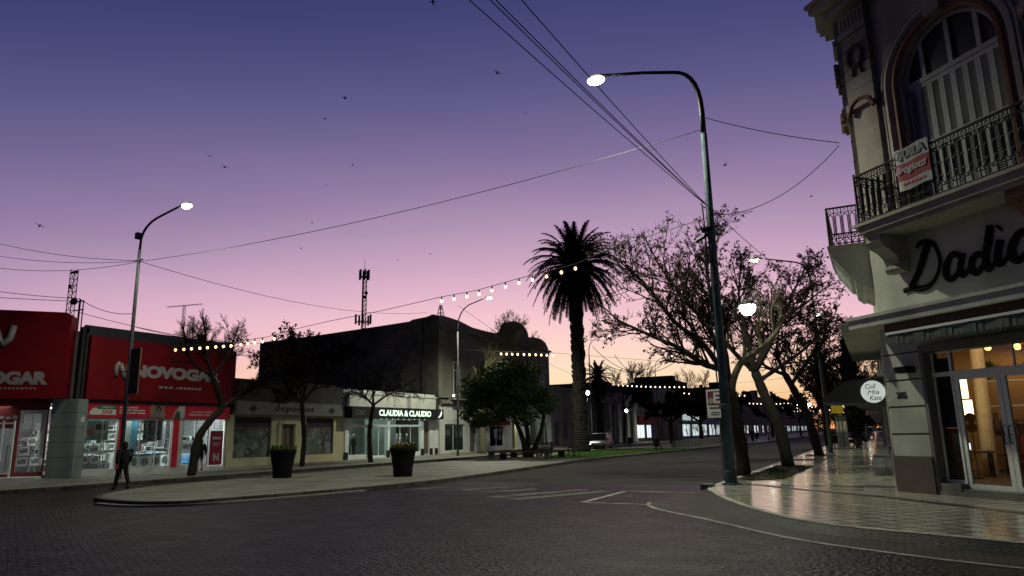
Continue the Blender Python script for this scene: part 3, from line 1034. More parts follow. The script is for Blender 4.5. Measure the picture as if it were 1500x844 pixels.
# ---- sports shop with papered windows ---------------------------------------------------------------
S = thing('sports_shop', 'closed low shop with papered-over windows, cream pillars and a grey name board', 'shop', (FX, 30.72, 0), LEFT)
so = MB()
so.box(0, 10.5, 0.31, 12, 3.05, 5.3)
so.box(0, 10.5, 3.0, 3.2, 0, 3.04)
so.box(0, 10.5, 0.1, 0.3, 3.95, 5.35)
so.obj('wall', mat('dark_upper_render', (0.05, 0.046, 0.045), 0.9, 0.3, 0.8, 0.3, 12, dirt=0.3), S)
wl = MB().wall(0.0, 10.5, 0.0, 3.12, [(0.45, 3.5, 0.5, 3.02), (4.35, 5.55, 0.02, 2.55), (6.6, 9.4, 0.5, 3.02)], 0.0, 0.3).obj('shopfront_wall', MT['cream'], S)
MB().box(4.05, 5.85, -0.07, -0.003, 2.56, 2.8).box(4.05, 4.34, -0.06, -0.003, 0, 2.56).box(5.56, 5.85, -0.06, -0.003, 0, 2.56).obj('door_surround', MT['cream'], S)
MB().box(4.36, 5.54, 0.14, 0.2, 0.03, 2.54).frame(4.37, 5.53, 0.03, 2.54, 0.11, 0.14, 0.1, (4.95,)).obj('door', MT['stone'], S)
paper = blotch('whitened_glass_with_papers', [(0.03, 0.035, 0.033), (0.09, 0.11, 0.095), (0.16, 0.18, 0.16), (0.06, 0.07, 0.06), (0.2, 0.21, 0.19)], 2.4, 0.5, kind='voronoi')
for a, b in ((0.47, 3.48), (6.62, 9.38)):
    f_ = MB().frame(a, b, 0.5, 3.02, 0.1, 0.16, 0.07, (), (2.3,)).obj('window', MT['stone'], S)
    MB().box(a + 0.07, b - 0.07, 0.12, 0.13, 0.57, 2.26).obj('papered_pane', paper, f_)
    MB().box(a + 0.07, b - 0.07, 0.12, 0.13, 2.34, 2.95).obj('pane', MT['black'], f_)
    newsp = mat('old_newspaper', (0.13, 0.15, 0.13), 0.8, 0.5, 4)
    for k in range(16):
        x, z = RND.uniform(a + 0.15, b - 0.5), RND.uniform(0.65, 1.9)
        MB().box(x, x + RND.uniform(.2, .35), 0.11 - 0.0006 * k, 0.118, z, z + RND.uniform(.2, .32)).obj('pasted_paper', newsp, f_)
sg = MB().box(0.35, 10.0, -0.3, 0.1, 3.13, 3.95).obj('name_board', mat('grey_name_board', (0.16, 0.155, 0.155), 0.6, 0.12, 1, dirt=0.3), S)
text('lettering', 'deportes', MT['black'], sg, (3.4, 7.0, 3.26, 3.78), -0.302, bold=0.02, space=1.15)
for x in (1.6, 8.8):
    lgm = MB().prism([(x - .35, 3.5), (x, 3.72), (x + .35, 3.5), (x, 3.3)], -0.32, -0.301)
    lgm.prism([(x - .22, 3.5), (x, 3.62), (x + .22, 3.5), (x, 3.4)], -0.322, -0.3205)
    lgm.obj('emblem', MT['black'], sg)
# ---- clothing shop ------------------------------------------------------------------------------------
C = thing('clothing_shop', 'low clothing shop with a black name board in white capitals and lit glass fronts', 'shop', (FX, 41.24, 0), LEFT)
co = MB()
co.box(0, 12.7, 0.31, 12, 3.9, 5.2)
co.box(0, 12.7, 5.0, 5.2, 0, 3.6)
co.box(0, 0.1, 0.31, 5, 0, 3.88).box(12.6, 12.7, 0.31, 5, 0, 3.88)
co.box(0.1, 12.6, 0.31, 5, 3.5, 3.6)
co.box(0.1, 12.6, 0.31, 5, 0.0, 0.1)
co.obj('wall', MT['wallin'], C)
MB().box(0.5, 12.2, -0.05, 0.3, 3.9, 4.85).box(0.4, 12.3, -0.12, 0.3, 4.85, 4.98).obj('pale_fascia', MT['pale'], C)
wl = MB().wall(0.0, 12.7, 0.0, 3.6, [(0.6, 2.85, 0.28, 2.4), (3.15, 5.2, 0.1, 2.4), (5.55, 9.95, 0.28, 2.4), (0.6, 9.95, 2.55, 2.95), (10.35, 11.25, 0.06, 2.9)], 0.0, 0.25).obj('shopfront_wall', MT['white'], C)
MB().box(10.36, 11.24, 0.12, 0.18, 0.06, 2.88).obj('door', MT['stone'], C)
for x in (0.25, 2.98, 5.36, 10.13, 11.47, 12.3):
    MB().box(x - 0.2, x + 0.2, -0.08, -0.003, 0, 0.55).obj('pillar_base', MT['black'], C)
    MB().box(x - 0.16, x + 0.16, -0.06, -0.003, 0.55, 2.9).obj('pillar', MT['white'], C)
parts('window_frame', MT['white'], C, [MB().frame(0.6, 2.85, 0.28, 2.4, 0.05, 0.1, 0.05), MB().frame(3.15, 5.2, 0.1, 2.4, 0.05, 0.1, 0.06, (4.2,)), MB().frame(5.55, 9.95, 0.28, 2.4, 0.05, 0.1, 0.05, (7.0, 8.5))])
for a, b, z in ((0.65, 2.8, .33), (3.2, 5.15, .15), (5.6, 9.9, .33)):
    MB().quad((a, 0.07, z), (b, 0.07, z), (b, 0.07, 2.36), (a, 0.07, 2.36)).obj('window_pane', MT['glass'], C)
MB().quad((0.6, 0.1, 2.55), (9.95, 0.1, 2.55), (9.95, 0.1, 2.95), (0.6, 0.1, 2.95)).obj('window_pane', MT['glass'], C)
cb = MB().box(-0.02, 12.35, -0.75, -0.03, 3.02, 3.86).obj('name_board', MT['black'], C)
litletter = emit('lit_white_letters', (0.82, 1.0, 0.86), 0.85)
text('lettering', 'CLAUDIA & CLAUDIO', litletter, cb, (3.15, 10.35, 3.2, 3.68), -0.752, bold=0.035)
text('lettering', 'C&C', MT['greyplastic'], cb, (0.35, 1.5, 3.25, 3.6), -0.752, bold=0.02)
lgm = MB().tube([(11.5, -0.77, 3.15), (11.8, -0.77, 3.3), (11.95, -0.77, 3.55), (12.0, -0.77, 3.75)], [0.03, 0.08, 0.07, 0.02], 6)
lgm.obj('emblem', litletter, cb)
spm = emit('sign_spot', (0.8, 1, 0.85), 1.0)
for k in range(9):
    MB().lathe([(0.02, 0), (0.035, 0.04), (0.02, 0.08)], 8, (3.6 + k * 0.75, -0.6, 2.93)).obj('spotlight', spm, cb)
dk = mat('dark_curtain', (0.03, 0.035, 0.034), 0.9, 0.3, 4)
parts('back_panel', mat('shop_back_panel', (0.13, 0.15, 0.14), 0.8, 0.3, 3), C, [MB().box(0.62, 2.83, 2.4, 2.45, 0.1, 3.4), MB().box(5.6, 9.9, 2.6, 2.65, 0.1, 3.4)])
lightpanels(C, [(0.8, 2.6, 1.0, 1.15), (5.8, 9.7, 1.0, 1.15), (3.3, 5.0, 2.0, 2.2)], 3.48, emit('green_white_panel', (0.8, 1.0, 0.88), 2.0))
area('shop_light', (6, 1.4, 3.4), (10, 1.6), 130, (0.8, 1, 0.88), parent=C)
area('sign_light', (6.9, -0.5, 2.9), (6.4, .2), 22, (0.8, 1, 0.88), parent=C)
CMx = Matrix.Translation((FX, 41.24, 0)) @ Matrix.Rotation(LEFT, 4, 'Z')


def mannequin(x, y, col, label, first=[None]):
    t = thing('mannequin', label, 'mannequin', CMx @ Vector((x, y, 0.1)), LEFT)
    mn = MB()
    mn.lathe([(.17, 0), (.17, .02), (.02, .03)], 14)
    mn.obj('base', MT['chrome'], t)
    lg_ = MB()
    for s in (-1, 1):
        lg_.tube([(s * .09, 0, .02), (s * .1, -.02, .45), (s * .09, 0, .9)], [.045, .065, .09], 7)
    lg_.obj('trousers', mat('mannequin_trousers', (0.06, 0.06, 0.08), 0.9, 0.3, 9), t)
    tr = MB().lathe([(.14, .85), (.13, 1.05), (.17, 1.3), (.15, 1.42), (.05, 1.5)], 12)
    for s in (-1, 1):
        tr.tube([(s * .17, 0, 1.4), (s * .23, 0, 1.15), (s * .22, -.05, .9)], [.06, .05, .04], 6)
    tr.obj('garment', mat('garment', col, 0.9, 0.3, 8), t)
    MB().sphere((0, 0, 1.63), .1, 10, 6, (.85, 1, 1.15)).tube([(0, 0, 1.5), (0, 0, 1.58)], .045, 7).obj('head', MT['white'], t, True)
    return t


for x, col, lb in ((1.0, (.25, .23, .2), 'mannequin in a beige top, first in the narrow clothing shop window'), (1.5, (.4, .4, .42), 'mannequin in a pale grey top in the middle of the narrow window'),
                   (2.1, (.08, .1, .1), 'mannequin in a dark top, last in the narrow clothing shop window'), (6.2, (.12, .2, .2), 'mannequin in a teal top beside the clothing shop door'), (7.6, (.45, .44, .42), 'mannequin in a cream top at the centre of the wide window'),
                   (8.1, (.5, .5, .5), 'mannequin in a white top behind the flower planter'), (9.3, (.1, .12, .1), 'mannequin in a dark green top at the far end of the wide window')):
    mannequin(x, 0.8 + 0.2 * (int(x * 3) % 2), col, lb)

# ---- tall old corner-type building with party wall ----------------------------------------------------
O = thing('old_building', 'tall old building with a bare dark party wall and a rounded pediment', 'building', (FX, 54.0, 0), LEFT)
ob = MB()
pts = [(0, 12.2), (0.6, 12.55), (3.5, 12.45), (6, 12.1), (9, 12.05), (11.6, 12.1), (12.6, 12.6)]
pts += [(15.6 + 3.0 * cos(a), 12.55 + 1.35 * sin(a)) for a in [pi - pi * k / 12 for k in range(1, 12)]]
pts += [(18.7, 12.55), (20.2, 12.7), (22.2, 12.75), (23.6, 12.45), (24.4, 11.8), (24.5, 11.4)]
ob.prism([(0, 5.0)] + pts + [(24.5, 5.0)], 0.0, 0.45)
ob.box(0.02, 24.48, 0.46, 12, 4.9, 11.6)
ob.box(0.02, 24.48, 6, 6.2, 0, 4.9)
for a, b in ((5.0, 5.1), (12.9, 13.0), (24.38, 24.48), (0.02, 0.1)):
    ob.box(a, b, 0.3, 6, 0, 4.9)
ob.box(0.02, 24.48, 0.3, 6, 4.0, 4.1)
ob.obj('wall', MT['stucco'], O)
pwl = MB()
# party wall: local plane x = 0.3, running back from the street; two window openings
rot90 = Matrix(((0, 1, 0, 0), (1, 0, 0, 0), (0, 0, 1, 0), (0, 0, 0, 1)))
pwl.T = Matrix.Translation((-0.22, 0, 0)) @ rot90
pwl.wall(0.02, 22.3, 0.0, 11.55, [(2.7, 4.0, 5.5, 7.4), (5.0, 6.1, 5.6, 7.6)], 0.0, 0.2)
pwl.prism([(0.02, 11.55), (22.3, 11.55), (22.3, 11.6), (14, 11.75), (7, 12.0), (3.2, 12.15), (2.8, 12.3), (1.2, 12.42), (0.6, 12.6), (0.02, 12.45)], 0.0, 0.2)
pwl.obj('party_wall', brickdark, O)
parts('wall_pipe', MT['dark'], O, [MB().tube([(-.3, 1.6, 0), (-.3, 1.6, 12.2)], .06, 6), MB().tube([(-.29, 9.4, 5), (-.29, 9.4, 11.8)], .05, 6), MB().tube([(-.26, 0.3, 10.2), (-.26, 9, 9.5), (-.26, 18, 9.8)], .02, 4)])
parts('wall_patch', mat('patched_grey_render', (0.09, 0.08, 0.075), 0.9, 0.4, 1.5), O, [MB().prism([(-.228, 6.0), (-.222, 6.0), (-.222, 8.8), (-.228, 8.3)], 7.2, 9.1), MB().prism([(-.228, 8.6), (-.222, 8.6), (-.222, 10.6), (-.228, 10.6)], 12.4, 14.6)])
wf = MB()
dusty = mat('dusty_shutter', (0.12, 0.11, 0.11), 0.8, 0.4, 3)
for a_, b_, c_, d_ in ((2.7, 4.0, 5.5, 7.4), (5.0, 6.1, 5.6, 7.6)):
    wfo = MB(pwl.T).frame(a_, b_, c_, d_, 0.06, 0.12, 0.07, ((a_ + b_) / 2,), (d_ - .65,)).obj('window', MT['greyplastic'], O)
    MB(pwl.T).box(a_ + .07, b_ - .07, 0.09, 0.1, c_ + .07, d_ - .07).obj('shutter', dusty, wfo)
# facade dressing
cn = MB()
cn.box(0.1, 24.6, -0.35, -0.003, 4.45, 4.6).box(0.1, 24.6, -0.25, -0.003, 4.6, 4.8).box(0.1, 24.6, -0.18, -0.003, 4.3, 4.45)
cn.box(0.3, 11.9, -0.3, -0.003, 11.3, 11.5).box(19.0, 24.7, -0.3, -0.003, 11.3, 11.5)
cn.obj('cornice', MT['stucco'], O)
arc = MB()
for i in range(12):
    a0, a1 = pi - pi * i / 12, pi - pi * (i + 1) / 12
    arc.prism([(15.6 + 3.05 * cos(a0), 12.55 + 1.4 * sin(a0)), (15.6 + 3.05 * cos(a1), 12.55 + 1.4 * sin(a1)), (15.6 + 2.7 * cos(a1), 12.45 + 1.15 * sin(a1)), (15.6 + 2.7 * cos(a0), 12.45 + 1.15 * sin(a0))], -0.14, -0.003)
arc.obj('pediment_moulding', MT['stucco'], O)
for x in (12.4, 18.7, 20.6, 23.9):
    MB().box(x - .3, x + .3, -0.14, -0.003, 4.8, 10.9).box(x - .4, x + .4, -0.2, -0.003, 10.9, 11.29).obj('pilaster', MT['stucco'], O)
for x in (3.0, 8.5, 14.2, 16.9, 22.2):
    w_ = MB().frame(x - .6, x + .6, 5.3, 8.4, -0.06, -0.003, 0.1, (x,), (7.6,)).obj('window', MT['pale'], O)
    MB().box(x - .5, x + .5, -0.03, -0.006, 5.4, 8.3).obj('pane', MT['black'], w_)
    MB().box(x - .8, x + .8, -0.22, -0.003, 8.6, 8.75).obj('window_hood', MT['stucco'], w_)
bal = MB().box(1.6, 4.4, -0.9, -0.003, 4.81, 4.95).obj('balcony', MT['stucco'], O)
br = MB()
for k in range(15):
    br.box(1.65 + k * .19, 1.67 + k * .19, -.87, -.85, 4.95, 5.8)
br.box(1.62, 4.38, -.88, -.84, 5.8, 5.84)
br.obj('railing', MT['iron'], bal)
wl = MB().wall(0.1, 24.5, 0.0, 4.3, [(0.9, 4.3, 0.2, 2.62), (5.3, 6.5, 0.02, 2.5), (7.3, 8.5, 0.02, 2.5), (9.3, 12.2, 0.4, 2.5), (14.2, 15.4, 0.02, 3.0), (18.5, 20.7, 0.25, 2.95), (21.0, 23.7, 0.25, 2.95)], -0.06, 0.25).obj('shopfront_wall', MT['pale'], O)
parts('window_frame', MT['white'], O, [MB().frame(0.9, 4.3, 0.2, 2.62, 0.0, 0.06, 0.08, (2.4,)), MB().frame(18.5, 20.7, .25, 2.95, 0, .06, .09), MB().frame(21.0, 23.7, .25, 2.95, 0, .06, .09, (22.6,)), MB().frame(9.3, 12.2, .4, 2.5, 0, .06, .08, (10.7,))])
for a, b, z0, z1 in ((0.95, 4.25, .25, 2.57), (18.55, 20.65, .3, 2.9), (21.05, 23.65, .3, 2.9), (9.35, 12.15, .45, 2.45)):
    MB().quad((a, 0.03, z0), (b, 0.03, z0), (b, 0.03, z1), (a, 0.03, z1)).obj('window_pane', MT['darkglass'], O)
parts('door', MT['stone'], O, [MB().box(5.32, 6.48, 0.1, 0.15, 0.03, 2.48), MB().box(7.32, 8.48, 0.1, 0.15, 0.03, 2.48)])
MB().prism([(5.4, 2.55), (12.8, 2.55), (12.8, 3.0), (5.4, 3.0)], -0.62, -0.063).obj('red_awning', MT['red'], O)
MB().box(14.2, 15.4, 1.4, 1.45, 0.1, 3.0).obj('lit_wall', mat('yellow_painted_wall', (0.6, 0.55, 0.2), 0.7, 0.1, 2), O)
MB().box(0.9, 4.3, -0.14, -0.063, 2.64, 2.8).box(0.9, 4.3, -0.1, -0.063, 2.9, 3.3).obj('shop_shutter_box', MT['pale'], O)
for x in (18.3, 20.85, 23.95):
    MB().box(x - .17, x + .17, -.16, -.063, 0, 3.1).obj('shop_pillar', MT['white'], O)
si = MB().box(5.1, 5.17, -0.95, -0.07, 2.9, 3.5).obj('hanging_sign', MT['greyplastic'], O)
MB().box(5.085, 5.098, -0.9, -0.15, 2.98, 3.42).obj('sign_face', MT['white'], si)
area('shop_light', (14.8, 0.9, 3.2), (0.8, 0.8), 32, (1, 0.95, 0.45), parent=O)
area('shop_light', (21, 1.5, 3.9), (5, 1.5), 90, (0.85, 1, 0.92), parent=O)
area('shop_light', (2.6, 1.5, 3.9), (3, 1.5), 40, (0.85, 1, 0.92), parent=O)
bulbwall = MB().sphere((1.3, -0.75, 5.15), .09, 8, 6).obj('wall_lamp', MT['lampglowfar'], O)
# small set back roof lamp on the corner
# ---- plain low houses further along ---------------------------------------------------------------------
def low_house(name, label, y0, y1, h, m, openings=(), sills=True, deep=10, rest=None):
    t = thing(name, label, 'house' if 'house' in name else 'building', (FX, y0, 0), LEFT)
    n = y1 - y0
    MB().wall(0, n, 0, h, [o[:4] for o in openings], 0.0, 0.3).box(0, n, 0.31, deep, h - 0.9, h - 0.25).box(0, n, 2.6, 2.7, 0, h - .9).obj('wall', m, t)
    MB().box(-0.0, n, -0.22, -0.003, h - 0.35, h - 0.15).box(0, n, -0.12, -0.003, h - 0.55, h - 0.35).obj('cornice', m, t)
    for o in openings:
        f_ = MB().frame(o[0], o[1], o[2], o[3], 0.08, 0.14, 0.08, ((o[0] + o[1]) / 2,)).obj('door' if o[2] < 0.1 else 'window', o[4] if len(o) > 4 else MT['greyplastic'], t)
        MB().box(o[0] + .08, o[1] - .08, 0.1, 0.11, o[2] + .08, o[3] - .08).obj('pane', o[5] if len(o) > 5 else MT['black'], f_)
    return t


low_house('old_house', 'dark low house between the tall old building and the columned bank', 78.6, 92.6, 7.3, MT['stucco'], [(0.8, 2.4, 0.03, 3.0), (3.6, 5.0, 0.9, 3.2), (6.4, 7.8, 0.9, 3.2), (9.4, 10.8, 0.03, 3.0), (11.8, 13.2, 0.9, 3.2), (1.0, 2.2, 4.6, 6.3), (6.4, 7.6, 4.6, 6.3), (11.6, 12.8, 4.6, 6.3)])
K = low_house('columned_building', 'grey building with a row of tall pale columns behind the parked car', 92.65, 110.6, 7.4, MT['stucco'], [(2.2, 4.2, 0.9, 4.0), (6.2, 8.2, 0.03, 3.8), (10.2, 12.2, 0.9, 4.0), (14.2, 16.2, 0.9, 4.0)])
for x in (1.0, 5.2, 9.2, 13.2, 17.2):
    MB().lathe([(.48, 0), (.48, .3), (.38, .36), (.34, 5.2), (.46, 5.35), (.46, 5.6)], 14, (x, -.55, 0)).obj('column', MT['pale'], K, True)
MB().box(0.3, 17.8, -1.05, -0.225, 5.61, 6.3).obj('entablature', MT['stucco'], K)
Rr = low_house('red_awning_shop', 'small shop with a red canopy over a bright white window', 110.7, 123.5, 6.4, MT['stucco'], [])
MB().box(0.6, 12.0, -0.9, -0.223, 3.0, 4.05).obj('canopy', MT['red'], Rr)
whitewin = emit('bright_white_shop_interior', (0.86, 0.93, 1.0), 1.0)
wf_ = MB().frame(1.2, 6.0, 0.5, 2.75, -0.08, -0.003, 0.1, (3.6,)).obj('window', MT['white'], Rr)
MB().box(1.3, 5.9, -0.04, -0.006, 0.6, 2.65).obj('pane', whitewin, wf_)
wf_ = MB().frame(7.2, 9.9, 0.5, 2.75, -0.08, -0.003, 0.1, (8.6,)).obj('window', MT['white'], Rr)
MB().box(7.3, 9.8, -0.04, -0.006, 0.6, 2.65).obj('pane', whitewin, wf_)
low_house('plain_house', 'plain dark two storey house between the red canopy shop and the bright boutique', 123.6, 140.4, 9.4, MT['stucco'], [(2, 4, 0.03, 3), (7, 9.5, .7, 3), (12, 14.5, .7, 3), (3, 4.4, 5, 7.4), (8, 9.4, 5, 7.4), (13, 14.4, 5, 7.4)])
Q = thing('boutique', 'long boutique with a pale frontage and bright hanging clothes in its windows', 'shop', (FX, 140.5, 0), LEFT)
MB().box(0, 44, 0.0, 12, 0, 5.2).box(0, 44, -0.5, -0.003, 3.1, 3.5).obj('wall', mat('pale_teal_render', (0.2, 0.26, 0.26), 0.8, 0.2, 0.6), Q)
clothes = blotch('lit_clothes_display', [(0.75, 0.9, 0.9), (0.1, 0.12, 0.12), (0.6, 0.75, 0.72), (0.9, 1, 1), (0.25, 0.28, 0.27), (0.7, 0.85, 0.8)], 1.1, 0.5, kind='voronoi', strength=0.8)
for x in (2, 10, 18, 27, 35):
    wf_ = MB().frame(x, x + 6.6, 0.4, 3.0, -0.12, -0.003, 0.15, (x + 3.3,)).obj('window', MT['white'], Q)
    MB().box(x + .15, x + 6.45, -0.06, -0.006, 0.55, 2.85).obj('pane', clothes, wf_)
for x in (3, 12):
    MB().box(x, x + 6.5, -0.14, -0.003, 3.7, 4.9).obj('lit_sign', emit('boutique_sign', (0.8, 0.95, 0.95), 0.42), Q)
for i, (y0, y1, h, dpt, lb) in enumerate([(184.6, 206, 12.4, 14, 'tall dark block with a flat roof beyond the boutique'), (206.1, 232, 9.0, 12, 'dark lower block next to the tall flat roofed one'), (232.1, 262, 12.2, 12, 'dark block with a stepped roof far down the street'),
                                          (262.1, 300, 8.0, 12, 'low dark shop row far down the street'), (300.1, 350, 14.2, 12, 'distant dark block above the far shop row'), (350.1, 420, 10.5, 12, 'farthest dark block at the end of the street')]):
    t = thing('far_block', lb, 'building', (FX, y0, 0), LEFT)
    n = y1 - y0
    m_ = MB().box(0, n, 0, dpt, 0, h)
    if i in (0, 2):
        m_.box(n * .3, n * .55, 1, 4, h, h + 1.6).box(n * .7, n * .8, 1, 3, h, h + 2.4)
    m_.box(0, n, -.2, -.003, h - .5, h - .2)
    m_.obj('wall', MT['dark'], t)
    for k in range(int(n / 6)):
        wf_ = MB().frame(2 + k * 6, 5.5 + k * 6, .4, 2.9, -.1, -.003, .14).obj('window', MT['greyplastic'], t)
        MB().box(2.14 + k * 6, 5.36 + k * 6, -.05, -.006, .54, 2.76).obj('pane', clothes if (i + k) % 3 != 1 else MT['black'], wf_)
# taller roofs that stand behind the shop row
for (x, y, w, d, h, lb) in [(-52, 150, 16, 10, 10.5, 'dark flat roofed house seen over the bright boutique'), (-50, 176, 12, 12, 14.0, 'dark stepped block seen above the boutique roof'), (-46, 112, 12, 14, 8.6, 'dark roofed house behind the red canopy shop')]:
    t = thing('rear_block', lb, 'building', (x, y, 0))
    MB().box(-d / 2, d / 2, 0, w, 0, h).box(-d / 2 + 1, d / 2 - 1, 1, 4, h, h + 1.3).obj('wall', MT['dark'], t)
    MB().box(-d / 2 - .1, d / 2 + .1, -.1, w + .1, h - .35, h - .1).obj('cornice', MT['dark'], t)
# low planted wall in front of the boutique, pale in the photo
lw = MB().box(-0.2, 0.2, 0, 44, 0, 0.62)
o = lw.obj('low_wall', MT['concrete'])
o.location = (-18.6, 72, 0)
tag(o, 'long low concrete wall along the promenade in front of the bright boutique', 'wall')
# ------------------------------------------------------------------ old corner building on the right (its cut-off corner faces us)
BP = Vector((0.3, 21.38, 0))
B = thing('corner_building', 'old ornate corner building with an arched shuttered window, iron balcony and lit shop door', 'building', BP, -pi / 4)
BM = Matrix.Translation(BP) @ Matrix.Rotation(-pi / 4, 4, 'Z')
BI = BM.inverted()
TS = Matrix.Rotation(-pi / 4, 4, 'Z')            # frame of the street side: x = -(Y-21.38), y = X-0.3

# --- ground floor
gw = MB()
gw.wall(0, 6.3, 0.9, 4.3, [(1.1, 5.6, 0.9, 3.62)], 0.0, 0.4)
gw.wall(0, 6.3, 4.3, 6.7, [], 0.0, 0.4)
gw.T = TS
gw.wall(-9.6, 0, 0.9, 6.7, [(-4.6, -1.8, 0.9, 3.4), (-8.6, -6, 0.9, 3.4)], 0.004, 0.38)
gw.T = BI
gw.box(3.9, 12, 21.6, 22.0, 0, 6.7)
gw.mi = 1
for z in (1.44, 2.13, 2.81, 3.49):
    gw.T = None
    gw.box(-0.004, 1.104, -0.006, 0.03, z, z + 0.035)
    gw.T = TS
    gw.box(-1.6, 0.004, -0.004, 0.03, z, z + 0.035)
gw.obj('wall', [MT['wallbeige'], MT['black']], B)
st = MB().box(-0.03, 1.13, -0.05, 0.42, 0, 0.87)
st.box(-0.03, 1.13, -0.02, 0.4, 0.87, 0.9)
st.T = TS
st.box(-9.6, -0.06, -0.046, 0.38, 0, 0.88)
st.obj('plinth', MT['stone'], B)
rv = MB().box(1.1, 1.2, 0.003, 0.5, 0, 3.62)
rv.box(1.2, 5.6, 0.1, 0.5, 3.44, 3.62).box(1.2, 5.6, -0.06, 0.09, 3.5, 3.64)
rv.obj('door_reveal', mat('dark_grey_paint', (0.16, 0.15, 0.145), 0.7, 0.2, 2), B)  # reveal and door head in one dark grey
tb = MB().box(0.62, 1.0, -0.36, -0.06, 2.98, 3.14).box(0.66, 0.96, -0.06, -0.003, 3.0, 3.12)
tb.obj('wall_lamp_box', MT['iron'], B)
text('house_number', '202', MT['black'], B, (0.28, 0.6, 2.36, 2.53), -0.002, bold=0.02, extrude=0.012)
# --- canopy, rolled awning with scalloped valance
cp = MB().box(-0.1, 6.3, -0.95, -0.003, 4.2, 4.42).box(-0.15, 6.3, -1.0, -0.003, 4.42, 4.5)
cp.T = TS
cp.box(-9.6, -0.0, -0.95, 0.0, 4.2, 4.42).box(-9.6, -0.1, -1.0, 0.0, 4.424, 4.49)
cp.obj('canopy', MT['wallbeige'], B)
cu_ = MB().box(0.9, 6.2, -0.78, -0.01, 3.97, 4.197)
cu_.obj('awning_box', mat('dark_brown_awning_box', (0.07, 0.035, 0.022), 0.7, 0.2, 3), B)
MB().box(1.05, 6.2, -0.93, -0.86, 3.9, 3.96).obj('awning_rail', MT['white'], B)
vl = MB()
x = 1.1
while x < 6.1:
    w = 0.15
    vl.prism([(x, 3.9), (x, 3.72)] + [(x + w / 2 - w / 2 * cos(pi * k / 6), 3.72 - 0.07 * sin(pi * k / 6)) for k in range(1, 6)] + [(x + w, 3.72), (x + w, 3.9)], -0.9 + 0.012 * sin(x * 9), -0.89 + 0.012 * sin(x * 9))
    x += w
vl.obj('awning_valance', brickmat('striped_awning_cloth', (0.1, 0.12, 0.1), (0.05, 0.06, 0.055), (0.12, 0.13, 0.12), 0.3, 8, 0.02, axes='xz', nz=0.3), B)
# --- shop sign in script letters
SG = MB()
def stroke(pts, rads, d=-0.12):
    P = []
    q = [(p[0], p[1], 0) for p in pts]
    sp = smooth([(p[0], p[1]) for p in pts], 5)
    n = len(sp)
    rr = []
    for i in range(n):
        f = i / (n - 1) * (len(rads) - 1)
        k = min(int(f), len(rads) - 2)
        rr.append(rads[k] + (rads[k + 1] - rads[k]) * (f - k))
    SG.tube([(a, d, b) for a, b in sp], rr, 8)
stroke([(1.86, 6.16), (1.72, 5.92), (1.5, 5.52), (1.2, 5.16)], [0.1, 0.11, 0.1, 0.09])
stroke([(0.96, 5.1), (1.2, 5.12), (1.45, 5.06), (1.72, 5.08), (1.96, 5.27), (2.11, 5.58), (2.08, 5.91), (1.96, 6.14), (1.7, 6.23), (1.5, 6.13)], [0.07, 0.06, 0.08, 0.07, 0.05, 0.05, 0.05, 0.06, 0.06, 0.05])
stroke([(2.68, 5.6), (2.48, 5.7), (2.28, 5.48), (2.24, 5.22), (2.4, 5.12), (2.6, 5.3), (2.72, 5.6)], [0.07, 0.08, 0.1, 0.1, 0.08, 0.06, 0.07])
stroke([(2.74, 5.66), (2.62, 5.3), (2.68, 5.14), (2.84, 5.24)], [0.09, 0.09, 0.08, 0.05])
stroke([(3.24, 5.52), (3.02, 5.52), (2.9, 5.27), (3.02, 5.12), (3.2, 5.26), (3.32, 5.5)], [0.07, 0.09, 0.1, 0.08, 0.06, 0.07])
stroke([(3.52, 6.14), (3.42, 5.8), (3.3, 5.46), (3.28, 5.22), (3.36, 5.14), (3.5, 5.26)], [0.1, 0.11, 0.1, 0.1, 0.07, 0.05])
stroke([(3.7, 5.74), (3.58, 5.44), (3.56, 5.26), (3.66, 5.2), (3.8, 5.34)], [0.1, 0.1, 0.1, 0.07, 0.05])
stroke([(3.71, 6.0), (3.74, 6.02)], [0.11, 0.11])
stroke([(4.4, 5.66), (4.18, 5.78), (3.95, 5.55), (3.9, 5.3), (4.06, 5.18), (4.28, 5.36), (4.4, 5.66)], [0.08, 0.09, 0.11, 0.11, 0.08, 0.07, 0.08])
stroke([(4.42, 5.74), (4.32, 5.4), (4.38, 5.22), (4.56, 5.32)], [0.1, 0.1, 0.08, 0.06])
SG.v = [(x_, -.03 + (y_ + .12) * .4, z_) for x_, y_, z_ in SG.v]
SG.obj('shop_name_lettering', mat('matt_dark_brown_letters', (0.018, 0.014, 0.012), 0.9, 0.3, 5, spec=0.1), B, True)
# --- balcony over the door
bs_ = MB().box(0.7, 5.45, -1.05, -0.003, 6.62, 6.8).box(0.62, 5.53, -1.13, -0.003, 6.8, 6.88).box(0.8, 5.35, -0.95, -0.003, 6.52, 6.62)
balc = bs_.obj('balcony', MT['wallwarm'], B)


def corbel(x0, x1):
    return MB().add([], []) if False else [(y, z) for y, z in [(-0.003, 6.52), (-0.9, 6.52), (-0.92, 6.35), (-0.8, 6.18), (-0.6, 6.1), (-0.42, 5.95), (-0.34, 5.75), (-0.22, 5.58), (-0.1, 5.56), (-0.003, 5.7)]]


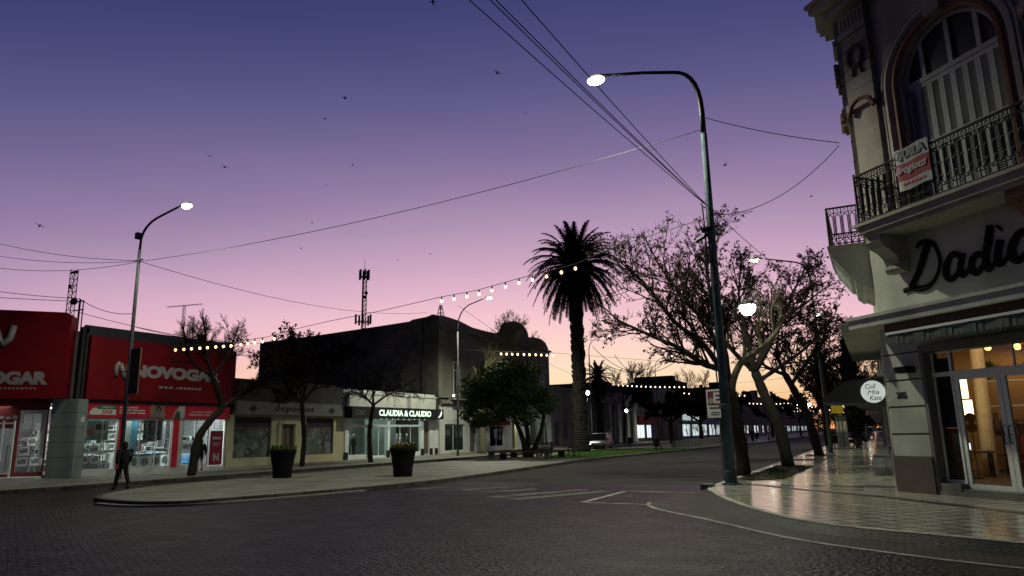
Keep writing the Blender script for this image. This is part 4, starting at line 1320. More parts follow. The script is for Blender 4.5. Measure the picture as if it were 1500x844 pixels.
for x0 in (0.8, 4.6):
    pr_ = corbel(x0, x0 + .45)
    n = len(pr_)
    cb_ = MB()
    cb_.add([(x0, y, z) for y, z in pr_] + [(x0 + .45, y, z) for y, z in pr_], [tuple(range(n)), tuple(range(n, 2 * n))[::-1]] + [(i, n + i, n + (i + 1) % n, (i + 1) % n) for i in range(n)])
    cb_.tube([(x0 - .03, -.24, 5.68), (x0 + .48, -.24, 5.68)], .13, 10)
    cb_.tube([(x0 - .02, -.78, 6.36), (x0 + .47, -.78, 6.36)], .13, 10)
    cb_.obj('bracket', MT['orange' if x0 > 4 else 'wallwarm'], balc)


def ironrail(mb, x0, x1, y, z0, z1, along='x'):
    def P(a, z, o=0.0):
        return (a, y + o, z) if along == 'x' else (y + o, a, z)
    L_ = x1 - x0
    for z, r in ((z1, .028), (z1 - .16, .012), (z0 + .22, .012), (z0 + .06, .016)):
        mb.tube([P(x0, z), P(x1, z)], r * 1.2, 6)
    n = max(2, int(L_ / 0.19))
    for k in range(n + 1):
        a = x0 + L_ * k / n
        mb.tube([P(a, z0 + .06), P(a, z1)], .015, 5)
        if k < n:
            c, w = a + L_ / n / 2, L_ / n * .33
            zz0, zz1 = z0 + .34, z1 - .28
            lp = [P(c - w, zz0), P(c - w, zz1)] + [P(c - w * cos(pi * q / 5), zz1 + w * sin(pi * q / 5)) for q in range(1, 6)] + [P(c + w, zz0)] + [P(c + w * cos(pi * q / 5), zz0 - w * sin(pi * q / 5)) for q in range(1, 6)]
            mb.tube(lp, .015, 5)
            mb.tube([P(c, zz1 + w), P(c, z1 - .16)], .013, 5)
            mb.tube([P(c, z0 + .22), P(c, zz0 - w)], .013, 5)
            mb.tube([P(c - w * .7, z1 - .12), P(c, z1 - .04), P(c + w * .7, z1 - .12)], .013, 5)


ir = MB()
ironrail(ir, 0.74, 5.4, -1.0, 6.88, 8.2)
ironrail(ir, -1.0, -0.05, 0.74, 6.88, 8.2, 'y')
ironrail(ir, -1.0, -0.05, 5.4, 6.88, 8.2, 'y')
for x in (0.74, 3.07, 5.4):
    ir.tube([(x, -1.0, 6.88), (x, -1.0, 8.28)], .03, 6)
# scrolls and leaves that thicken the ironwork
for k in range(24):
    x = 0.85 + k * 0.19
    for zc, r in ((7.62, .05), (7.3, .045)):
        ir.tube([(x + r * cos(a) * (1 - a / 12), -1.02, zc + r * sin(a) * (1 - a / 12)) for a in [q * .7 for q in range(11)]], .01, 4)
ir.obj('railing', MT['iron'], balc)
# --- upper storey
uw = MB()
uw.wall(0, 6.3, 6.72, 13.5, [(1.65, 4.4, 6.88, 11.95)], 0.0, 0.45)
AC, AR, AZ, AH = 3.025, 1.375, 10.5, 1.35
arcp = [(AC - AR * cos(pi * k / 20), AZ + AH * sin(pi * k / 20)) for k in range(21)]
for k in range(20):
    uw.prism([arcp[k], arcp[k + 1], (arcp[k + 1][0], 11.95), (arcp[k][0], 11.95)], 0.0, 0.44)
uw.T = TS
uw.wall(-9.6, 0, 6.72, 13.5, [(-5.2, -3.6, 6.9, 10.5)], 0.004, 0.43)
uw.T = BI
uw.box(4.2, 12, 21.5, 22, 6.7, 13.5)
uw.box(0.75, 9, 21.9, 30.8, 6.4, 6.68)
uw.box(0.75, 9, 21.9, 30.8, 13.3, 13.48)
uw.obj('upper_wall', MT['wallwarm'], B)
mo = MB()
def ring(off, r0, dd):
    pts = [(AC - AR - off, dd, 6.95), (AC - AR - off, dd, AZ)] + [(AC - (AR + off) * cos(pi * k / 18), dd, AZ + (AH + off) * sin(pi * k / 18)) for k in range(1, 18)] + [(AC + AR + off, dd, AZ), (AC + AR + off, dd, 6.95)]
    mo.tube(pts, r0, 6)
ring(0.1, 0.09, -0.03)
mo.obj('arch_moulding', MT['orange'], B)
mo = MB()
ring(0.36, 0.11, -0.02)
ring(0.5, 0.05, -0.04)
mo.prism([(AC - .22, 11.85), (AC - .3, 12.6), (AC + .3, 12.6), (AC + .22, 11.85)], -0.22, -0.003)
mo.obj('outer_arch_moulding', MT['wallwarm'], B)
# pilaster with garland, grooves and slots
def pilaster(T, x0, x1, dm=1.0):
    T = (T or Matrix()) @ Matrix.Diagonal((1, dm, 1, 1))
    p = MB(T)
    p.box(x0, x1, -0.16, -0.003, 10.72, 12.75)
    p.box(x0 + .04, x1 - .04, -0.1, -0.003, 6.9, 10.5)
    p.box(x0 - .05, x1 + .05, -0.22, -0.003, 10.5, 10.72)
    p.box(x0 - .04, x1 + .04, -0.24, -0.003, 12.75, 12.92)
    p.box(x0, x1, -0.18, -0.003, 12.92, 13.5)
    g = p
    g.mi = 1
    for z in (11.05, 11.45, 11.75, 12.35):
        g.box(x0 - .004, x1 + .004, -0.164, -0.1, z, z + .035)
    n = int((x1 - x0) / .14)
    for k in range(n):
        g.box(x0 + .08 + k * .14, x0 + .13 + k * .14, -.184, -.14, 13.0, 13.35)
    for z in (7.3, 7.9, 8.5, 9.1, 9.7):
        g.box(x1 - .22, x1 - .036, -.104, -.06, z, z + .035)
    o_ = p.obj('pilaster', [MT['wallwarm'], MT['black']], B)
    w = MB(T)
    c = ((x0 + x1) / 2, 12.02)
    w.tube([(c[0] + .24 * sin(a), -.2, c[1] + .3 * cos(a)) for a in [2 * pi * k / 18 for k in range(19)]], [.05 + .02 * ((k % 3) == 0) for k in range(19)], 7)
    for k in range(14):
        a = 2 * pi * k / 14
        w.sphere((c[0] + .26 * sin(a), -.23, c[1] + .32 * cos(a)), .055, 6, 4)
    w.tube([(c[0] - .1, -.2, c[1] - .3), (c[0] - .16, -.2, c[1] - .55)], .04, 5)
    w.tube([(c[0] + .1, -.2, c[1] - .3), (c[0] + .16, -.2, c[1] - .55)], .04, 5)
    w.obj('wreath', mat('dark_old_relief', (0.14, 0.09, 0.07), 0.9, 0.3, 6), o_)
    f = MB(T)
    f.tube([(x0 + .02, -.2, 10.35), (x0 + .12, -.2, 10.52)] + [(c[0] - (c[0] - x0 - .12) * cos(pi * k / 8), -.2, 10.52 + .2 * sin(pi * k / 8)) for k in range(1, 8)] + [(x1 - .12, -.2, 10.52), (x1 - .02, -.2, 10.35)], .07, 6)
    f.obj('hood_moulding', MT['orange'], o_)


pilaster(None, 0.05, 0.98)
pilaster(None, 5.1, 6.1)
pilaster(TS, -0.98, -0.05, 1.25)
ev = MB().box(-0.35, 6.5, -0.85, -0.003, 13.72, 13.9).box(-0.2, 6.4, -0.5, -0.003, 13.5, 13.72).box(-0.4, 6.6, -0.95, -0.003, 13.9, 14.02)
ev.T = TS
ev.box(-1.1, 0.35, -0.62, 0.002, 13.73, 13.89).box(-1.05, 0.2, -0.48, 0.002, 13.51, 13.71).box(-1.15, 0.4, -0.7, 0.0, 13.91, 14.01)
ev.box(-9.6, -1.1, -0.2, 0.002, 13.6, 13.95)
ev.obj('eaves', MT['wallwarm'], B)
pp = MB().box(0.3, 6.3, 0.02, 0.4, 14.02, 15.4)
pp.T = TS
pp.box(-9.6, -0.2, 0.02, 0.4, 14.01, 15.38)
pp.obj('roof_parapet', MT['wallwarm'], B)
# shutters: eight louvred columns, two panels each; fanlight above
n = 8
shutm = mat('faded_grey_shutter_paint', (0.34, 0.34, 0.33), 0.7, 0.15, 3, dirt=0.3)
w = (4.36 - 1.69) / n
for k in range(n):
    a = 1.69 + k * w
    shf = MB()
    shf.box(a + .002, a + .075, 0.2, 0.25, 6.95, 10.42).box(a + w - .075, a + w - .002, 0.2, 0.25, 6.95, 10.42)
    for z0, z1 in ((6.95, 7.12), (8.6, 8.82), (10.3, 10.42)):
        shf.box(a + .075, a + w - .075, 0.202, 0.248, z0, z1)
    so_ = shf.obj('shutter', shutm, B)
    for z0, z1 in ((7.12, 8.6), (8.82, 10.3)):
        z = z0 + .02
        lv = MB()
        while z < z1:
            lv.add([(a + .07, .2, z), (a + w - .07, .2, z), (a + w - .07, .245, z + .045), (a + .07, .245, z + .045), (a + .07, .208, z - .008), (a + w - .07, .208, z - .008), (a + w - .07, .253, z + .037), (a + .07, .253, z + .037)], [(0, 1, 2, 3), (4, 7, 6, 5), (0, 4, 5, 1), (2, 6, 7, 3)])
            z += .055
        lv.obj('louvre_panel', shutm, so_)
MB().box(1.66, 4.39, 0.3, 0.32, 6.9, 10.5).obj('dark_backing', MT['black'], B)
fl = MB().box(1.68, 4.37, 0.18, 0.27, 10.42, 10.55)
for x, zt in ((2.25, 11.55), (3.03, 11.84), (3.8, 11.55)):
    fl.box(x - .06, x + .06, 0.2, 0.25, 10.55, zt)
fl.tube([(AC - (AR - .06) * cos(pi * k / 18), .22, AZ + (AH - .06) * sin(pi * k / 18)) for k in range(19)], .06, 6)
fo_ = fl.obj('fanlight_frame', shutm, B)
MB().add([(x, .27, z) for x, z in arcp], [tuple(range(21))]).obj('pane', mat('dark_dusty_pane', (0.02, 0.02, 0.022), 0.45, 0.2, 4, spec=0.25), fo_)
MB().box(1.6, 4.45, 0.42, 0.44, 10.4, 11.9).obj('dark_backing', MT['black'], fo_)
# --- balcony on the street side
sb = MB(TS)
prf = [(0.0, 6.87), (-1.06, 6.87), (-1.06, 6.72), (-0.98, 6.66), (-0.98, 6.55), (-0.6, 5.98), (-0.5, 5.95), (-0.46, 5.75), (-0.3, 5.6), (-0.2, 5.62), (0.0, 5.5)]
n = len(prf)
sb.add([(-4.2, y, z) for y, z in prf] + [(-0.95, y, z) for y, z in prf], [tuple(range(n)), tuple(range(n, 2 * n))[::-1]] + [(i, n + i, n + (i + 1) % n, (i + 1) % n) for i in range(n)])
sb.box(-4.25, -0.9, -1.1, 0.0, 6.871, 6.92)
b2 = sb.obj('side_balcony', MT['wallbeige'], B)
ir = MB(TS)
ironrail(ir, -4.2, -0.98, -1.02, 6.92, 8.08)
ironrail(ir, -1.02, -0.03, -0.98, 6.92, 8.08, 'y')
ironrail(ir, -1.02, -0.03, -4.2, 6.92, 8.08, 'y')
ir.obj('railing', MT['iron'], b2)
MB(TS).box(-1.6, -1.0, -1.05, -1.035, 6.94, 8.0).obj('dark_screen', MT['black'], b2)
# --- black cafe awning and side brackets on the street side
aw = MB(TS)
prf = [(0.0, 3.3), (-1.1, 3.22), (-1.55, 2.95), (-1.98, 2.62), (-1.98, 2.5), (-1.9, 2.5), (-0.9, 2.46), (0.0, 2.42)]
n = len(prf)
aw.add([(-9.3, y, z) for y, z in prf] + [(-5.6, y, z) for y, z in prf], [tuple(range(n)), tuple(range(n, 2 * n))[::-1]] + [(i, n + i, n + (i + 1) % n, (i + 1) % n) for i in range(n)])
aw.obj('awning', MT['black'], B)
wbx = MB(TS).prism([(-8.9, 4.62), (-7.0, 4.62), (-7.0, 5.5), (-8.9, 5.5)], -0.75, -0.2)
wbx.obj('sign_box', MT['white'], B)
# --- door front
DD = 0.28
alu = mat('white_aluminium_frame', (0.82, 0.82, 0.75), 0.6, 0.08, 2, spec=0.2)
df = MB().frame(1.76, 2.94, 0.17, 2.84, DD, DD + .06, 0.11).obj('door', alu, B)
df2 = MB().frame(2.955, 4.13, 0.17, 2.84, DD, DD + .06, 0.11).obj('door', alu, B)
for d_, a, b, hx_ in ((df, 1.87, 2.83, 2.88), (df2, 3.065, 4.02, 3.01)):
    MB().quad((a, DD + .03, .28), (b, DD + .03, .28), (b, DD + .03, 2.73), (a, DD + .03, 2.73)).obj('pane', MT['glass'], d_)
    MB().tube([(hx_, DD, 1.22), (hx_, DD - .08, 1.24), (hx_, DD - .08, 1.6), (hx_, DD, 1.62)], .016, 6).tube([(hx_, DD - .08, 1.42), (hx_, DD, 1.42)], .012, 5).obj('handle', MT['black'], d_)
ff = MB().box(1.7, 1.757, DD - .02, DD + .08, 0.1, 3.43).box(4.133, 4.19, DD - .02, DD + .08, 0.1, 3.43).box(1.2, 5.6, DD - .022, DD + .082, 2.843, 2.95).box(1.2, 1.24, DD, DD + .06, .3, 3.43).box(1.24, 1.7, DD, DD + .06, 0.28, 0.36).box(4.19, 5.6, DD, DD + .06, .28, .36).box(3.3, 3.34, DD + .01, DD + .05, 2.95, 3.43)
ff.obj('shopfront_frame', alu, B)
for a, b, z0, z1 in ((1.24, 1.7, .36, 2.843), (4.19, 5.6, .36, 2.843), (1.24, 5.6, 2.95, 3.43)):
    MB().quad((a, DD + .03, z0), (b, DD + .03, z0), (b, DD + .03, z1), (a, DD + .03, z1)).obj('shopfront_pane', MT['glass'], B)
sl = MB().box(1.2, 5.6, 0.0, 0.5, 0.0, 0.1).box(1.2, 1.76, 0.02, 0.34, 0.1, 0.28).box(4.19, 5.6, 0.02, 0.34, 0.1, 0.28).box(1.76, 4.19, 0.05, .34, .1, .165)
sl.obj('sill', MT['concrete'], B)
bd = MB().box(1.25, 1.66, DD + .1, DD + .13, 1.6, 3.3)
bd.obj('dark_panel', MT['black'], B)
MB().box(1.25, 1.7, DD + .1, DD + .13, 0.32, 1.57).obj('brown_panel', mat('brown_wood_panel', (0.16, 0.07, 0.035), 0.6, 0.2, 3), B)
# --- shop interior (world-aligned room)
rm = MB(BI)
rm.slab([(0.75, 21.75), (2.3, 20.2), (4.2, 18.3), (9, 18.3), (9, 29), (0.75, 29)], 0.1, 0.16)
rm.box(0.62, 0.75, 22.2, 29, 0.16, 4.3).box(0.62, 9, 29, 29.15, 0.16, 4.3).box(9, 9.1, 18, 29, .16, 4.3)
rm.obj('interior_floor', mat('dark_shop_floor', (0.1, 0.075, 0.055), 0.35, 0.15, 2), B)
rw = MB(BI).box(0.755, 8.99, 28.9, 28.98, 0.165, 4.28)
rw.box(0.755, 0.8, 22.4, 28.89, 0.165, 4.28)
rw.slab([(0.8, 22.2), (2.6, 20.4), (4.6, 18.4), (9, 18.4), (9, 28.9), (0.8, 28.9)], 4.2, 4.28)
rw.obj('interior_wall', mat('warm_ochre_wall', (0.5, 0.34, 0.2), 0.8, 0.12, 1), B)
MB(BI).tube([(2.85, 26.0, .17), (2.95, 26.0, 4.2)], [.2, .18], 12).obj('interior_column', mat('pale_marbled_column', (0.6, 0.52, 0.4), 0.6, 0.2, 3), B)
warm = (1, 0.62, 0.3)
area('shop_light', BI @ Vector((3.2, 24.5, 4.15)), (2.5, 2.5), 34, warm, parent=B)
area('shop_light', BI @ Vector((4.6, 27.2, 4.15)), (2.5, 1.5), 26, warm, parent=B)
wspot = emit('warm_spot', (1, 0.5, 0.12), 4)
for x, y in ((4.25, 27.6), (3.4, 27.2), (4.8, 26), (2.2, 23.6)):
    MB(BI).lathe([(.05, 0), (.09, .04), (.09, .16), (.03, .2)], 10, (x, y, 4.0)).obj('ceiling_spot', wspot, B)
# furniture
t = thing('floor_lamp', 'lit floor lamp with two stacked white shades inside the corner shop', 'lamp', (2.2, 24.5, 0.16))
MB().lathe([(.16, 0), (.16, .02), (.02, .04), (.015, 1.72)], 12).obj('stand', MT['black'], t)
shade = emit('lit_lamp_shade', (1, 0.8, 0.42), 3.2, True)
MB().box(-.26, .26, -.2, .2, 1.74, 2.2).obj('lamp_shade', shade, t)
MB().box(-.34, .2, -.2, .2, 2.26, 2.85).obj('lamp_shade', shade, t)
t = thing('ornament_stand', 'pair of round gold discs on a thin stand behind the left door leaf', 'ornament', (2.34, 24.2, 0.16))
MB().lathe([(.12, 0), (.12, .02), (.012, .03), (.012, 1.5)], 10).obj('stand', MT['black'], t)
gold = mat('dull_gold', (0.35, 0.22, 0.06), 0.35, 0.2, 6, metal=0.8)
parts('disc', gold, t, [MB().disc((0, 1.42), .14, -.02, .02), MB().disc((0, 1.69), .14, -.02, .02)])
t = thing('shelf_unit', 'dark shelf unit with plants and vases in the corner shop', 'shelf', (3.15, 27.6, 0.16))
for z in (.5, 1.1, 2.05, 2.85):
    MB().box(0, 2.4, 0, .45, z, z + .05).obj('shelf_board', MT['white'] if z > 2 else MT['stone'], t)
parts('side_panel', MT['stone'], t, [MB().box(0, .05, .05, .4, 0, 2.85), MB().box(2.35, 2.4, .05, .4, 0, 2.85)])


def plant(loc, label, h, r, potmat, nleaf=60, cat='plant', name='potted_plant', leafm=None):
    t = thing(name, label, cat, loc)
    MB().lathe([(r * .6, 0), (r * .75, h * .35), (r * .7, h * .36), (r * .6, h * .3)], 12).obj('pot', potmat, t)
    lf = MB()
    for k in range(nleaf):
        a, e = RND.uniform(0, 2 * pi), RND.uniform(.3, 1.4)
        d = Vector((cos(a) * cos(e), sin(a) * cos(e), sin(e)))
        p = Vector((0, 0, h * .33))
        q = p + d * h * RND.uniform(.4, .75)
        s = d.cross(Vector((0, 0, 1))).normalized() * h * .05
        lf.add([tuple(p), tuple(p.lerp(q, .6) + s), tuple(q - Vector((0, 0, .06 * h))), tuple(p.lerp(q, .6) - s)], [(0, 1, 2, 3)])
    lf.obj('leaves', leafm or MT['greenleaf'], t)
    return t


basket = mat('woven_basket', (0.25, 0.17, 0.09), 0.9, 0.4, 20)
plant((3.45, 27.8, 3.07), 'spiky plant in a basket on the top board of the shop shelf', .75, .22, basket)
plant((4.5, 27.8, 3.07), 'wider leafy plant at the far end of the top shelf board', .65, .25, basket)
for x, z, h, lb in ((3.4, 1.32, .7, 'tall dark vase beside the pale column on the shelf'), (3.9, 1.32, .5, 'round dark vase in the middle of the shelf'), (4.6, 1.32, .62, 'slim brown vase near the shelf end')):
    o = MB().lathe([(.08, 0), (.15, h * .3), (.12, h * .6), (.05, h * .8), (.07, h)], 14).obj('vase', MT['stone'], None, True)
    o.location = (x, 27.8, z)
    tag(o, lb, 'vase', 'vases on the shop shelf')
plant((1.75, 23.6, 0.16), 'leafy plant standing on the floor behind the narrow side pane', 1.1, .3, basket, 70)
t = thing('display_table', 'dark low display table behind the glass door', 'table', (2.2, 25.3, 0.16))
MB().box(-.7, .7, -.4, .4, .68, .74).obj('tabletop', MT['stone'], t)
for x in (-.64, .58):
    for y in (-.34, .28):
        MB().box(x, x + .06, y, y + .06, 0, .68).obj('leg', MT['black'], t)
t = thing('laptop', 'open laptop glowing on the display table', 'laptop', (2.2, 25.2, 0.901))
MB().box(-.16, .16, -.11, .11, 0, .015).obj('keyboard', MT['greyplastic'], t)
MB().add([(-.16, .11, .015), (.16, .11, .015), (.16, .18, .22), (-.16, .18, .22), (-.16, .12, .015), (.16, .12, .015), (.16, .19, .22), (-.16, .19, .22)], [(0, 1, 2, 3), (4, 7, 6, 5), (0, 4, 5, 1), (1, 5, 6, 2), (2, 6, 7, 3), (3, 7, 4, 0)]).obj('screen', emit('laptop_screen', (.75, .85, 1), 1.6), t)
t = thing('armchair', 'dark red armchair behind the right door leaf', 'armchair', (3.75, 24.6, 0.16), -.5)
redc = mat('red_upholstery', (0.2, 0.03, 0.03), 0.9, 0.25, 6)
MB().box(-.4, .4, -.4, .35, .2, .45).obj('seat', redc, t)
MB().prism([(-.42, .2), (.42, .2), (.38, 1.15), (.2, 1.3), (-.2, 1.3), (-.38, 1.15)], .35, .5).obj('backrest', redc, t)
MB().box(-.52, -.4, -.4, .4, .2, .65).obj('armrest', redc, t)
MB().box(.4, .52, -.4, .4, .2, .65).obj('armrest', redc, t)
parts('leg', MT['black'], t, [MB().box(x, x + .06, y, y + .06, 0, .2) for x in (-.4, .34) for y in (-.36, .3)])
t = thing('coat_rack', 'dark rack with clothes inside the right door leaf', 'rack', (3.3, 26.2, 0.16))
MB().tube([(0, 0, 0), (0, 0, 1.6)], .02, 6).tube([(1.2, 0, 0), (1.2, 0, 1.6)], .02, 6).tube([(0, 0, 1.6), (1.2, 0, 1.6)], .02, 6).obj('frame', MT['black'], t)
clm = mat('hanging_dark_clothes', (0.06, 0.035, 0.03), 0.9, 0.5, 5)
for k in range(9):
    x = .12 + k * .12
    MB().prism([(x - .04, 1.5), (x + .04, 1.5), (x + .05, .6), (x - .05, .6)], -.22, .22).obj('garment', clm, t)
# --- banner tied to the balcony rail
ban = thing('rental_banner', 'white and red rental banner tied to the iron balcony rail', 'banner', BP, -pi / 4)


def bend(s, z, o=0.0):
    k = max(0.0, (2.35 - s)) / 0.4
    return (s + .05 * k * k, -1.07 - o + 0.16 * k * k, z + 0.02 * sin(s * 7))


bmesh_ = MB()
cols = [(2.0 + 1.12 * k / 14) for k in range(15)]
def sheet(z0, z1, m_, nm, o):
    q = MB()
    for k in range(14):
        a, b = cols[k], cols[k + 1]
        q.add([bend(a, z0, o), bend(b, z0, o), bend(b, z1, o), bend(a, z1, o), bend(a, z0, o - .004), bend(b, z0, o - .004), bend(b, z1, o - .004), bend(a, z1, o - .004)], [(0, 1, 2, 3), (4, 7, 6, 5), (0, 4, 5, 1), (2, 6, 7, 3)])
    return q.obj(nm, m_, ban)
sheet(7.3, 8.36, mat('greyish_banner_cloth', (0.36, 0.35, 0.35), 0.8, 0.1, 4, dirt=0.2), 'cloth', 0.0)
sheet(7.55, 7.98, mat('faded_red_banner_cloth', (0.25, 0.02, 0.035), 0.8, 0.1, 4), 'red_band', 0.006)
text('lettering', 'QUILA', MT['black'], ban, (2.14, 3.04, 8.04, 8.31), -1.088, bold=0.03, extrude=0.004)
text('lettering', 'Brogiotti', MT['greyletter'], ban, (2.14, 3.04, 7.66, 7.9), -1.09, bold=0.02, shear=0.3, extrude=0.004)
sm = MB()
for k in range(6):
    sm.box(2.3 + k * .11, 2.38 + k * .11, -1.083, -1.076, 7.42, 7.47)
sm.obj('small_lettering', MT['red2'], ban)
# --- round hanging sign of the cafe
t = thing('round_sign', 'round white hanging sign with black script in front of the black awning', 'sign', (-0.06, 26.6, 2.8))
MB().disc((0, 0), .37, -.03, .03, 28).obj('sign_board', emit('emissive_sign_board', (0.62, 0.68, 0.66), 0.55), t)  # board emits a little, standing in for light falling on it
for i, (s_, z) in enumerate((('Coll', .1), ('Mia', -.08), ('Kate', -.28))):
    text('lettering', s_, MT['black'], t, (-.22 + .05 * i, (.1, .18, .24)[i], z, z + (.16, .13, .16)[i]), -.031, bold=0.0, shear=0.25, extrude=0.004)
MB().tube([(0, 0, .37), (0, 0, .5), (.36, 0, .5)], .015, 6).obj('bracket', MT['iron'], t)
# --- row of low buildings beyond, seen edge-on along the pavement
for i, (y0, y1, h, lb) in enumerate([(31.1, 46, 4.6, 'low cafe building beside the old corner building'), (46.1, 66, 5.6, 'two window shop beyond the cafe, seen edge-on'), (66.1, 95, 7.5, 'darker shop block along the right pavement, seen edge-on'), (95.1, 150, 6.5, 'long low shop row far along the right pavement'), (150.1, 300, 8, 'farthest shop row on the right side of the street')]):
    t = thing('shop_row', lb, 'building', (0.3 if i < 2 else 0.6, y1, 0), -pi / 2)
    n = y1 - y0
    ops = [(2 + k * 5, 5.2 + k * 5, .4, 2.8) for k in range(int((n - 2) / 5))]
    MB().wall(0, n, 0, h, ops, 0, .3).box(0, n, .31, 9, h - .8, h - .2).box(0, n, 2.4, 2.5, 0, h - .8).box(0, .2, .31, 9, 0, h - .8).box(n - .2, n, .31, 9, 0, h - .8).obj('wall', MT['stucco'], t)
    for o_ in ops:
        f_ = MB().frame(o_[0], o_[1], o_[2], o_[3], .1, .16, .09).obj('window', MT['greyplastic'], t)
        MB().box(o_[0] + .09, o_[1] - .09, .12, .13, o_[2] + .09, o_[3] - .09).obj('pane', clothes if RND.random() < .4 else MT['black'], f_)
    MB().box(1, n - 1, -1.5, -.003, 3.0, 3.12).obj('awning', MT['black'] if i % 2 else MT['stone'], t)
# ------------------------------------------------------------------ street lamps
def spot(name, loc, power, parent, col=(0.95, 1.0, 0.76), angle=150, blend=0.6, size=0.25):
    l = bpy.data.lights.new(name, 'SPOT')
    l.energy = power
    l.color = col
    l.spot_size = radians(angle)
    l.spot_blend = blend
    l.shadow_soft_size = size
    o = bpy.data.objects.new(name, l)
    link(o, parent)
    o.location = loc
    return o


def street_lamp(label, base, pole, head, r0=0.1, r1=0.05, power=0, polemat='steel', glow='lampglow', hs=1.0, band=None, angle=150):
    """pole: world points from the ground to the arm's end; head: world position of the luminaire"""
    t = thing('street_lamp', label, 'street lamp', base, 0, 'street lamps along the boulevard')
    b = Vector(base)
    P = [Vector(p) - b for p in pole]
    n = len(P)
    cut = band or n - 4
    MB().tube(P[:cut + 1], [r0 - (r0 - r1) * i / max(1, cut) * .5 for i in range(cut + 1)], 10).obj('pole', MT[polemat], t, True)
    MB().tube(P[cut:], [r0 * .62 - (r0 * .62 - r1) * i / max(1, n - 1 - cut) for i in range(n - cut)], 8).obj('arm', MT['iron'], t, True)
    MB().lathe([(r0 * 1.9, 0), (r0 * 1.9, .03), (r0 * 1.25, .06), (r0 * 1.2, .4), (r0 * 1.02, .42)], 10).obj('pole_base', MT[polemat], t)
    h = Vector(head) - b
    d = (P[-1] - P[-2]).normalized()
    dh = Vector((d.x, d.y, d.z * .5)).normalized()
    hd = MB()
    hd.tube([h - dh * .55 * hs, h - dh * .3 * hs, h - dh * .05 * hs, h + dh * .3 * hs, h + dh * .42 * hs], [.05 * hs, .1 * hs, .15 * hs, .14 * hs, .05 * hs], 10)
    ho = hd.obj('lamp_head', MT['greyplastic'], t, True)
    ho.data.transform(Matrix.Translation(h) @ Matrix.Diagonal((1, 1, .6, 1)) @ Matrix.Translation(-h))
    gl = MB().sphere((0, 0, 0), 1, 14, 8, (.36 * hs, .24 * hs, .2 * hs))
    go = gl.obj('lens', MT[glow], t, True)
    go.data.transform(Matrix.Translation(h + dh * .12 * hs - Vector((0, 0, .1 * hs))) @ Matrix.Rotation(atan2(dh.y, dh.x), 4, 'Z'))
    if power:
        spot('lamp_light', h + dh * .12 * hs - Vector((0, 0, .42 * hs)), power, t, angle=angle)
    return t


def arc(a, b, c, n=6):
    a, b, c = Vector(a), Vector(b), Vector(c)
    return [a * (1 - q) ** 2 + b * 2 * q * (1 - q) + c * q * q for q in [i / n for i in range(n + 1)]]


# A: tall lamp on the right corner, arm over the carriageway
pA = [(-4.22, 22.9, 0), (-4.22, 22.9, 4), (-4.22, 22.9, 8), (-4.22, 22.9, 11.5)] + arc((-4.22, 22.9, 12.3), (-4.24, 22.9, 13.85), (-5.1, 22.9, 14.0), 7) + [(-6.2, 22.9, 14.28), (-7.35, 22.9, 14.5)]
LA = street_lamp('tallest blue-grey lamp post at the paved corner with a long arm over the road', (-4.22, 22.9, 0), pA, (-7.85, 22.9, 14.55), .155, .055, 1, 'bluepole', hs=.95, band=3, angle=157)
bx = MB().box(-.3, .1, -.12, .06, 8.05, 8.2)
bx.tube([(-.05, 0, 8.0), (-.5, -.1, 7.75)], .06, 6)
bx.obj('bracket', MT['iron'], LA)
MB().tube([(-.17, -.05, 3.0), (-.19, -.05, 3.6), (-.19, -.05, 8), (-.22, -.05, 9)], .025, 5).obj('conduit', MT['iron'], LA)
MB().lathe([(.19, 2.3), (.2, 2.32), (.2, 2.42), (.19, 2.44)], 10).obj('clamp_band', MT['steel'], LA)
# B: slim lamp on the left corner
pB = [(-29.9, 20.9, 0), (-29.9, 20.9, 4), (-30.1, 20.9, 8), (-30.35, 20.9, 10.6)] + arc((-30.4, 20.9, 11.1), (-30.2, 20.9, 12.1), (-29.1, 20.9, 12.5), 7)[0:] + [(-28.0, 20.9, 12.5 + .05)]
pB = [(-30.5, 20.9, 0), (-30.5, 20.9, 4), (-30.5, 20.9, 8), (-30.5, 20.9, 10.6)] + arc((-30.48, 20.9, 11.1), (-30.3, 20.9, 11.85), (-29.2, 20.9, 12.05), 7) + [(-28.0, 20.9, 12.3)]
LB = street_lamp('slim grey lamp post by the red electronics store with its arm rising over the road', (-30.5, 20.9, 0), pB, (-27.5, 20.9, 12.35), .095, .05, 1, 'steel', hs=.8, band=3)
parts('bracket', MT['iron'], LB, [MB().box(-.3, -.08, -.12, .12, 11.15, 11.45), MB().box(-.28, .28, -.03, .03, 10.05, 10.1), MB().box(-.5, .0, -.03, .03, 4.78, 4.82)])
bn = MB().box(.12, .72, -.02, .0, 3.75, 5.8)
bn.obj('pole_banner', mat('faded_dark_banner', (0.1, 0.05, 0.045), 0.85, 0.3, 4), LB)
MB().box(.1, .74, -.03, .02, 5.8, 5.84).box(.1, .74, -.03, .02, 3.72, 3.76).box(.74, .77, -.03, .02, 3.72, 5.84).obj('banner_frame', mat('pale_brown_frame', (0.3, 0.2, 0.13), 0.7, 0.2, 4), LB)
# C: slim lamp in front of the old building
pC = [(-30.15, 49.3, 0), (-30.15, 49.3, 4), (-30.15, 49.3, 8), (-30.15, 49.3, 10)] + arc((-30.14, 49.3, 10.4), (-30.05, 49.3, 11.7), (-29.0, 49.3, 12.15), 7) + [(-27.7, 49.3, 12.5)]
street_lamp('slim lamp post in front of the old building with the rounded pediment', (-30.15, 49.3, 0), pC, (-27.2, 49.3, 12.6), .09, .045, 1, 'steel', 'lampglow', hs=.75, band=3)
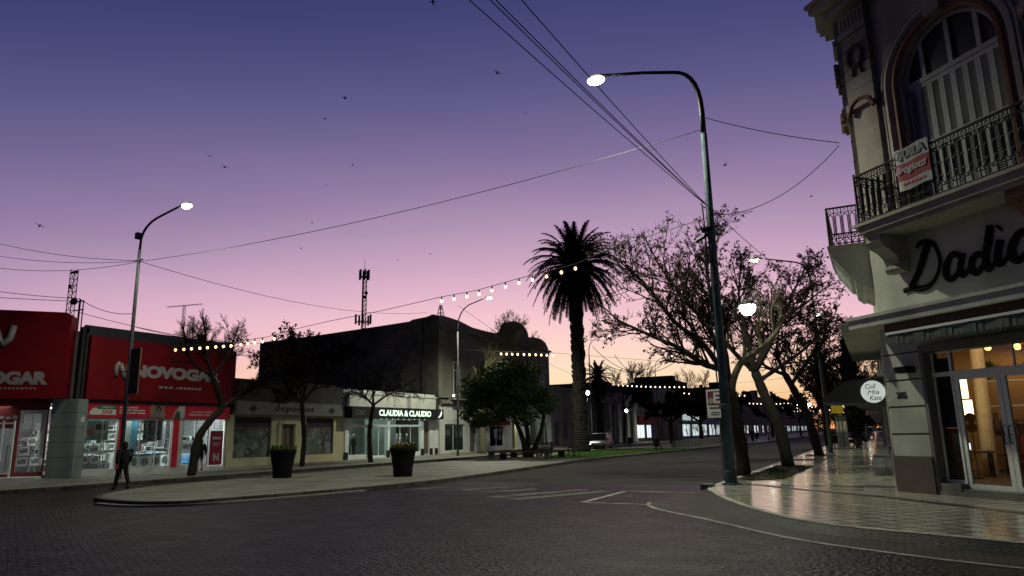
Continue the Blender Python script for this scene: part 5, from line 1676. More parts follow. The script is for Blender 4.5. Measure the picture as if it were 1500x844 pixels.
# D, E: right pavement
pD = [(-3.04, 52, 0), (-3.06, 52, 4), (-3.1, 52, 8), (-3.15, 52, 11)] + arc((-3.17, 52, 11.9), (-3.2, 52, 12.95), (-4.2, 52, 13.15), 7) + [(-6.0, 52, 13.6)]
LD = street_lamp('grey lamp post on the right pavement behind the second leaning tree', (-3.04, 52, 0), pD, (-6.6, 52, 13.7), .12, .05, 1, 'steel', hs=.95, band=3)
pE = [(-2.6, 85, 0), (-2.55, 85, 4), (-2.3, 85, 8), (-2.2, 85, 11)] + arc((-2.1, 85, 12.2), (-2.1, 85, 13.3), (-3.0, 85, 13.55), 7) + [(-4.2, 85, 14)]
street_lamp('lamp post farther along the right pavement beyond the dark cypress', (-2.6, 85, 0), pE, (-4.7, 85, 14.1), .11, .05, 1, 'steel', 'lampglowfar', hs=.9, band=3)
# hanging lamp between the two tall posts, inside the tree crowns
HL = Vector((-4.32, 30.0, 6.65))
t = thing('hanging_lamp', 'round bright lamp hung from a wire among the twigs of the leaning tree', 'street lamp', HL)
MB().lathe([(.05, .3), (.2, .24), (.34, .1), (.36, .02), (.3, .02)], 16).obj('lamp_head', MT['greyplastic'], t, True)
MB().sphere((0, 0, -.07), .33, 16, 10).obj('lens', emit('bright_lamp_globe', (0.86, 1.0, 0.82), 26), t, True)
MB().tube([(0, 0, .3), (.34, 0, 2.55)], .015, 5).obj('hanger', MT['iron'], t)
pl0 = bpy.data.lights.new('lamp_light', 'POINT')
pl0.energy = 150
pl0.color = (0.86, 1.0, 0.8)
pl0.shadow_soft_size = .3
po_ = bpy.data.objects.new('lamp_light', pl0)
link(po_, t)
po_.location = (0, 0, -.4)
# F: post on the promenade whose head shines through the leaning tree
pF0 = [(-14, 75, 0), (-14, 75, 5), (-14, 75, 9), (-14, 75, 11.5)] + arc((-14, 75, 12.2), (-13.95, 75, 13.5), (-13, 75, 13.7), 7) + [(-11.6, 75, 13.95)]
# far left curb posts
for y, x, lb in ((76.5, -29, 'thin curved lamp post behind the tall palm'), (104, -29, 'thin curved lamp post in front of the red canopy shop')):
    pp_ = [(x, y, 0), (x, y, 5), (x, y, 9), (x, y, 10.3)] + arc((x, y, 10.8), (x, y, 12.0), (x + 1.1, y, 12.3), 6) + [(x + 2.2, y, 12.5)]
    street_lamp(lb, (x, y, 0), pp_, (x + 2.6, y, 12.5), .085, .04, 0, 'steel', 'lampglowfar', hs=.35, band=3)


def globe_lamp(label, base, h, r, polemat='steel', power=0):
    t = thing('globe_lamp', label, 'street lamp', base, 0, 'globe lamps on posts')
    MB().lathe([(.14, 0), (.14, .3), (.07, .4), (.055, h - .25), (.09, h - .2), (.09, h - .12)], 10).obj('post', MT[polemat], t, True)
    MB().sphere((0, 0, h + r * .8), r, 12, 8).obj('globe', MT['lampglowfar'], t, True)
    if power:
        l = spot('lamp_light', (0, 0, h - .3), power, t, angle=170)
    return t


globe_lamp('globe lamp on a thin post between the palm trunk and the columned bank', (-28.0, 72.8, 0), 5.65, .27, power=1)
globe_lamp('smaller low globe lamp beside the palm trunk', (-28.6, 88, 0), 4.1, .2)
globe_lamp('globe lamp on a pale post right of the red canopy shop', (-27.0, 108, 0), 6.7, .36, power=1)
MB_ = None
for x, y, h, r, lb in ((-15.5, 118, 5.5, .3, 'far globe lamp right of the first leaning tree'), (-13.6, 150, 6.0, .34, 'far globe lamp before the distant boutique glow'), (-13.6, 175, 6.6, .34, 'second far globe lamp among the distant garlands'), (-13.2, 205, 7, .36, 'farthest globe lamp under the garlands on the promenade'), (-3.2, 118, 3.2, .25, 'low globe lamp far along the right pavement'), (-2.0, 140, 5.5, .3, 'globe lamp under the far right awnings')):
    globe_lamp(lb, (x, y, 0), h, r)

# ------------------------------------------------------------------ overhead wires
def wire(label, a, b, sag, r=0.013, n=18, name='overhead_wire', grp='overhead wires'):
    a = Vector(a)
    m = MB().tube([p - a for p in catenary(a, b, sag, n)], r, 5)
    o = m.obj(name, MT['wire'])
    o.location = a
    return tag(o, label, 'wire', grp)


topA = Vector((-4.25, 22.9, 8.9))
wire('long span wire from the left lamp post high up to the tallest lamp post', (-30.5, 20.9, 10.0), (-4.25, 22.9, 11.66), .5)
def beyond(px, py, z=9.35, f=1.35):
    q = onz(px, py, z)
    return topA + (q - topA) * f
for (px, lb) in ((693, 'leftmost of the four wires rising steeply from the tallest lamp post'), (723, 'second from the left of the wires rising steeply from the tallest lamp post'), (731, 'third from the left of the wires rising steeply from the tallest lamp post'), (768, 'rightmost of the four wires, passing close to the bright lamp head')):
    wire(lb, topA, beyond(px, -2), .12, .011)
wire('upper drooping wire from the tallest lamp post to the corner building', (-4.1, 22.92, 12.05), (-0.15, 22.1, 10.0), .1)
wire('lower deeply sagging wire from the tallest lamp post up to the corner building', (-4.1, 22.92, 8.6), (-0.15, 22.2, 9.95), .55)
wire('wire from the tallest lamp post back to the second lamp post on the right pavement', (-4.2, 23, 8.9), (-3.15, 52, 11.6), .5)
wire('thin wire from the second lamp post to the far brackets of the corner building', (-3.1, 52, 11.0), (0.3, 33, 8.6), .5, .014)
wire('thin wire from the second lamp post across to the side balcony', (-3.1, 52, 9.7), (0.25, 25.6, 7.6), .8, .012)
wire('cable from the far right lamp post up to the canopy bracket', (-2.2, 85, 12.0), (0.25, 30, 5.9), 1.0, .016)
for py, dz, sg, lb in ((352, 10.05, .25, 'upper of the three wires leaving the left lamp post towards the store'), (372, 10.03, .25, 'middle of the three wires leaving the left lamp post towards the store'), (390, 10.0, .35, 'lowest of the three wires leaving the left lamp post towards the store')):
    q = ony(-20, py, 20.0)
    wire(lb, (-30.5, 20.9, dz), q, sg)
wire('wire falling from the left lamp post towards the old building roof', (-30.4, 20.95, 10.0), (-36.5, 54.2, 12.9), .9, .014)
wire('wire across the roofs behind the evergreen to the tall palm', (-30.1, 49.3, 12.2), (-36, 92, 9), .6, .016)
# service cables along the store roof
for (p0, p1, sg, lb) in (((-38.0, 18.5, 9.0), (-36.0, 21.6, 8.9), .05, 'service cable running to the roof pole of the electronics store'), ((-36.0, 21.6, 8.9), (-30.6, 20.9, 7.5), .25, 'service cable from the roof pole to the left lamp post'), ((-36.0, 21.6, 8.2), (-35.3, 31.5, 7.6), .25, 'thick service cable along the front edge of the store roof'), ((-30.5, 20.9, 6.9), (-35.3, 33.0, 7.7), .25, 'service cable from the left lamp post back to the store roof'), ((-44, 14, 9.3), (-36.0, 21.6, 8.75), .12, 'service cable coming in over the cut-off store corner')):
    wire(lb, p0, p1, sg, .016)
o = MB().tube([(0, 0, 0), (0, 0, 1.9)], .05, 6).box(-.35, .35, -.03, .03, 1.75, 1.8).box(-.35, .35, -.03, .03, 1.3, 1.35).tube([(.3, 0, 0), (.3, 0, 1.8)], .03, 5).obj('roof_cable_frame', MT['iron'])
o.location = (-36.1, 21.7, 7.0)
tag(o, 'small iron cable frame standing on the electronics store roof', 'cable frame')


for k, (p0, p1, sg) in enumerate((((1010, 512), (868, 508), 1.0), ((985, 518), (880, 530), .55), ((975, 525), (900, 520), .75))):
    wire(('longest loose cable loop drooping below the leaning tree towards the palm', 'shallow loose cable loop below the leaning tree', 'short loose cable loop below the leaning tree')[k], ony(*p0, 27.4 + .2 * k), ony(*p1, 27.4 + .2 * k), sg, .012)
# ------------------------------------------------------------------ garlands of bulbs
def garland(label, pts, bulbs, r=.07, bm='bulb', wr=.012, drop=.12):
    a = Vector(pts[0])
    t = thing('light_garland', label, 'string lights', a, 0, 'strings of bulbs across the street')
    MB().tube([Vector(p) - a for p in pts], wr, 5).obj('cable', MT['wire'], t)
    def at(u):
        f = u * (len(pts) - 1)
        i = min(int(f), len(pts) - 2)
        return Vector(pts[i]).lerp(Vector(pts[i + 1]), f - i)
    first = None
    for u in bulbs:
        p = at(u) - a
        if first is None:
            s = MB().tube([(0, 0, 0.01), (0, 0, -drop)], .028, 6).obj('socket', MT['black'], t)
            b = MB().sphere((0, 0, -drop - r * .9), r, 8, 6, (1, 1, 1.15)).obj('bulb', MT[bm], t, True)
            first = (s, b)
            s.location = b.location = p
        else:
            for o_ in first:
                c = o_.copy()
                COL.objects.link(c)
                c.parent = t
                c.location = p
    return t


def onplane(px, py, A, Bq):
    A, Bq = Vector((*A, 0)), Vector((*Bq, 0))
    n = Vector((-(Bq - A).y, (Bq - A).x, 0))
    d = ray(px, py)
    return CAM + d * ((A - CAM).dot(n) / d.dot(n))


gA, gB = (-30.5, 20.9), (-4.25, 22.9)
gp1 = [onplane(x, y, gA, gB) for x, y in ((197, 510), (262, 507), (300, 504), (340, 501), (390, 494), (425, 484), (480, 471), (560, 455), (647, 435), (700, 425), (760, 408), (802, 398), (845, 386), (905, 360), (1030, 321))]
def ufrom(pxs, pts, A, Bq):
    out = []
    P = [(p - Vector(pts[0])).length for p in pts]
    for px in pxs:
        q = onplane(px, 450, A, Bq)
        for i in range(len(pts) - 1):
            a, b = Vector(pts[i]), Vector(pts[i + 1])
            if a.x <= q.x <= b.x:
                out.append((i + (q.x - a.x) / (b.x - a.x)) / (len(pts) - 1))
                break
    return out
garland('long garland sagging across the crossing between the two corner lamp posts', gp1, ufrom([262, 274, 285, 297, 308, 320, 331, 342], gp1, gA, gB) + ufrom([356, 366, 376, 387, 404, 647, 665, 684, 702, 721, 741, 761, 781, 802, 824, 845], gp1, gA, gB), .055)
gC, gD = (-30.1, 49.3), (-3.1, 52)
gp2 = [onplane(x, y, gC, gD) for x, y in ((672, 512), (730, 515), (770, 516), (810, 517), (900, 524), (1000, 532), (1060, 528), (1130, 505), (1194, 476))]
garland('second garland in front of the old building pediment, reaching over to the right pavement', gp2, ufrom([733, 741, 749, 757, 766, 774, 783, 791, 799, 808], gp2, gC, gD), .085)


def flat_garland(label, y, x0, x1, z0, z1, sag, lit, n, r, bm='bulb'):
    pts = catenary((x0, y, z0), (x1, y, z1), sag, 24)
    garland(label, pts, [lit[0] + (lit[1] - lit[0]) * k / (n - 1) for k in range(n)], r, bm, .014)


flat_garland('third garland in front of the palm lawn and red canopy shop', 85, -29, -2.6, 7.6, 8.0, .9, (.02, .33), 15, .085, 'bulbcool')
flat_garland('fourth garland over the promenade near the bright boutique', 118, -29, -3, 8.0, 8.2, 1.0, (.03, .4), 13, .1, 'bulbcool')
flat_garland('fifth garland right of the parking sign over the promenade', 150, -28, -3, 7.6, 8.0, 1.1, (.12, .5), 14, .11, 'bulbcool')
flat_garland('sixth garland glimpsed between the two leaning trees', 185, -28, -3, 7.6, 8.0, 1.1, (.2, .6), 13, .12, 'bulbcool')
flat_garland('seventh garland far down the street between the trees', 225, -28, -3, 7.6, 8.0, 1.1, (.25, .7), 14, .13, 'bulbcool')
flat_garland('eighth garland far down the street behind the third leaning tree', 270, -27, -3, 7.6, 8.0, 1.1, (.5, 1), 14, .14, 'bulbcool')
flat_garland('garland hanging under the far right awnings', 105, -8, -.6, 5.4, 5.4, .3, (.35, .98), 10, .12)
flat_garland('farther garland low over the right pavement', 140, -8, -.6, 6, 6, .3, (.35, .98), 10, .15)
# ------------------------------------------------------------------ trees
def rvec(R):
    while True:
        v = Vector((R.uniform(-1, 1), R.uniform(-1, 1), R.uniform(-1, 1)))
        if 0.05 < v.length < 1:
            return v.normalized()


def grow(tw, lf, p, d, Ln, r, lev, R, S):
    p, d = Vector(p), Vector(d).normalized()
    n = max(3, int(Ln / S.get('seg', .35)))
    pts, ds = [p], [d]
    for i in range(n):
        d = (d + rvec(R) * S['wig'] + Vector((0, 0, S['up'][min(lev, len(S['up']) - 1)]))).normalized()
        p = p + d * (Ln / n)
        pts.append(p)
        ds.append(d)
    sides = 7 if lev == 0 else 5 if lev == 1 else 3
    tw.tube(pts, [max(S['rmin'], r * (1 - .6 * i / n)) for i in range(n + 1)], sides, cap=lev < 1)
    if lev < S['lev']:
        nb = S['nb'][lev]
        for k in range(nb):
            t = S['from'] + (1 - S['from']) * (k + R.random()) / nb
            i = min(int(t * n), n - 1)
            q = pts[i].lerp(pts[i + 1], t * n - i)
            ax = ds[i].cross(rvec(R))
            if ax.length < .05:
                continue
            cd = Matrix.Rotation(radians(R.uniform(*S['ang'])), 3, ax.normalized()) @ ds[i]
            grow(tw, lf, q, cd, Ln * S['ratio'] * R.uniform(.65, 1.15) * (1.15 - .45 * t), r * .5, lev + 1, R, S)
        spawn = S.get('tipleaf', 0) and lev >= S['lev'] - 1
    else:
        spawn = True
    if spawn and lf is not None:
        for k in range(S['leaves']):
            if R.random() > S['leafp']:
                continue
            i = R.randint(max(0, n // 3), n)
            leaf(lf, pts[i] + rvec(R) * .05, R, S['ls'] * R.uniform(.6, 1.3), S.get('hang', .5))


def leaf(lf, p, R, s, hang=.5):
    d = (rvec(R) - Vector((0, 0, hang))).normalized()
    u = d.cross(rvec(R))
    if u.length < .05:
        u = d.orthogonal()
    u = u.normalized() * s * .42
    q = p + d * s
    m = p + d * s * .5
    lf.add([tuple(p), tuple(m + u), tuple(q), tuple(m - u)], [(0, 1, 2, 3)])


def tree(name, label, base, limbs, S, seed, wood='bark', twigm='twig', leafm='dryleaf', group='trees along the boulevard'):
    """limbs: (points relative to base, r0, r1, number of boughs, bough length, from)"""
    R = random.Random(seed)
    t = thing(name, label, 'tree', base, 0, group)
    tk, tw, lf = MB(), MB(), MB()
    for pts, r0, r1, nb, bl, fr in limbs:
        P = [Vector(q) for q in smooth3(pts, 5)]
        n = len(P) - 1
        tk.tube(P, [(r0 + (r1 - r0) * i / n) * (1 + .08 * sin(i * 2.3 + seed)) for i in range(n + 1)], 9)
        nb = int(nb * S.get('mult', 1))
        for k in range(nb):
            u = fr + (1 - fr) * (k + R.random()) / max(1, nb)
            i = min(int(u * n), n - 1)
            q = P[i].lerp(P[i + 1], u * n - i)
            dd = (P[i + 1] - P[i]).normalized()
            ax = dd.cross(rvec(R))
            if ax.length < .05:
                continue
            cd = Matrix.Rotation(radians(R.uniform(25, 75)), 3, ax.normalized()) @ dd
            cd = (cd + Vector((0, 0, S.get('lift', .35)))).normalized()
            rr = (r0 + (r1 - r0) * u) * .5
            grow(tw, lf, q, cd, bl * R.uniform(.6, 1.2), rr, 0, R, S)
        if bl and nb:
            grow(tw, lf, P[-1], P[-1] - P[-2], bl * .9, r1, 0, R, S)
    tk.obj('trunk', MT[wood], t, True)
    c = tw.obj('crown', MT[twigm], t, True)
    if lf.v:
        lf.obj('leaves', MT[leafm] if isinstance(leafm, str) else leafm, c)
    return t


def smooth3(pts, n=5):
    P = [Vector(p) for p in pts]
    out = []
    for i in range(len(P) - 1):
        a, b, c, d = P[max(i - 1, 0)], P[i], P[i + 1], P[min(i + 2, len(P) - 1)]
        for k in range(n):
            t = k / n
            out.append(0.5 * ((2 * b) + (c - a) * t + (2 * a - 5 * b + 4 * c - d) * t * t + (3 * b - a - 3 * c + d) * t ** 3))
    out.append(P[-1])
    return out


DRY = dict(lev=3, nb=[5, 4, 3], ratio=.55, ang=(20, 55), wig=.16, up=[.05, .07, .09, .1], rmin=.006, leaves=3, leafp=.3, ls=.115, hang=.7, tipleaf=1, **{'from': .2})
BARE = dict(lev=3, nb=[6, 5, 4], ratio=.58, ang=(16, 46), wig=.14, up=[.05, .06, .06, .06], rmin=.006, leaves=0, leafp=0, ls=.1, **{'from': .15})
# 1: nearest leaning tree on the right pavement
T1 = tree('street_tree', 'nearest leaning tree by the tall lamp post, dry leaves, one pale sawn limb', (-4.56, 27.3, 0), [
    ([(0, 0, -.05), (-.05, 0, 1.4), (-.17, 0, 2.4), (-.28, 0, 3.3)], .25, .2, 0, 0, 0),
    ([(-.28, 0, 3.3), (-.5, .05, 3.85), (-1.2, .1, 4.15), (-1.95, .15, 4.75), (-3.0, .1, 5.3), (-4.1, .0, 5.9)], .15, .05, 13, 1.7, .3),
    ([(-.28, 0, 3.3), (-.55, .3, 4.4), (-1.0, .6, 5.6), (-1.9, .7, 6.9), (-2.6, .6, 8.0)], .14, .04, 13, 1.9, .25),
    ([(-.28, 0, 3.3), (-.3, -.2, 4.6), (-.5, -.5, 6.0), (-.6, -.8, 7.4), (-.4, -.9, 8.5)], .13, .04, 12, 1.5, .3),
    ([(-.28, 0, 3.3), (-.9, -.6, 4.7), (-1.9, -1.2, 5.7), (-2.6, -1.5, 6.9), (-3.4, -1.6, 7.8)], .12, .035, 12, 1.7, .3),
], dict(DRY, leaves=3, leafp=.27, mult=1.7, ls=.1), 11)
# its pale pruned limb
pm = MB()
for q, r0, r1 in (([(-.2, 0, 2.9), (-.1, -.05, 3.45), (.3, -.05, 4.15), (1.05, -.05, 4.6), (1.62, 0, 5.2), (1.8, .1, 5.75)], .15, .07), ([(1.0, -.05, 4.55), (.92, .1, 5.3), (1.1, .1, 6.2)], .085, .04), ([(.35, -.05, 4.15), (.45, -.2, 5.0), (.25, -.3, 5.8)], .08, .035), ([(1.5, 0, 5.05), (1.5, -.2, 5.9), (1.75, -.2, 6.4)], .06, .03)):
    P_ = smooth3(q, 5)
    pm.tube(P_, [r0 + (r1 - r0) * i / (len(P_) - 1) for i in range(len(P_))], 8)
R_ = random.Random(9)
for q in ((1.8, .1, 5.7), (1.1, .1, 6.1), (.25, -.3, 5.7), (1.75, -.2, 6.3), (1.05, 0, 5.5)):
    for k in range(4):
        grow(pm, None, q, (R_.uniform(-.7, .7), R_.uniform(-.5, .5), 1), .8, .028, 2, R_, DRY)
pm.obj('pruned_limb', MT['palebark'], T1, True)
# 2, 3
tree('street_tree', 'second leaning dark trunk along the right pavement with a broad leaf-flecked crown', (-3.73, 33.8, 0), [
    ([(0, 0, -.05), (-.28, 0, 1.9), (-.72, 0, 3.1), (-1.05, 0, 4.2)], .28, .2, 0, 0, 0),
    ([(-1.05, 0, 4.2), (-1.25, .1, 5.6), (-1.5, .2, 7.2), (-1.5, .3, 8.2)], .15, .045, 13, 1.9, .25),
    ([(-1.05, 0, 4.2), (-.5, .2, 5.4), (0.3, .3, 6.6), (.9, .3, 7.8)], .14, .045, 14, 1.8, .25),
    ([(-1.05, 0, 4.2), (-1.9, -.3, 5.2), (-2.6, -.5, 6.4), (-3.0, -.6, 7.2)], .13, .04, 11, 1.6, .25),
    ([(-1.05, 0, 4.2), (-.2, -.8, 5.3), (.4, -1.3, 6.2), (1.5, -1.5, 6.9)], .12, .04, 11, 1.6, .25),
    ([(-.9, 0, 3.8), (.1, .5, 4.5), (1.1, .8, 5.2), (1.9, .8, 6.0)], .11, .035, 10, 1.3, .3),
], dict(DRY, leafp=.38, leaves=3, mult=1.25, ls=.11), 13)
tree('street_tree', 'third leaning dark trunk along the right pavement, crown reaching over the road', (-3.48, 48.2, 0), [
    ([(0, 0, -.05), (-.4, 0, 2.16), (-.95, 0, 3.7), (-1.5, 0, 5.0)], .3, .2, 0, 0, 0),
    ([(-1.5, 0, 5.0), (-1.9, .2, 6.4), (-1.7, .3, 7.8)], .15, .05, 10, 1.8, .2),
    ([(-1.2, 0, 4.4), (-.3, .3, 5.6), (.5, .4, 6.6), (1.2, .4, 7.2)], .14, .045, 12, 1.8, .2),
    ([(-1.5, 0, 5.0), (-2.6, -.3, 5.6), (-3.6, -.4, 6.6)], .13, .045, 11, 1.9, .2),
], dict(DRY, leafp=.36, mult=1.3), 14)
# farther trees on the right pavement
for i, (x, y, h, lb) in enumerate([(-2.9, 66, 9.5, 'fourth tree along the right pavement behind the lamp post'), (-2.2, 92, 10.5, 'fifth tree along the right pavement, thin bare crown'), (-1.6, 118, 11, 'sixth tree far along the right pavement'), (-7.5, 160, 13, 'far bare tree closing the view between the leaning trunks'), (-3, 190, 15, 'far tall bare tree above the black cafe awning'), (-10, 230, 16, 'farthest bare tree over the end of the road')]):
    tree('street_tree', lb, (x, y, 0), [
        ([(0, 0, -.05), (-.2, 0, h * .2), (-.5, 0, h * .38)], .3, .2, 0, 0, 0),
        ([(-.5, 0, h * .38), (-.8, .2, h * .6), (-.6, .2, h * .85)], .17, .05, 10, h * .24, .1),
        ([(-.5, 0, h * .38), (.8, .4, h * .5), (1.6, .4, h * .7)], .15, .05, 9, h * .22, .1),
        ([(-.5, 0, h * .38), (-2, -.4, h * .5), (-3, -.4, h * .66)], .15, .05, 9, h * .22, .1)],
        dict(DRY, leafp=.35 if i < 2 else .1, rmin=.012 if i < 2 else .028, leaves=5, ls=.2, lev=2, nb=[7, 6] if i < 2 else [7, 6]), 20 + i)
# dark cypress beside the second lamp post
def cypress(label, base, h, w, seed):
    R = random.Random(seed)
    t = thing('cypress', label, 'tree', base, 0)
    MB().tube([(0, 0, 0), (0, 0, h * .3)], [.16, .1], 8).obj('trunk', MT['bark'], t)
    m = MB()
    for _ in range(4200):
        z = h * (0.08 + .92 * R.random() ** .9)
        f = (z / h)
        rr = w * (min(1, f * 5) * (1 - f ** 3) + .02) * sqrt(R.random()) * (1 + .15 * sin(z * 3 + R.random()))
        a = R.uniform(0, 2 * pi)
        leaf(m, Vector((rr * cos(a), rr * sin(a), z)), R, .32, -.9)
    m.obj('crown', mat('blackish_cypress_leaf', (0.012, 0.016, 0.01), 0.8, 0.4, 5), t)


cypress('dark slim cypress rising behind the black cafe awning', (-1.75, 66, 0), 9.4, .75, 5)
# left pavement trees
tree('street_tree', 'bare tree with a bent dark trunk in front of the electronics store', (-29.1, 23.56, 0), [
    ([(0, 0, -.05), (0, .2, 1.6), (0, .9, 2.6), (0, 1.5, 3.2), (0, 1.2, 4.0), (0, .8, 4.7)], .2, .13, 0, 0, 0),
    ([(0, 1.5, 3.2), (0, 2.3, 3.7), (.1, 3.2, 4.1)], .1, .05, 5, 1.0, .4),
    ([(0, .8, 4.7), (.1, .4, 5.5), (.1, .2, 6.5)], .1, .05, 7, 1.2, .3),
    ([(0, .8, 4.7), (.2, 1.4, 5.6), (.1, 1.9, 6.6)], .09, .04, 7, 1.2, .3),
    ([(0, .8, 4.7), (-.3, -.2, 5.4), (-.2, -.6, 6.2)], .08, .04, 6, 1.0, .3)], dict(BARE, mult=1.8), 31, 'bark', 'twig')
tree('street_tree', 'dark dense leafy tree in front of the sports shop name board', (-30.5, 32.3, 0), [
    ([(0, 0, -.05), (0, .1, 1.6), (0, -.1, 2.9), (0, -.2, 3.7)], .16, .12, 0, 0, 0),
    ([(0, -.2, 3.7), (0, -1.5, 4.5), (0, -2.8, 5.4)], .1, .05, 11, 1.5, .2),
    ([(0, -.2, 3.7), (.2, .8, 4.8), (.2, 2.2, 5.9), (.2, 2.9, 6.4)], .1, .05, 11, 1.5, .2),
    ([(0, -.2, 3.7), (.1, -.6, 5.3), (.1, -1.2, 6.9)], .1, .04, 11, 1.3, .2),
    ([(0, -.2, 3.7), (-.3, .6, 5.4), (-.2, 1.0, 6.7)], .1, .04, 9, 1.2, .2)], dict(DRY, leafp=.5, leaves=4, ls=.12, mult=1.6), 32)
tree('street_tree', 'small bare tree with drooping twigs before the clothing shop door', (-30, 38.1, 0), [
    ([(0, 0, -.05), (0, -.2, 1.6), (0, -.1, 2.6), (0, .15, 3.7)], .17, .13, 0, 0, 0),
    ([(0, .15, 3.7), (0, -1.0, 4.3), (0, -2.2, 4.5)], .08, .04, 9, 1.3, .2),
    ([(0, .15, 3.7), (0, 1.6, 4.4), (0, 3.0, 4.8), (0, 4.4, 4.9)], .08, .04, 12, 1.3, .2),
    ([(0, .15, 3.7), (0, .1, 4.9), (0, .5, 5.6)], .08, .04, 7, 1.0, .2)], dict(BARE, nb=[5, 4, 3], up=[.02, 0, -.03, -.04], mult=2), 33)
tree('street_tree', 'bare string-lit tree with a pale trunk behind the evergreen', (-31.2, 55.2, 0), [
    ([(0, 0, -.05), (0, 0, 2.5), (0, .2, 4.5)], .32, .26, 0, 0, 0),
    ([(0, .2, 4.5), (0, .3, 6.8), (0, 1.2, 9.2)], .15, .05, 11, 1.9, .3),
    ([(0, .2, 4.5), (0, 3, 7.6), (0, 5.8, 10.6)], .16, .06, 18, 2.4, .4),
    ([(0, .2, 4.5), (.3, 1.5, 7.6), (.3, 3.4, 10.4)], .15, .05, 16, 2.2, .4),
    ([(0, .2, 4.5), (.5, 5.0, 7.8), (.3, 10.0, 10.2)], .15, .05, 18, 2.2, .45)], dict(BARE, rmin=.011, nb=[6, 5, 3]), 34, 'palebark', 'littwig')
# dense evergreen inside the octagonal bench
def evergreen(label, base, seed):
    R = random.Random(seed)
    t = thing('evergreen_tree', label, 'tree', base, 0)
    tk = MB()
    for q in ([(0, 0, -.05), (-.2, 0, 1.2), (-.9, .2, 2.6), (-1.6, .3, 3.8)], [(.1, .1, -.05), (.1, .2, 1.3), (-.1, .3, 2.7), (-.2, .3, 4.2)], [(.2, 0, -.05), (.9, 0, 1.0), (1.3, .1, 2.2), (1.5, .1, 3.4)]):
        tk.tube(smooth3(q, 4), [.24 - .012 * i for i in range(13)], 8)
    tk.obj('trunk', MT['bark'], t, True)
    m = MB()
    blobs = []
    for k in range(58):
        a = R.uniform(0, 2 * pi)
        rr = sqrt(R.random())
        z = R.uniform(2.8, 6.5)
        f = 1 - .5 * max(0, (z - 4.2) / 2.4)
        blobs.append((Vector((-1.7 + 3.4 * rr * cos(a) * f, 1.8 * rr * sin(a) * f, z)), R.uniform(.55, 1.15)))
    blobs += [(Vector((1.2, 0, 4.4)), .8), (Vector((-4.7, 0, 3.2)), .8), (Vector((-4.2, .4, 2.5)), .6), (Vector((-3.2, -.4, 2.7)), .7), (Vector((-1.5, 0, 6.2)), .6), (Vector((1.5, 0, 3.3)), .6)]
    for c, s in blobs:
        for _ in range(int(430 * s)):
            d = rvec(R) * s * (R.random() ** .4)
            leaf(m, c + Vector((d.x, d.y, d.z * .65)), R, R.uniform(.12, .26), .35)
    m.obj('crown', MT['greenleaf'], t)
    return t


evergreen('dense dark evergreen with several trunks growing inside the octagonal bench', (-22.5, 46.0, 0), 3)
# flat dark crowns over the far promenade
def broad_tree(label, base, h, w, seed):
    return tree('promenade_tree', label, base, [
        ([(0, 0, -.05), (.1, 0, h * .22), (0, 0, h * .42)], .28, .22, 0, 0, 0),
        ([(0, 0, h * .42), (-w * .3, .4, h * .6), (-w * .55, .4, h * .8)], .16, .06, 9, h * .26, .15),
        ([(0, 0, h * .42), (w * .3, -.3, h * .6), (w * .55, -.3, h * .8)], .16, .06, 9, h * .26, .15),
        ([(0, 0, h * .42), (0, .8, h * .65), (.3, 1.2, h * .85)], .16, .06, 9, h * .24, .15)],
        dict(DRY, leafp=1, leaves=9, ls=.32, rmin=.02, lev=2, nb=[6, 4]), seed, group='trees of the central promenade')


broad_tree('low spreading tree right of the palm lawn', (-24.0, 92, 0), 6.4, 6, 41)
broad_tree('low spreading tree in front of the red canopy shop', (-22.0, 100, 0), 6.6, 6, 42)
broad_tree('low spreading tree before the boutique front', (-24.5, 128, 0), 7.4, 7, 43)
broad_tree('low spreading tree beyond the parking sign', (-19, 150, 0), 8.0, 8, 44)
broad_tree('low spreading tree between the far garlands', (-17, 185, 0), 9.0, 9, 45)
broad_tree('dark spreading tree at the far end of the promenade', (-15, 240, 0), 11, 12, 46)
# thin bare trees against the glow
for i, (x, y, h, lb) in enumerate([(-36, 118, 13.5, 'tall thin bare tree right of the small palm'), (-41, 170, 15.5, 'thin bare tree over the promenade roofs, left of the two'), (-37, 170, 15.5, 'thin bare tree over the promenade roofs, right of the two'), (-33, 100, 11, 'thin bare tree close beside the tall palm trunk')]):
    tree('bare_tree', lb, (x, y, 0), [
        ([(0, 0, 0), (.2, 0, h * .35), (.1, 0, h * .55)], .2, .12, 3, h * .2, .5),
        ([(.1, 0, h * .5), (-.8, .2, h * .7), (-1.1, .2, h * .82)], .09, .04, 8, h * .17, .1),
        ([(.1, 0, h * .5), (1.1, .2, h * .7), (1.6, .2, h * .84)], .09, .04, 8, h * .17, .1)],
        dict(BARE, rmin=.02, lev=2, nb=[7, 6]), 50 + i, twigm='twig', group='bare trees against the glow')


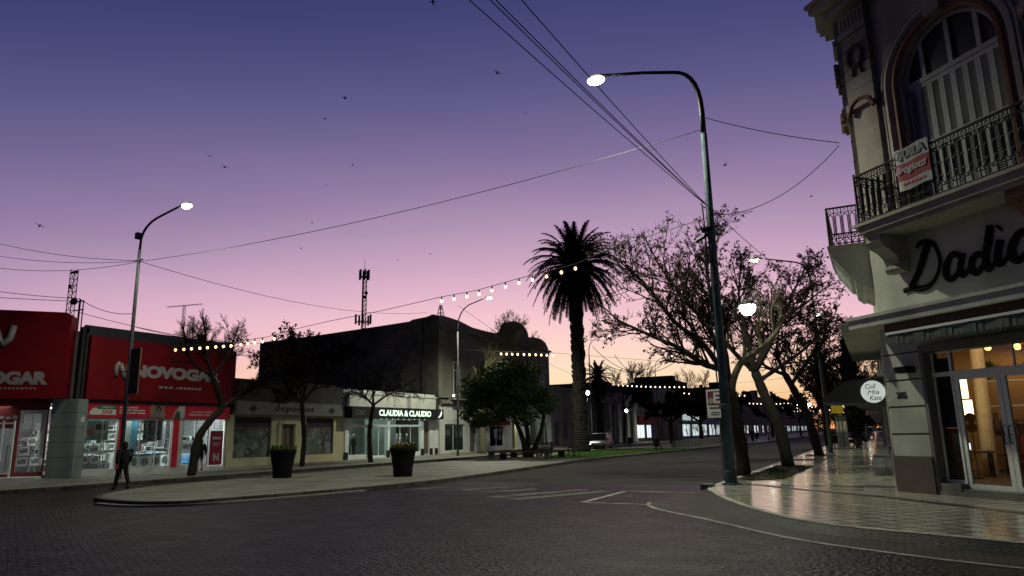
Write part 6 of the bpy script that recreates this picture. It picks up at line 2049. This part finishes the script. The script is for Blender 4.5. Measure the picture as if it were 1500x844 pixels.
# ------------------------------------------------------------------ palms
def palm(label, base, h, crown, nf, seed, tr=.62):
    R = random.Random(seed)
    t = thing('palm_tree', label, 'palm tree', base, 0)
    tk = MB()
    prof = []
    z = 0.0
    while z < h:
        f = z / h
        r = tr * (1.18 - .38 * min(1, f * 6)) if f < .17 else tr * (.82 - .05 * f)
        r *= 1 + .05 * R.uniform(-1, 1)
        if f > .8:
            r *= 1 + .35 * (f - .8) / .2 * (1 + .3 * sin(z * 9))
        prof += [(r, z), (r * 1.07, z + .1)]
        z += .2
    prof.append((tr * .5, h + .2))
    tk.lathe(prof, 16)
    for k in range(420):
        a, z = R.uniform(0, 2 * pi), h * (R.random() ** .7)
        rr = tr * (.78 if z < h * .8 else .95)
        tk.tube([(rr * cos(a), rr * sin(a), z - .1), ((rr * 1.12 + .05) * cos(a), (rr * 1.12 + .05) * sin(a), z + .16)], [.1, .04], 4)
    tk.obj('trunk', MT['palmtrunk'], t)
    fr = MB()
    c = Vector((0, 0, h))
    for k in range(nf):
        az = k * 2.39996 + R.uniform(-.2, .2)
        u = (k + .5) / nf
        el = radians(86 - 140 * u ** .95 + R.uniform(-6, 6))            # young fronds upright, old ones hang
        Ln = crown * R.uniform(.85, 1.1) * (.8 + .3 * min(1, u * 2))
        d = Vector((cos(az) * cos(el), sin(az) * cos(el), sin(el)))
        p = c + Vector((cos(az), sin(az), 0)) * tr * .35 + Vector((0, 0, .25 - .5 * u))
        pts = [p]
        n = 12
        for i in range(n):
            d = (d + Vector((0, 0, -.065 - .15 * (i / n)))).normalized()
            p = p + d * Ln / n
            pts.append(p)
        fr.tube(pts, [.06 - .0045 * i for i in range(n + 1)], 4)
        side0 = Vector((-sin(az), cos(az), 0))
        for i in range(1, n):
            for q in range(4):
                pp_ = pts[i].lerp(pts[min(i + 1, n)], q / 4)
                tdir = (pts[i + 1] - pts[i]).normalized()
                up = side0.cross(tdir)
                fl_ = .16 + .34 * sin(pi * min(1, (i + q / 4) / n * .92 + .08))
                for s in (-1, 1):
                    e = (side0 * s * .9 + tdir * .62 + up * R.uniform(-.15, .3) - Vector((0, 0, .3))).normalized() * fl_ * crown * .27
                    w_ = tdir * .065
                    fr.add([tuple(pp_ - w_), tuple(pp_ + w_), tuple(pp_ + e)], [(0, 1, 2)])
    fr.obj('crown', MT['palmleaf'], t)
    return t


palm('tall thick palm standing on the lawn with a big arching crown', (-23.25, 58.6, 0), 16.6, 4.8, 140, 1, .68)
palm('small distant palm peeping out right of the tall palm trunk', (-30.8, 84, 0), 8.3, 2.6, 60, 2, .35)
palm('dark small palm among the trees over the right pavement', (-4.4, 74, 0), 7.2, 2.6, 60, 4, .3)

# dark belt of trees that closes the far end of the street
R = random.Random(77)
bt = MB()
for k in range(70):
    c = Vector((R.uniform(-48, 30), R.uniform(430, 470), R.uniform(2, 12 + 5 * sin(k))))
    for _ in range(150):
        d = rvec(R) * 5 * R.random() ** .5
        leaf(bt, c + Vector((d.x, d.y * .6, max(-c.z, d.z * .7))), R, 1.1, .2)
bt.obj('far_woods', MT['greenleaf'])['kind'] = 'stuff'
# ------------------------------------------------------------------ planters, benches, bins, signs
def planter(label, base, h, seed):
    R = random.Random(seed)
    t = thing('flower_planter', label, 'planter', base, 0, 'large dark flower planters on the promenade')
    r = .48
    m = MB().lathe([(r * .8, 0), (r * .82, .05), (r * .86, h * .3), (r * 1.0, h * .62), (r * 1.1, h * .84), (r * 1.16, h * .86), (r * 1.18, h), (r * 1.02, h), (r * 1.0, h - .08), (.01, h - .08)], 20)
    m.obj('pot', MT['planter'], t, True)
    f, g = MB(), MB()
    for _ in range(260):
        a, q = R.uniform(0, 2 * pi), sqrt(R.random()) * r * 1.05
        p = Vector((q * cos(a), q * sin(a), h - .06 + R.uniform(0, .16)))
        leaf(g, p, R, .12, -.5)
    for _ in range(90):
        a, q = R.uniform(0, 2 * pi), sqrt(R.random()) * r
        f.sphere((q * cos(a), q * sin(a), h + R.uniform(.05, .16)), .032, 6, 4)
    g.obj('foliage', MT['greenleaf'], t)
    if seed == 2:
        f.obj('flowers', blotch('flower_petals', [(0.5, 0.3, 0.32), (0.4, 0.06, 0.08), (0.6, 0.55, 0.5), (0.35, 0.1, 0.14)], 4, .8, kind='voronoi'), t)
    return t


planter('round dark planter standing alone in front of the sports shop', (-22.86, 23.06, 0), 1.2, 1)
planter('dark flared planter with pink and white flowers in front of the clothing shop', (-17.85, 24.8, 0), 1.2, 2)
# octagonal tree bench: eight seats round the evergreen
def bench_ring(label, c, R0):
    t = thing('tree_bench', label, 'bench', c, 0)
    for k in range(6):
        a0 = pi / 3 * k + .3
        a1 = a0 + pi / 3
        s = MB()
        P = lambda r, a: (r * cos(a), r * sin(a))
        s.slab([P(R0, a0 + .02), P(R0, a1 - .02), P(R0 - .5, a1 - .02), P(R0 - .5, a0 + .02)], .42, .5)
        s.obj('seat', MT['wood'], t)
        x, y = P(R0 - .25, a0)
        MB().lathe([(.24, 0), (.26, .03), (.24, .4)], 8, (x, y, 0)).obj('leg', MT['concrete'] if k % 2 else MT['planter'], t)
    return t


bench_ring('dark hexagonal bench around the dense evergreen', (-22.0, 45.0, 0), 2.7)
def slat_bench(label, base, rz):
    t = thing('park_bench', label, 'bench', base, rz, 'dark slatted benches on the promenade')
    s = MB()
    for k in range(4):
        s.box(-.8, .8, -.42 + k * .12, -.33 + k * .12, .43, .46)
    s.obj('seat', MT['wood'], t)
    b = MB()
    for k in range(4):
        b.box(-.8, .8, .1, .13, .58 + k * .13, .67 + k * .13)
    b.obj('backrest', MT['wood'], t)
    for x in (-.7, .64):
        MB().box(x, x + .06, -.42, .1, .37, .42).box(x, x + .06, -.4, -.34, 0, .37).box(x, x + .06, .06, .12, 0, 1.08).obj('leg', MT['iron'], t)
    return t


slat_bench('slatted bench at the edge of the lawn before the tall palm', (-19.2, 46.5, 0), 2.2)
slat_bench('slatted bench turned to the road right of the lawn', (-17.0, 60, 0), 1.9)
slat_bench('slatted bench beside the dense evergreen', (-20.0, 43.6, 0), -.4)
def bin_(label, base, rz=0):
    t = thing('litter_bin', label, 'litter bin', base, rz, 'dark litter bins on posts')
    MB().lathe([(.2, .45), (.25, .5), (.27, 1.05), (.25, 1.07), (.22, 1.0), (.19, .55)], 12).obj('bucket', MT['planter'], t)
    MB().tube([(0, .0, 0), (0, .0, .5)], .04, 6).obj('post', MT['iron'], t)
    return t


bin_('litter bin on a post at the lawn edge left of the parking sign', (-16.3, 57.5, 0))
bin_('litter bin near the parked car behind the lawn', (-22.5, 70, 0))
bin_('litter bin standing by the walker far on the promenade', (-14.4, 98, 0))
bin_('litter bin beside the utility cabinet on the right pavement', (-3.2, 60.5, 0))
# parking sign on its own thin post
t = thing('parking_sign', 'white and red parking sign plate on a thin post beside the tall lamp post', 'sign', (-4.75, 24.6, 0), -.35)
MB().tube([(0, 0, 0), (0, 0, 3.0)], .035, 7).obj('post', MT['steel'], t)
pl_ = MB().box(-.42, .18, -.05, -.036, 2.05, 3.0).obj('sign_plate', MT['white'], t)
MB().box(-.36, .12, -.056, -.051, 2.48, 2.94).obj('red_field', mat('dull_red_sign_field', (0.22, 0.05, 0.05), 0.5, 0.1, 5), pl_)
text('lettering', 'E', MT['letter'], pl_, (-.14, .1, 2.53, 2.89), -.056, bold=.03, extrude=.004)
MB().disc((-.24, 2.62), .1, -.06, -.0565, 18).obj('emblem', MT['greyletter'], pl_)
sm = MB().box(-.32, .1, -.056, -.051, 2.36, 2.41).box(-.26, .04, -.056, -.051, 2.22, 2.25).box(-.28, .06, -.056, -.051, 2.15, 2.17)
sm.obj('small_lettering', MT['greyplastic'], pl_)
# utility cabinet and yellow street sign on the right pavement
t = thing('utility_cabinet', 'tall grey-green utility cabinet on the right pavement with a notice on it', 'cabinet', (-2.65, 62.4, 0))
MB().box(-.4, .4, -.25, .25, 0, 2.5).box(-.44, .44, -.29, .29, 2.5, 2.58).obj('body', MT['greygreen'], t)
MB().box(-.36, .36, -.27, -.251, .2, 1.3).obj('door', MT['greyplastic'], t)
MB().box(-.36, .36, -.27, -.251, 1.45, 2.42).obj('notice', MT['cream'], t)
t = thing('yellow_sign', 'small yellow sign plate on a post above the utility cabinet', 'sign', (-2.8, 61.6, 0))
MB().tube([(0, 0, 0), (0, 0, 3.7)], .04, 6).obj('post', MT['steel'], t)
MB().box(-.42, .42, -.04, .0, 2.75, 3.6).obj('sign_plate', mat('yellow_sign_paint', (0.6, 0.42, 0.03), 0.5, 0.1, 4), t)
for y, lb in ((76, 'thick pale tree stump post by the parked motorcycle'), (96, 'slim pale post farther along the right pavement'), (112, 'farthest pale post along the right pavement')):
    o = MB().lathe([(.2, 0), (.16, .2), (.13, 2.6), (.12, 4.4)], 9).obj('awning_post', MT['steel'])
    o.location = (-1.75, y, 0)
    tag(o, lb, 'post', 'pale posts along the right pavement')


# ------------------------------------------------------------------ vehicles
def car(label, loc, rz, paint, suv=True, lights=False, tail=False, name='parked_car', group='cars parked along the boulevard'):
    t = thing(name, label, 'car', loc, rz, group)
    H = 1.68 if suv else 1.45
    W = .9
    belt = .98 if suv else .88
    # front is at +x; stations: x, z_low, z_top, half width, for the lower body
    st_ = [(-2.15, .55, .82, .72), (-2.05, .35, .95, .84), (-1.4, .3, belt + .02, W), (0, .28, belt, W), (.9, .28, belt - .02, W), (1.75, .32, .86, .86), (2.08, .4, .74, .76), (2.15, .5, .66, .66)]
    b = MB()
    vs, fs = [], []
    for x, zl, zt, w in st_:
        vs += [(x, -w * .93, zl), (x, -w, (zl + zt) / 2), (x, -w * .95, zt), (x, w * .95, zt), (x, w, (zl + zt) / 2), (x, w * .93, zl)]
    for i in range(len(st_) - 1):
        for k in range(6):
            fs.append((i * 6 + k, i * 6 + (k + 1) % 6, (i + 1) * 6 + (k + 1) % 6, (i + 1) * 6 + k))
    fs += [tuple(range(6))[::-1], tuple(range((len(st_) - 1) * 6, len(st_) * 6))]
    b.add(vs, fs)
    # cabin
    cb = [(-1.95 if suv else -1.6, belt), (-1.75 if suv else -1.0, H - .06), (-1.2 if suv else -.6, H), (.25, H - .02), (1.05, belt - .02)]
    vs, fs = [], []
    for x, z in cb:
        w = W * .95 if z < belt + .1 else W * .78
        vs += [(x, -w, z), (x, w, z)]
    k = len(cb)
    fs += [(2 * i, 2 * i + 1, 2 * i + 3, 2 * i + 2) for i in range(k - 1)]
    fs += [tuple(2 * i for i in range(k))[::-1], tuple(2 * i + 1 for i in range(k))]
    b.add(vs, fs)
    bo = b.obj('body', paint, t)
    bv = bo.modifiers.new('bevel', 'BEVEL')
    bv.width = .05
    bv.segments = 2
    bv.limit_method = 'ANGLE'
    gl = mat('car_glass_' + name, (0.02, 0.022, 0.025), .08, .1, 3)
    e = .012
    wd = MB()
    x0, z0, x1, z1 = .98, belt + .05, .33, H - .1
    wd.add([(x0 + e, -W * .85, z0 + e), (x0 + e, W * .85, z0 + e), (x1 + e, W * .72, z1 + e), (x1 + e, -W * .72, z1 + e)], [(0, 1, 2, 3)])
    wd.obj('windscreen', gl, t)
    rw_ = MB()
    xa, za, xb, zb = cb[0][0], belt + .06, cb[1][0], H - .14
    rw_.add([(xa - e, -W * .83, za), (xa - e, W * .83, za), (xb - e * 2, W * .7, zb), (xb - e * 2, -W * .7, zb)], [(0, 3, 2, 1)])
    rw_.obj('rear_window', gl, t)
    for s in (-1, 1):
        sw = MB()
        for a0, a1, c0, c1 in ((-.45, .72, -.4, .2), (-1.65, -.55, -1.45, -.5)) if suv else ((-.3, .75, -.25, .2), (-1.25, -.4, -.8, -.35)):
            sw.add([(a0, s * (W * .94 + e), belt + .06), (a1, s * (W * .94 + e), belt + .06), (c1, s * (W * .8 + e), H - .12), (c0, s * (W * .8 + e), H - .12)], [(0, 1, 2, 3)])
        sw.obj('side_window', gl, t)
        MB().sphere((.75, s * (W + .1), belt + .08), .1, 8, 6, (.7, .8, .7)).obj('mirror', paint, t)
        hl = MB().sphere((2.1, s * .58, .66), .2, 8, 6, (.5, 1, .7)).obj('headlight', emit('headlight_lit', (1, 1, .95), 14) if lights == 2 or (lights == 1 and s == -1) else MT['chrome'], t, True)
        MB().box(-2.1, -2.0, s * .72 - .12, s * .72 + .12, .72, .95).obj('tail_light', emit('tail_light_lit', (1, .04, .02), 2.5) if tail else MT['red2'], t)
        for x in (-1.35, 1.35):
            w_ = MB().tube([(x, s * .72, .33), (x, s * .92, .33)], .33, 16).obj('wheel', MT['tyre'], t)
            MB().tube([(x, s * .915, .33), (x, s * .93, .33)], .2, 12).obj('rim', MT['chrome'], w_)
    MB().box(2.13, 2.17, -.42, .42, .5, .62).obj('grille', MT['black'], t)
    MB().box(-2.19, -2.13, -.26, .26, .62, .74).obj('number_plate', MT['white'], t)
    return t


silver = mat('silver_car_paint', (0.13, 0.13, 0.135), .35, .05, 2, metal=.5)
car('silver car with one bright headlight facing us behind the tall palm', (-25.2, 68.6, RZ), -pi / 2 + .1, silver, True, 1)
car('dark car parked far along the right kerb with rear lights towards us', (-5.6, 106, RZ), pi / 2, mat('dark_grey_car_paint', (0.06, 0.06, 0.065), .35, .05, 2, metal=.4), False, 0, True)
car('light car parked under the far right awnings', (-1.7, 120, 0), pi / 2, silver, True, 0, False)
car('dark car with lit headlights coming up the far carriageway', (-8.5, 165, RZ), -pi / 2, mat('black_car_paint', (0.02, 0.02, 0.022), .3, .05, 2), False, 2)


def motorcycle(label, loc, rz):
    t = thing('motorcycle', label, 'motorcycle', loc, rz, 'motorcycles parked on the right pavement')
    for x, nm in ((-.65, 'wheel'), (.68, 'wheel')):
        w = MB()
        w.tube([(x + .27 * cos(a), 0, .3 + .27 * sin(a)) for a in [2 * pi * k / 18 for k in range(19)]], .05, 6, cap=False)
        for k in range(6):
            a = pi / 3 * k
            w.tube([(x, 0, .3), (x + .25 * cos(a), 0, .3 + .25 * sin(a))], .01, 4)
        w.obj(nm, MT['tyre'], t)
    MB().tube([(-.65, 0, .3), (-.1, 0, .35), (.3, 0, .75), (.45, 0, .85)], .035, 6).tube([(-.65, 0, .3), (-.45, 0, .7), (.3, 0, .75)], .03, 6).box(-.15, .2, -.12, .12, .22, .55).obj('frame', MT['iron'], t)
    MB().sphere((.12, 0, .82), .16, 10, 6, (1.5, .8, .8)).obj('tank', MT['stone'], t, True)
    MB().prism([(-.75, .82), (-.1, .76), (-.05, .84), (-.4, .86), (-.78, .92)], -.12, .12).obj('seat', MT['black'], t)
    MB().tube([(.68, -.06, .3), (.48, -.06, .95)], .022, 6).tube([(.68, .06, .3), (.48, .06, .95)], .022, 6).obj('fork', MT['chrome'], t)
    MB().tube([(.4, -.35, 1.02), (.48, -.1, .98), (.48, .1, .98), (.4, .35, 1.02)], .016, 6).obj('handlebar', MT['iron'], t)
    MB().sphere((.56, 0, .86), .09, 8, 6).obj('headlight', MT['chrome'], t, True)
    return t


motorcycle('dark motorcycle parked beside the pale stump post', (-2.5, 73.5, 0), .9)
motorcycle('dark motorcycle parked just past the utility cabinet', (-2.9, 68.5, 0), 1.1)
motorcycle('dark motorcycle farther along the right pavement under an awning', (-1.8, 86.5, 0), 1.0)


# ------------------------------------------------------------------ people (bodies grown from a jointed skeleton)
def skin_mesh(name, V, Ed, m, parent, sub=2):
    me = bpy.data.meshes.new(name)
    me.from_pydata([v[:3] for v in V], Ed, [])
    o = bpy.data.objects.new(name, me)
    COL.objects.link(o)
    sk_ = o.modifiers.new('skin', 'SKIN')
    sk_.use_smooth_shade = True
    for i, v in enumerate(V):
        d = me.skin_vertices[0].data[i]
        d.radius = (v[3], v[4] if len(v) > 4 else v[3])
        d.use_root = i == 0
    su = o.modifiers.new('sub', 'SUBSURF')
    su.levels = su.render_levels = sub
    bpy.context.view_layer.update()
    res = bpy.data.meshes.new_from_object(o.evaluated_get(bpy.context.evaluated_depsgraph_get()))
    bpy.data.objects.remove(o)
    res.name = name
    res.materials.clear()
    res.materials.append(m)
    return link(bpy.data.objects.new(name, res), parent)


def person(label, loc, rz, h=1.7, stride=.0, swing=.0, hood=False, shorts=False, coat=MT['jacket'], trs=MT['trousers'], longhair=False):
    """faces +x of its own frame; stride moves the left foot ahead"""
    t = thing('person', label, 'person', loc, rz)
    s = h / 1.7
    hip, kn = .9, .49
    def leg(sg, st):
        return [(0.0, sg * .09, hip - .04), (st * .5 + .03, sg * .1, kn), (st * .9 - (.06 if st < 0 else 0), sg * .1, .1 + (.06 if st < 0 else 0)), (st * .9 + .14 - (.06 if st < 0 else 0), sg * .11, .045 + (.02 if st < 0 else 0))]
    def arm(sg, sw):
        return [(0, sg * .2, 1.39), (-.02 + sw * .25, sg * .3, 1.13), (.05 + sw * .6, sg * .31, .9), (.07 + sw * .7, sg * .31, .83)]
    V = [(0, 0, hip, .13, .1), (0, 0, 1.12, .115, .095), (.0, 0, 1.32, .14, .1), (0.0, 0, 1.45, .055), (.02, 0, 1.53, .06), (.025, 0, 1.6, .088, .075), (.02, 0, 1.67, .07)]
    Ed = [(0, 1), (1, 2), (2, 3), (3, 4), (4, 5), (5, 6)]
    LG, AR_ = [], []
    for sg, st, sw in ((1, stride, -swing), (-1, -stride, swing)):
        i0 = len(V)
        q = leg(sg, st)
        V += [(*q[0], .085), (*q[1], .058), (*q[2], .042), (*q[3], .035)]
        Ed += [(0, i0), (i0, i0 + 1), (i0 + 1, i0 + 2), (i0 + 2, i0 + 3)]
        LG.append(q)
        i0 = len(V)
        q = arm(sg, sw)
        V += [(*q[0], .058), (*q[1], .042), (*q[2], .03), (*q[3], .036)]
        Ed += [(2, i0), (i0, i0 + 1), (i0 + 1, i0 + 2), (i0 + 2, i0 + 3)]
        AR_.append(q)
        hx, hy, hz = q[3]
        for k, (dx, L_) in enumerate(((.03, .075), (.012, .085), (-.006, .08), (-.024, .06))):
            V += [(hx + dx, hy, hz - .03, .009), (hx + dx + .008, hy - sg * .012, hz - .03 - L_, .008)]
            Ed += [(i0 + 3, len(V) - 2), (len(V) - 2, len(V) - 1)]
        V += [(hx + .045, hy - sg * .02, hz - .005, .01), (hx + .06, hy - sg * .03, hz - .055, .009)]
        Ed += [(i0 + 3, len(V) - 2), (len(V) - 2, len(V) - 1)]
    body = skin_mesh('body', V, Ed, MT['skin'], t)
    MB().sphere((.11, 0, 1.585), .018, 6, 5, (1, .8, 1.3)).obj('nose', MT['skin'], t, True)
    for sg in (-1, 1):
        MB().sphere((.098, sg * .03, 1.61), .011, 6, 5).obj('eye', MT['hair'], t, True)
        MB().sphere((.02, sg * .085, 1.59), .022, 6, 5, (.8, .4, 1.2)).obj('ear', MT['skin'], t, True)
    MB().sphere((.1, 0, 1.548), .016, 6, 5, (.5, 1.3, .5)).obj('mouth', MT['red2'], t, True)
    # clothes
    jv = [(0, 0, hip - .08, .22, .19), (0, 0, 1.12, .2, .175), (0, 0, 1.32, .21, .16), (0, 0, 1.43, .085)]
    je = [(0, 1), (1, 2), (2, 3)]
    for q in AR_:
        i0 = len(jv)
        jv += [(*q[0], .1), (*q[1], .088), (*q[2], .066)]
        je += [(2, i0), (i0, i0 + 1), (i0 + 1, i0 + 2)]
    if hood:
        jv += [(-.05, 0, 1.5, .08)]
        je += [(3, len(jv) - 1)]
    skin_mesh('jacket', jv, je, coat, t)
    tv = [(0, 0, hip - .0, .135, .11)]
    te = []
    for q in LG:
        i0 = len(tv)
        if shorts:
            m_ = tuple(Vector(q[0]).lerp(Vector(q[1]), .75))
            tv += [(*q[0], .1), (*m_, .085)]
            te += [(0, i0), (i0, i0 + 1)]
        else:
            tv += [(*q[0], .108), (*q[1], .083), (*q[2], .068)]
            te += [(0, i0), (i0, i0 + 1), (i0 + 1, i0 + 2)]
    skin_mesh('trousers', tv, te, trs, t)
    for q in LG:
        a, b_ = Vector(q[2]), Vector(q[3])
        MB().sphere(((a.x * .4 + b_.x * .6) + .01, b_.y, b_.z + .005), .055, 8, 6, (2.3, .85, .9)).obj('shoe', MT['black'], t, True)
    hm = MB().sphere((0.0, 0, 1.645), .108, 12, 8, (1.0, .92, .95))
    if longhair:
        hm.sphere((-.03, 0, 1.58), .11, 10, 6, (.75, 1.0, 1.3))
    hm.obj('hair', MT['hair'], t, True)
    t.scale = (s, s, s)
    return t


person('person in dark hooded jacket striding over the road by the left lamp post', (-25.5, 17.6, RZ), pi * .98, 1.72, .26, .35, hood=True, longhair=True)
person('person in a black coat and shorts standing by the shop window behind the bent tree', (-33.0, 27.2, 0), pi * .9, 1.66, .05, .05, shorts=True, longhair=True)
person('person in dark clothes walking far away on the promenade right of the nearest leaning tree', (-14.6, 96, 0), -pi / 2, 1.75, .2, .25)
person('person in a dark coat far down the right pavement', (-3.9, 100, 0), pi / 2, 1.72, .15, .2)

# ------------------------------------------------------------------ masts and aerials on the roofs
def lattice(label, name, base, h, w0, w1, legs=4, seg=1.0, r=.035, extra=None):
    t = thing(name, label, 'mast', base)
    m = MB()
    def P(k, z):
        f = z / h
        w = w0 + (w1 - w0) * f
        a = 2 * pi * k / legs + .5
        return (w * cos(a), w * sin(a), z)
    for k in range(legs):
        m.tube([P(k, 0), P(k, h)], r, 5)
    z = 0
    while z + seg <= h + .01:
        for k in range(legs):
            m.tube([P(k, z), P((k + 1) % legs, min(h, z + seg))], r * .6, 4)
            m.tube([P(k, z + seg), P((k + 1) % legs, min(h, z + seg))], r * .6, 4)
        z += seg
    m.obj('lattice', MT['iron'], t)
    if extra:
        extra(t)
    return t


def cell(t):
    for z, r_, n in ((34.5, 1.0, 6), (24.8, 1.6, 5)):
        for k in range(n):
            a = 2 * pi * k / n + .3
            MB().box(r_ * cos(a) - .18, r_ * cos(a) + .18, r_ * sin(a) - .12, r_ * sin(a) + .12, z, z + 2.1).obj('antenna_panel', MT['dark'], t)
        rg = MB().tube([(r_ * .8 * cos(a), r_ * .8 * sin(a), z + .6) for a in [2 * pi * k / 12 for k in range(13)]], .07, 5)
        for k in range(n):
            a = 2 * pi * k / n + .3
            rg.tube([(0, 0, z + .6), (r_ * cos(a), r_ * sin(a), z + .6)], .06, 5)
        rg.obj('platform', MT['iron'], t)
    for z, a in ((31.5, 0), (30.8, 2), (22, 1), (17.5, 3), (16, .4)):
        MB().sphere((.6 * cos(a), .6 * sin(a), z), .38, 10, 6, (1, 1, 1)).obj('dish', MT['dark'], t)
    MB().tube([(.0, 0, 35.5), (0, 0, 39.0)], .04, 5).obj('rod', MT['dark'], t)


lattice('tall mobile phone mast with antenna panels standing far behind the dark party wall', 'phone_mast', (-94.5, 116.5, 0), 36.5, .62, .5, 3, 1.0, .1, cell)
lattice('narrow lattice radio mast rising behind the cut-off store corner', 'radio_mast', (-60.3, 35.5, 0), 16.2, .42, .32, 3, .55, .035, lambda t: MB().box(-.5, -.3, -.1, .1, 14.6, 14.9).sphere((.4, 0, 13.4), .3, 8, 6).box(-.4, .45, -.05, .05, 15.9, 16.1).obj('dish', MT['dark'], t))
lattice('small pointed lattice stand on the old building roof corner', 'roof_stand', (-38.0, 58.9, 11.6), 2.9, .75, .1, 4, .7, .035)


def tv_aerial(t):
    m = MB().tube([(-1.8, -.4, 12.05), (1.9, .4, 12.15)], .025, 5)
    for k in range(12):
        x = -1.6 + k * .3
        m.tube([(x, x * .22 - .35, 12.1), (x, x * .22 + .35, 12.1)], .012, 4)
    m.obj('boom', MT['iron'], t)


lattice('thin lattice pole with a wide television aerial behind the store roof', 'television_aerial', (-55.4, 42.8, 1.6), 12.1, .2, .14, 3, .5, .018, tv_aerial)

# ------------------------------------------------------------------ birds
bird0 = None
for i, (px, py, dd, s) in enumerate([(634, 3, 50, 1.1), (505, 144, 55, 1.0), (476, 174, 75, .8), (307, 229, 60, 1.0), (329, 245, 55, 1.1), (516, 242, 70, .9), (478, 272, 80, .8), (58, 331, 55, 1.0), (457, 327, 75, .9), (728, 107, 50, 1.1), (770, 166, 70, .8), (630, 372, 90, 1.0), (1062, 242, 60, 1.0), (1188, 288, 60, .9), (583, 381, 90, .9), (441, 364, 80, .8)]):
    p = ondist(px, py, dd)
    if bird0 is None:
        t = thing('bird', 'small dark bird flying high in the dusk sky', 'bird', p, .4, 'birds flying in the dusk sky')
        MB().sphere((0, 0, 0), .06, 8, 5, (2.2, 1, 1)).add([(-.1, -.02, 0), (-.24, -.05, .01), (-.24, .05, .01), (-.1, .02, 0)], [(0, 1, 2, 3)]).sphere((.14, 0, .02), .045, 6, 4).obj('body', MT['black'], t)
        for sg in (-1, 1):
            MB().add([(.07, sg * .03, .02), (-.06, sg * .03, .02), (-.07, sg * .2, .08), (-.12, sg * .36, .03), (.0, sg * .22, .09)], [(0, 1, 2, 3, 4)]).obj('wing', MT['black'], t)
        bird0 = t
    else:
        t = dup(bird0, p, RND.uniform(0, 6.28))
    t.scale = (s * .9,) * 3
    t.rotation_euler = (RND.uniform(-.5, .5), RND.uniform(-.4, .4), RND.uniform(0, 6.28))
# ------------------------------------------------------------------ light balance
POW = {}
for o in bpy.data.objects:
    if o.type == 'LIGHT' and o.data.type == 'SPOT':
        o.data.energy = {0: 5000, 1: 1200, 2: 5000}.get(len(POW), 2800)
        POW[o.name] = 1
        if len(POW) > 5:
            o.data.energy = 700
sun = bpy.data.lights.new('sun', 'SUN')
sun.energy = 0.02
sun.angle = radians(15)
sun.color = (1, 0.7, 0.5)
so = bpy.data.objects.new('sun', sun)
COL.objects.link(so)
so.rotation_euler = (radians(88), 0, -GAZ + pi)
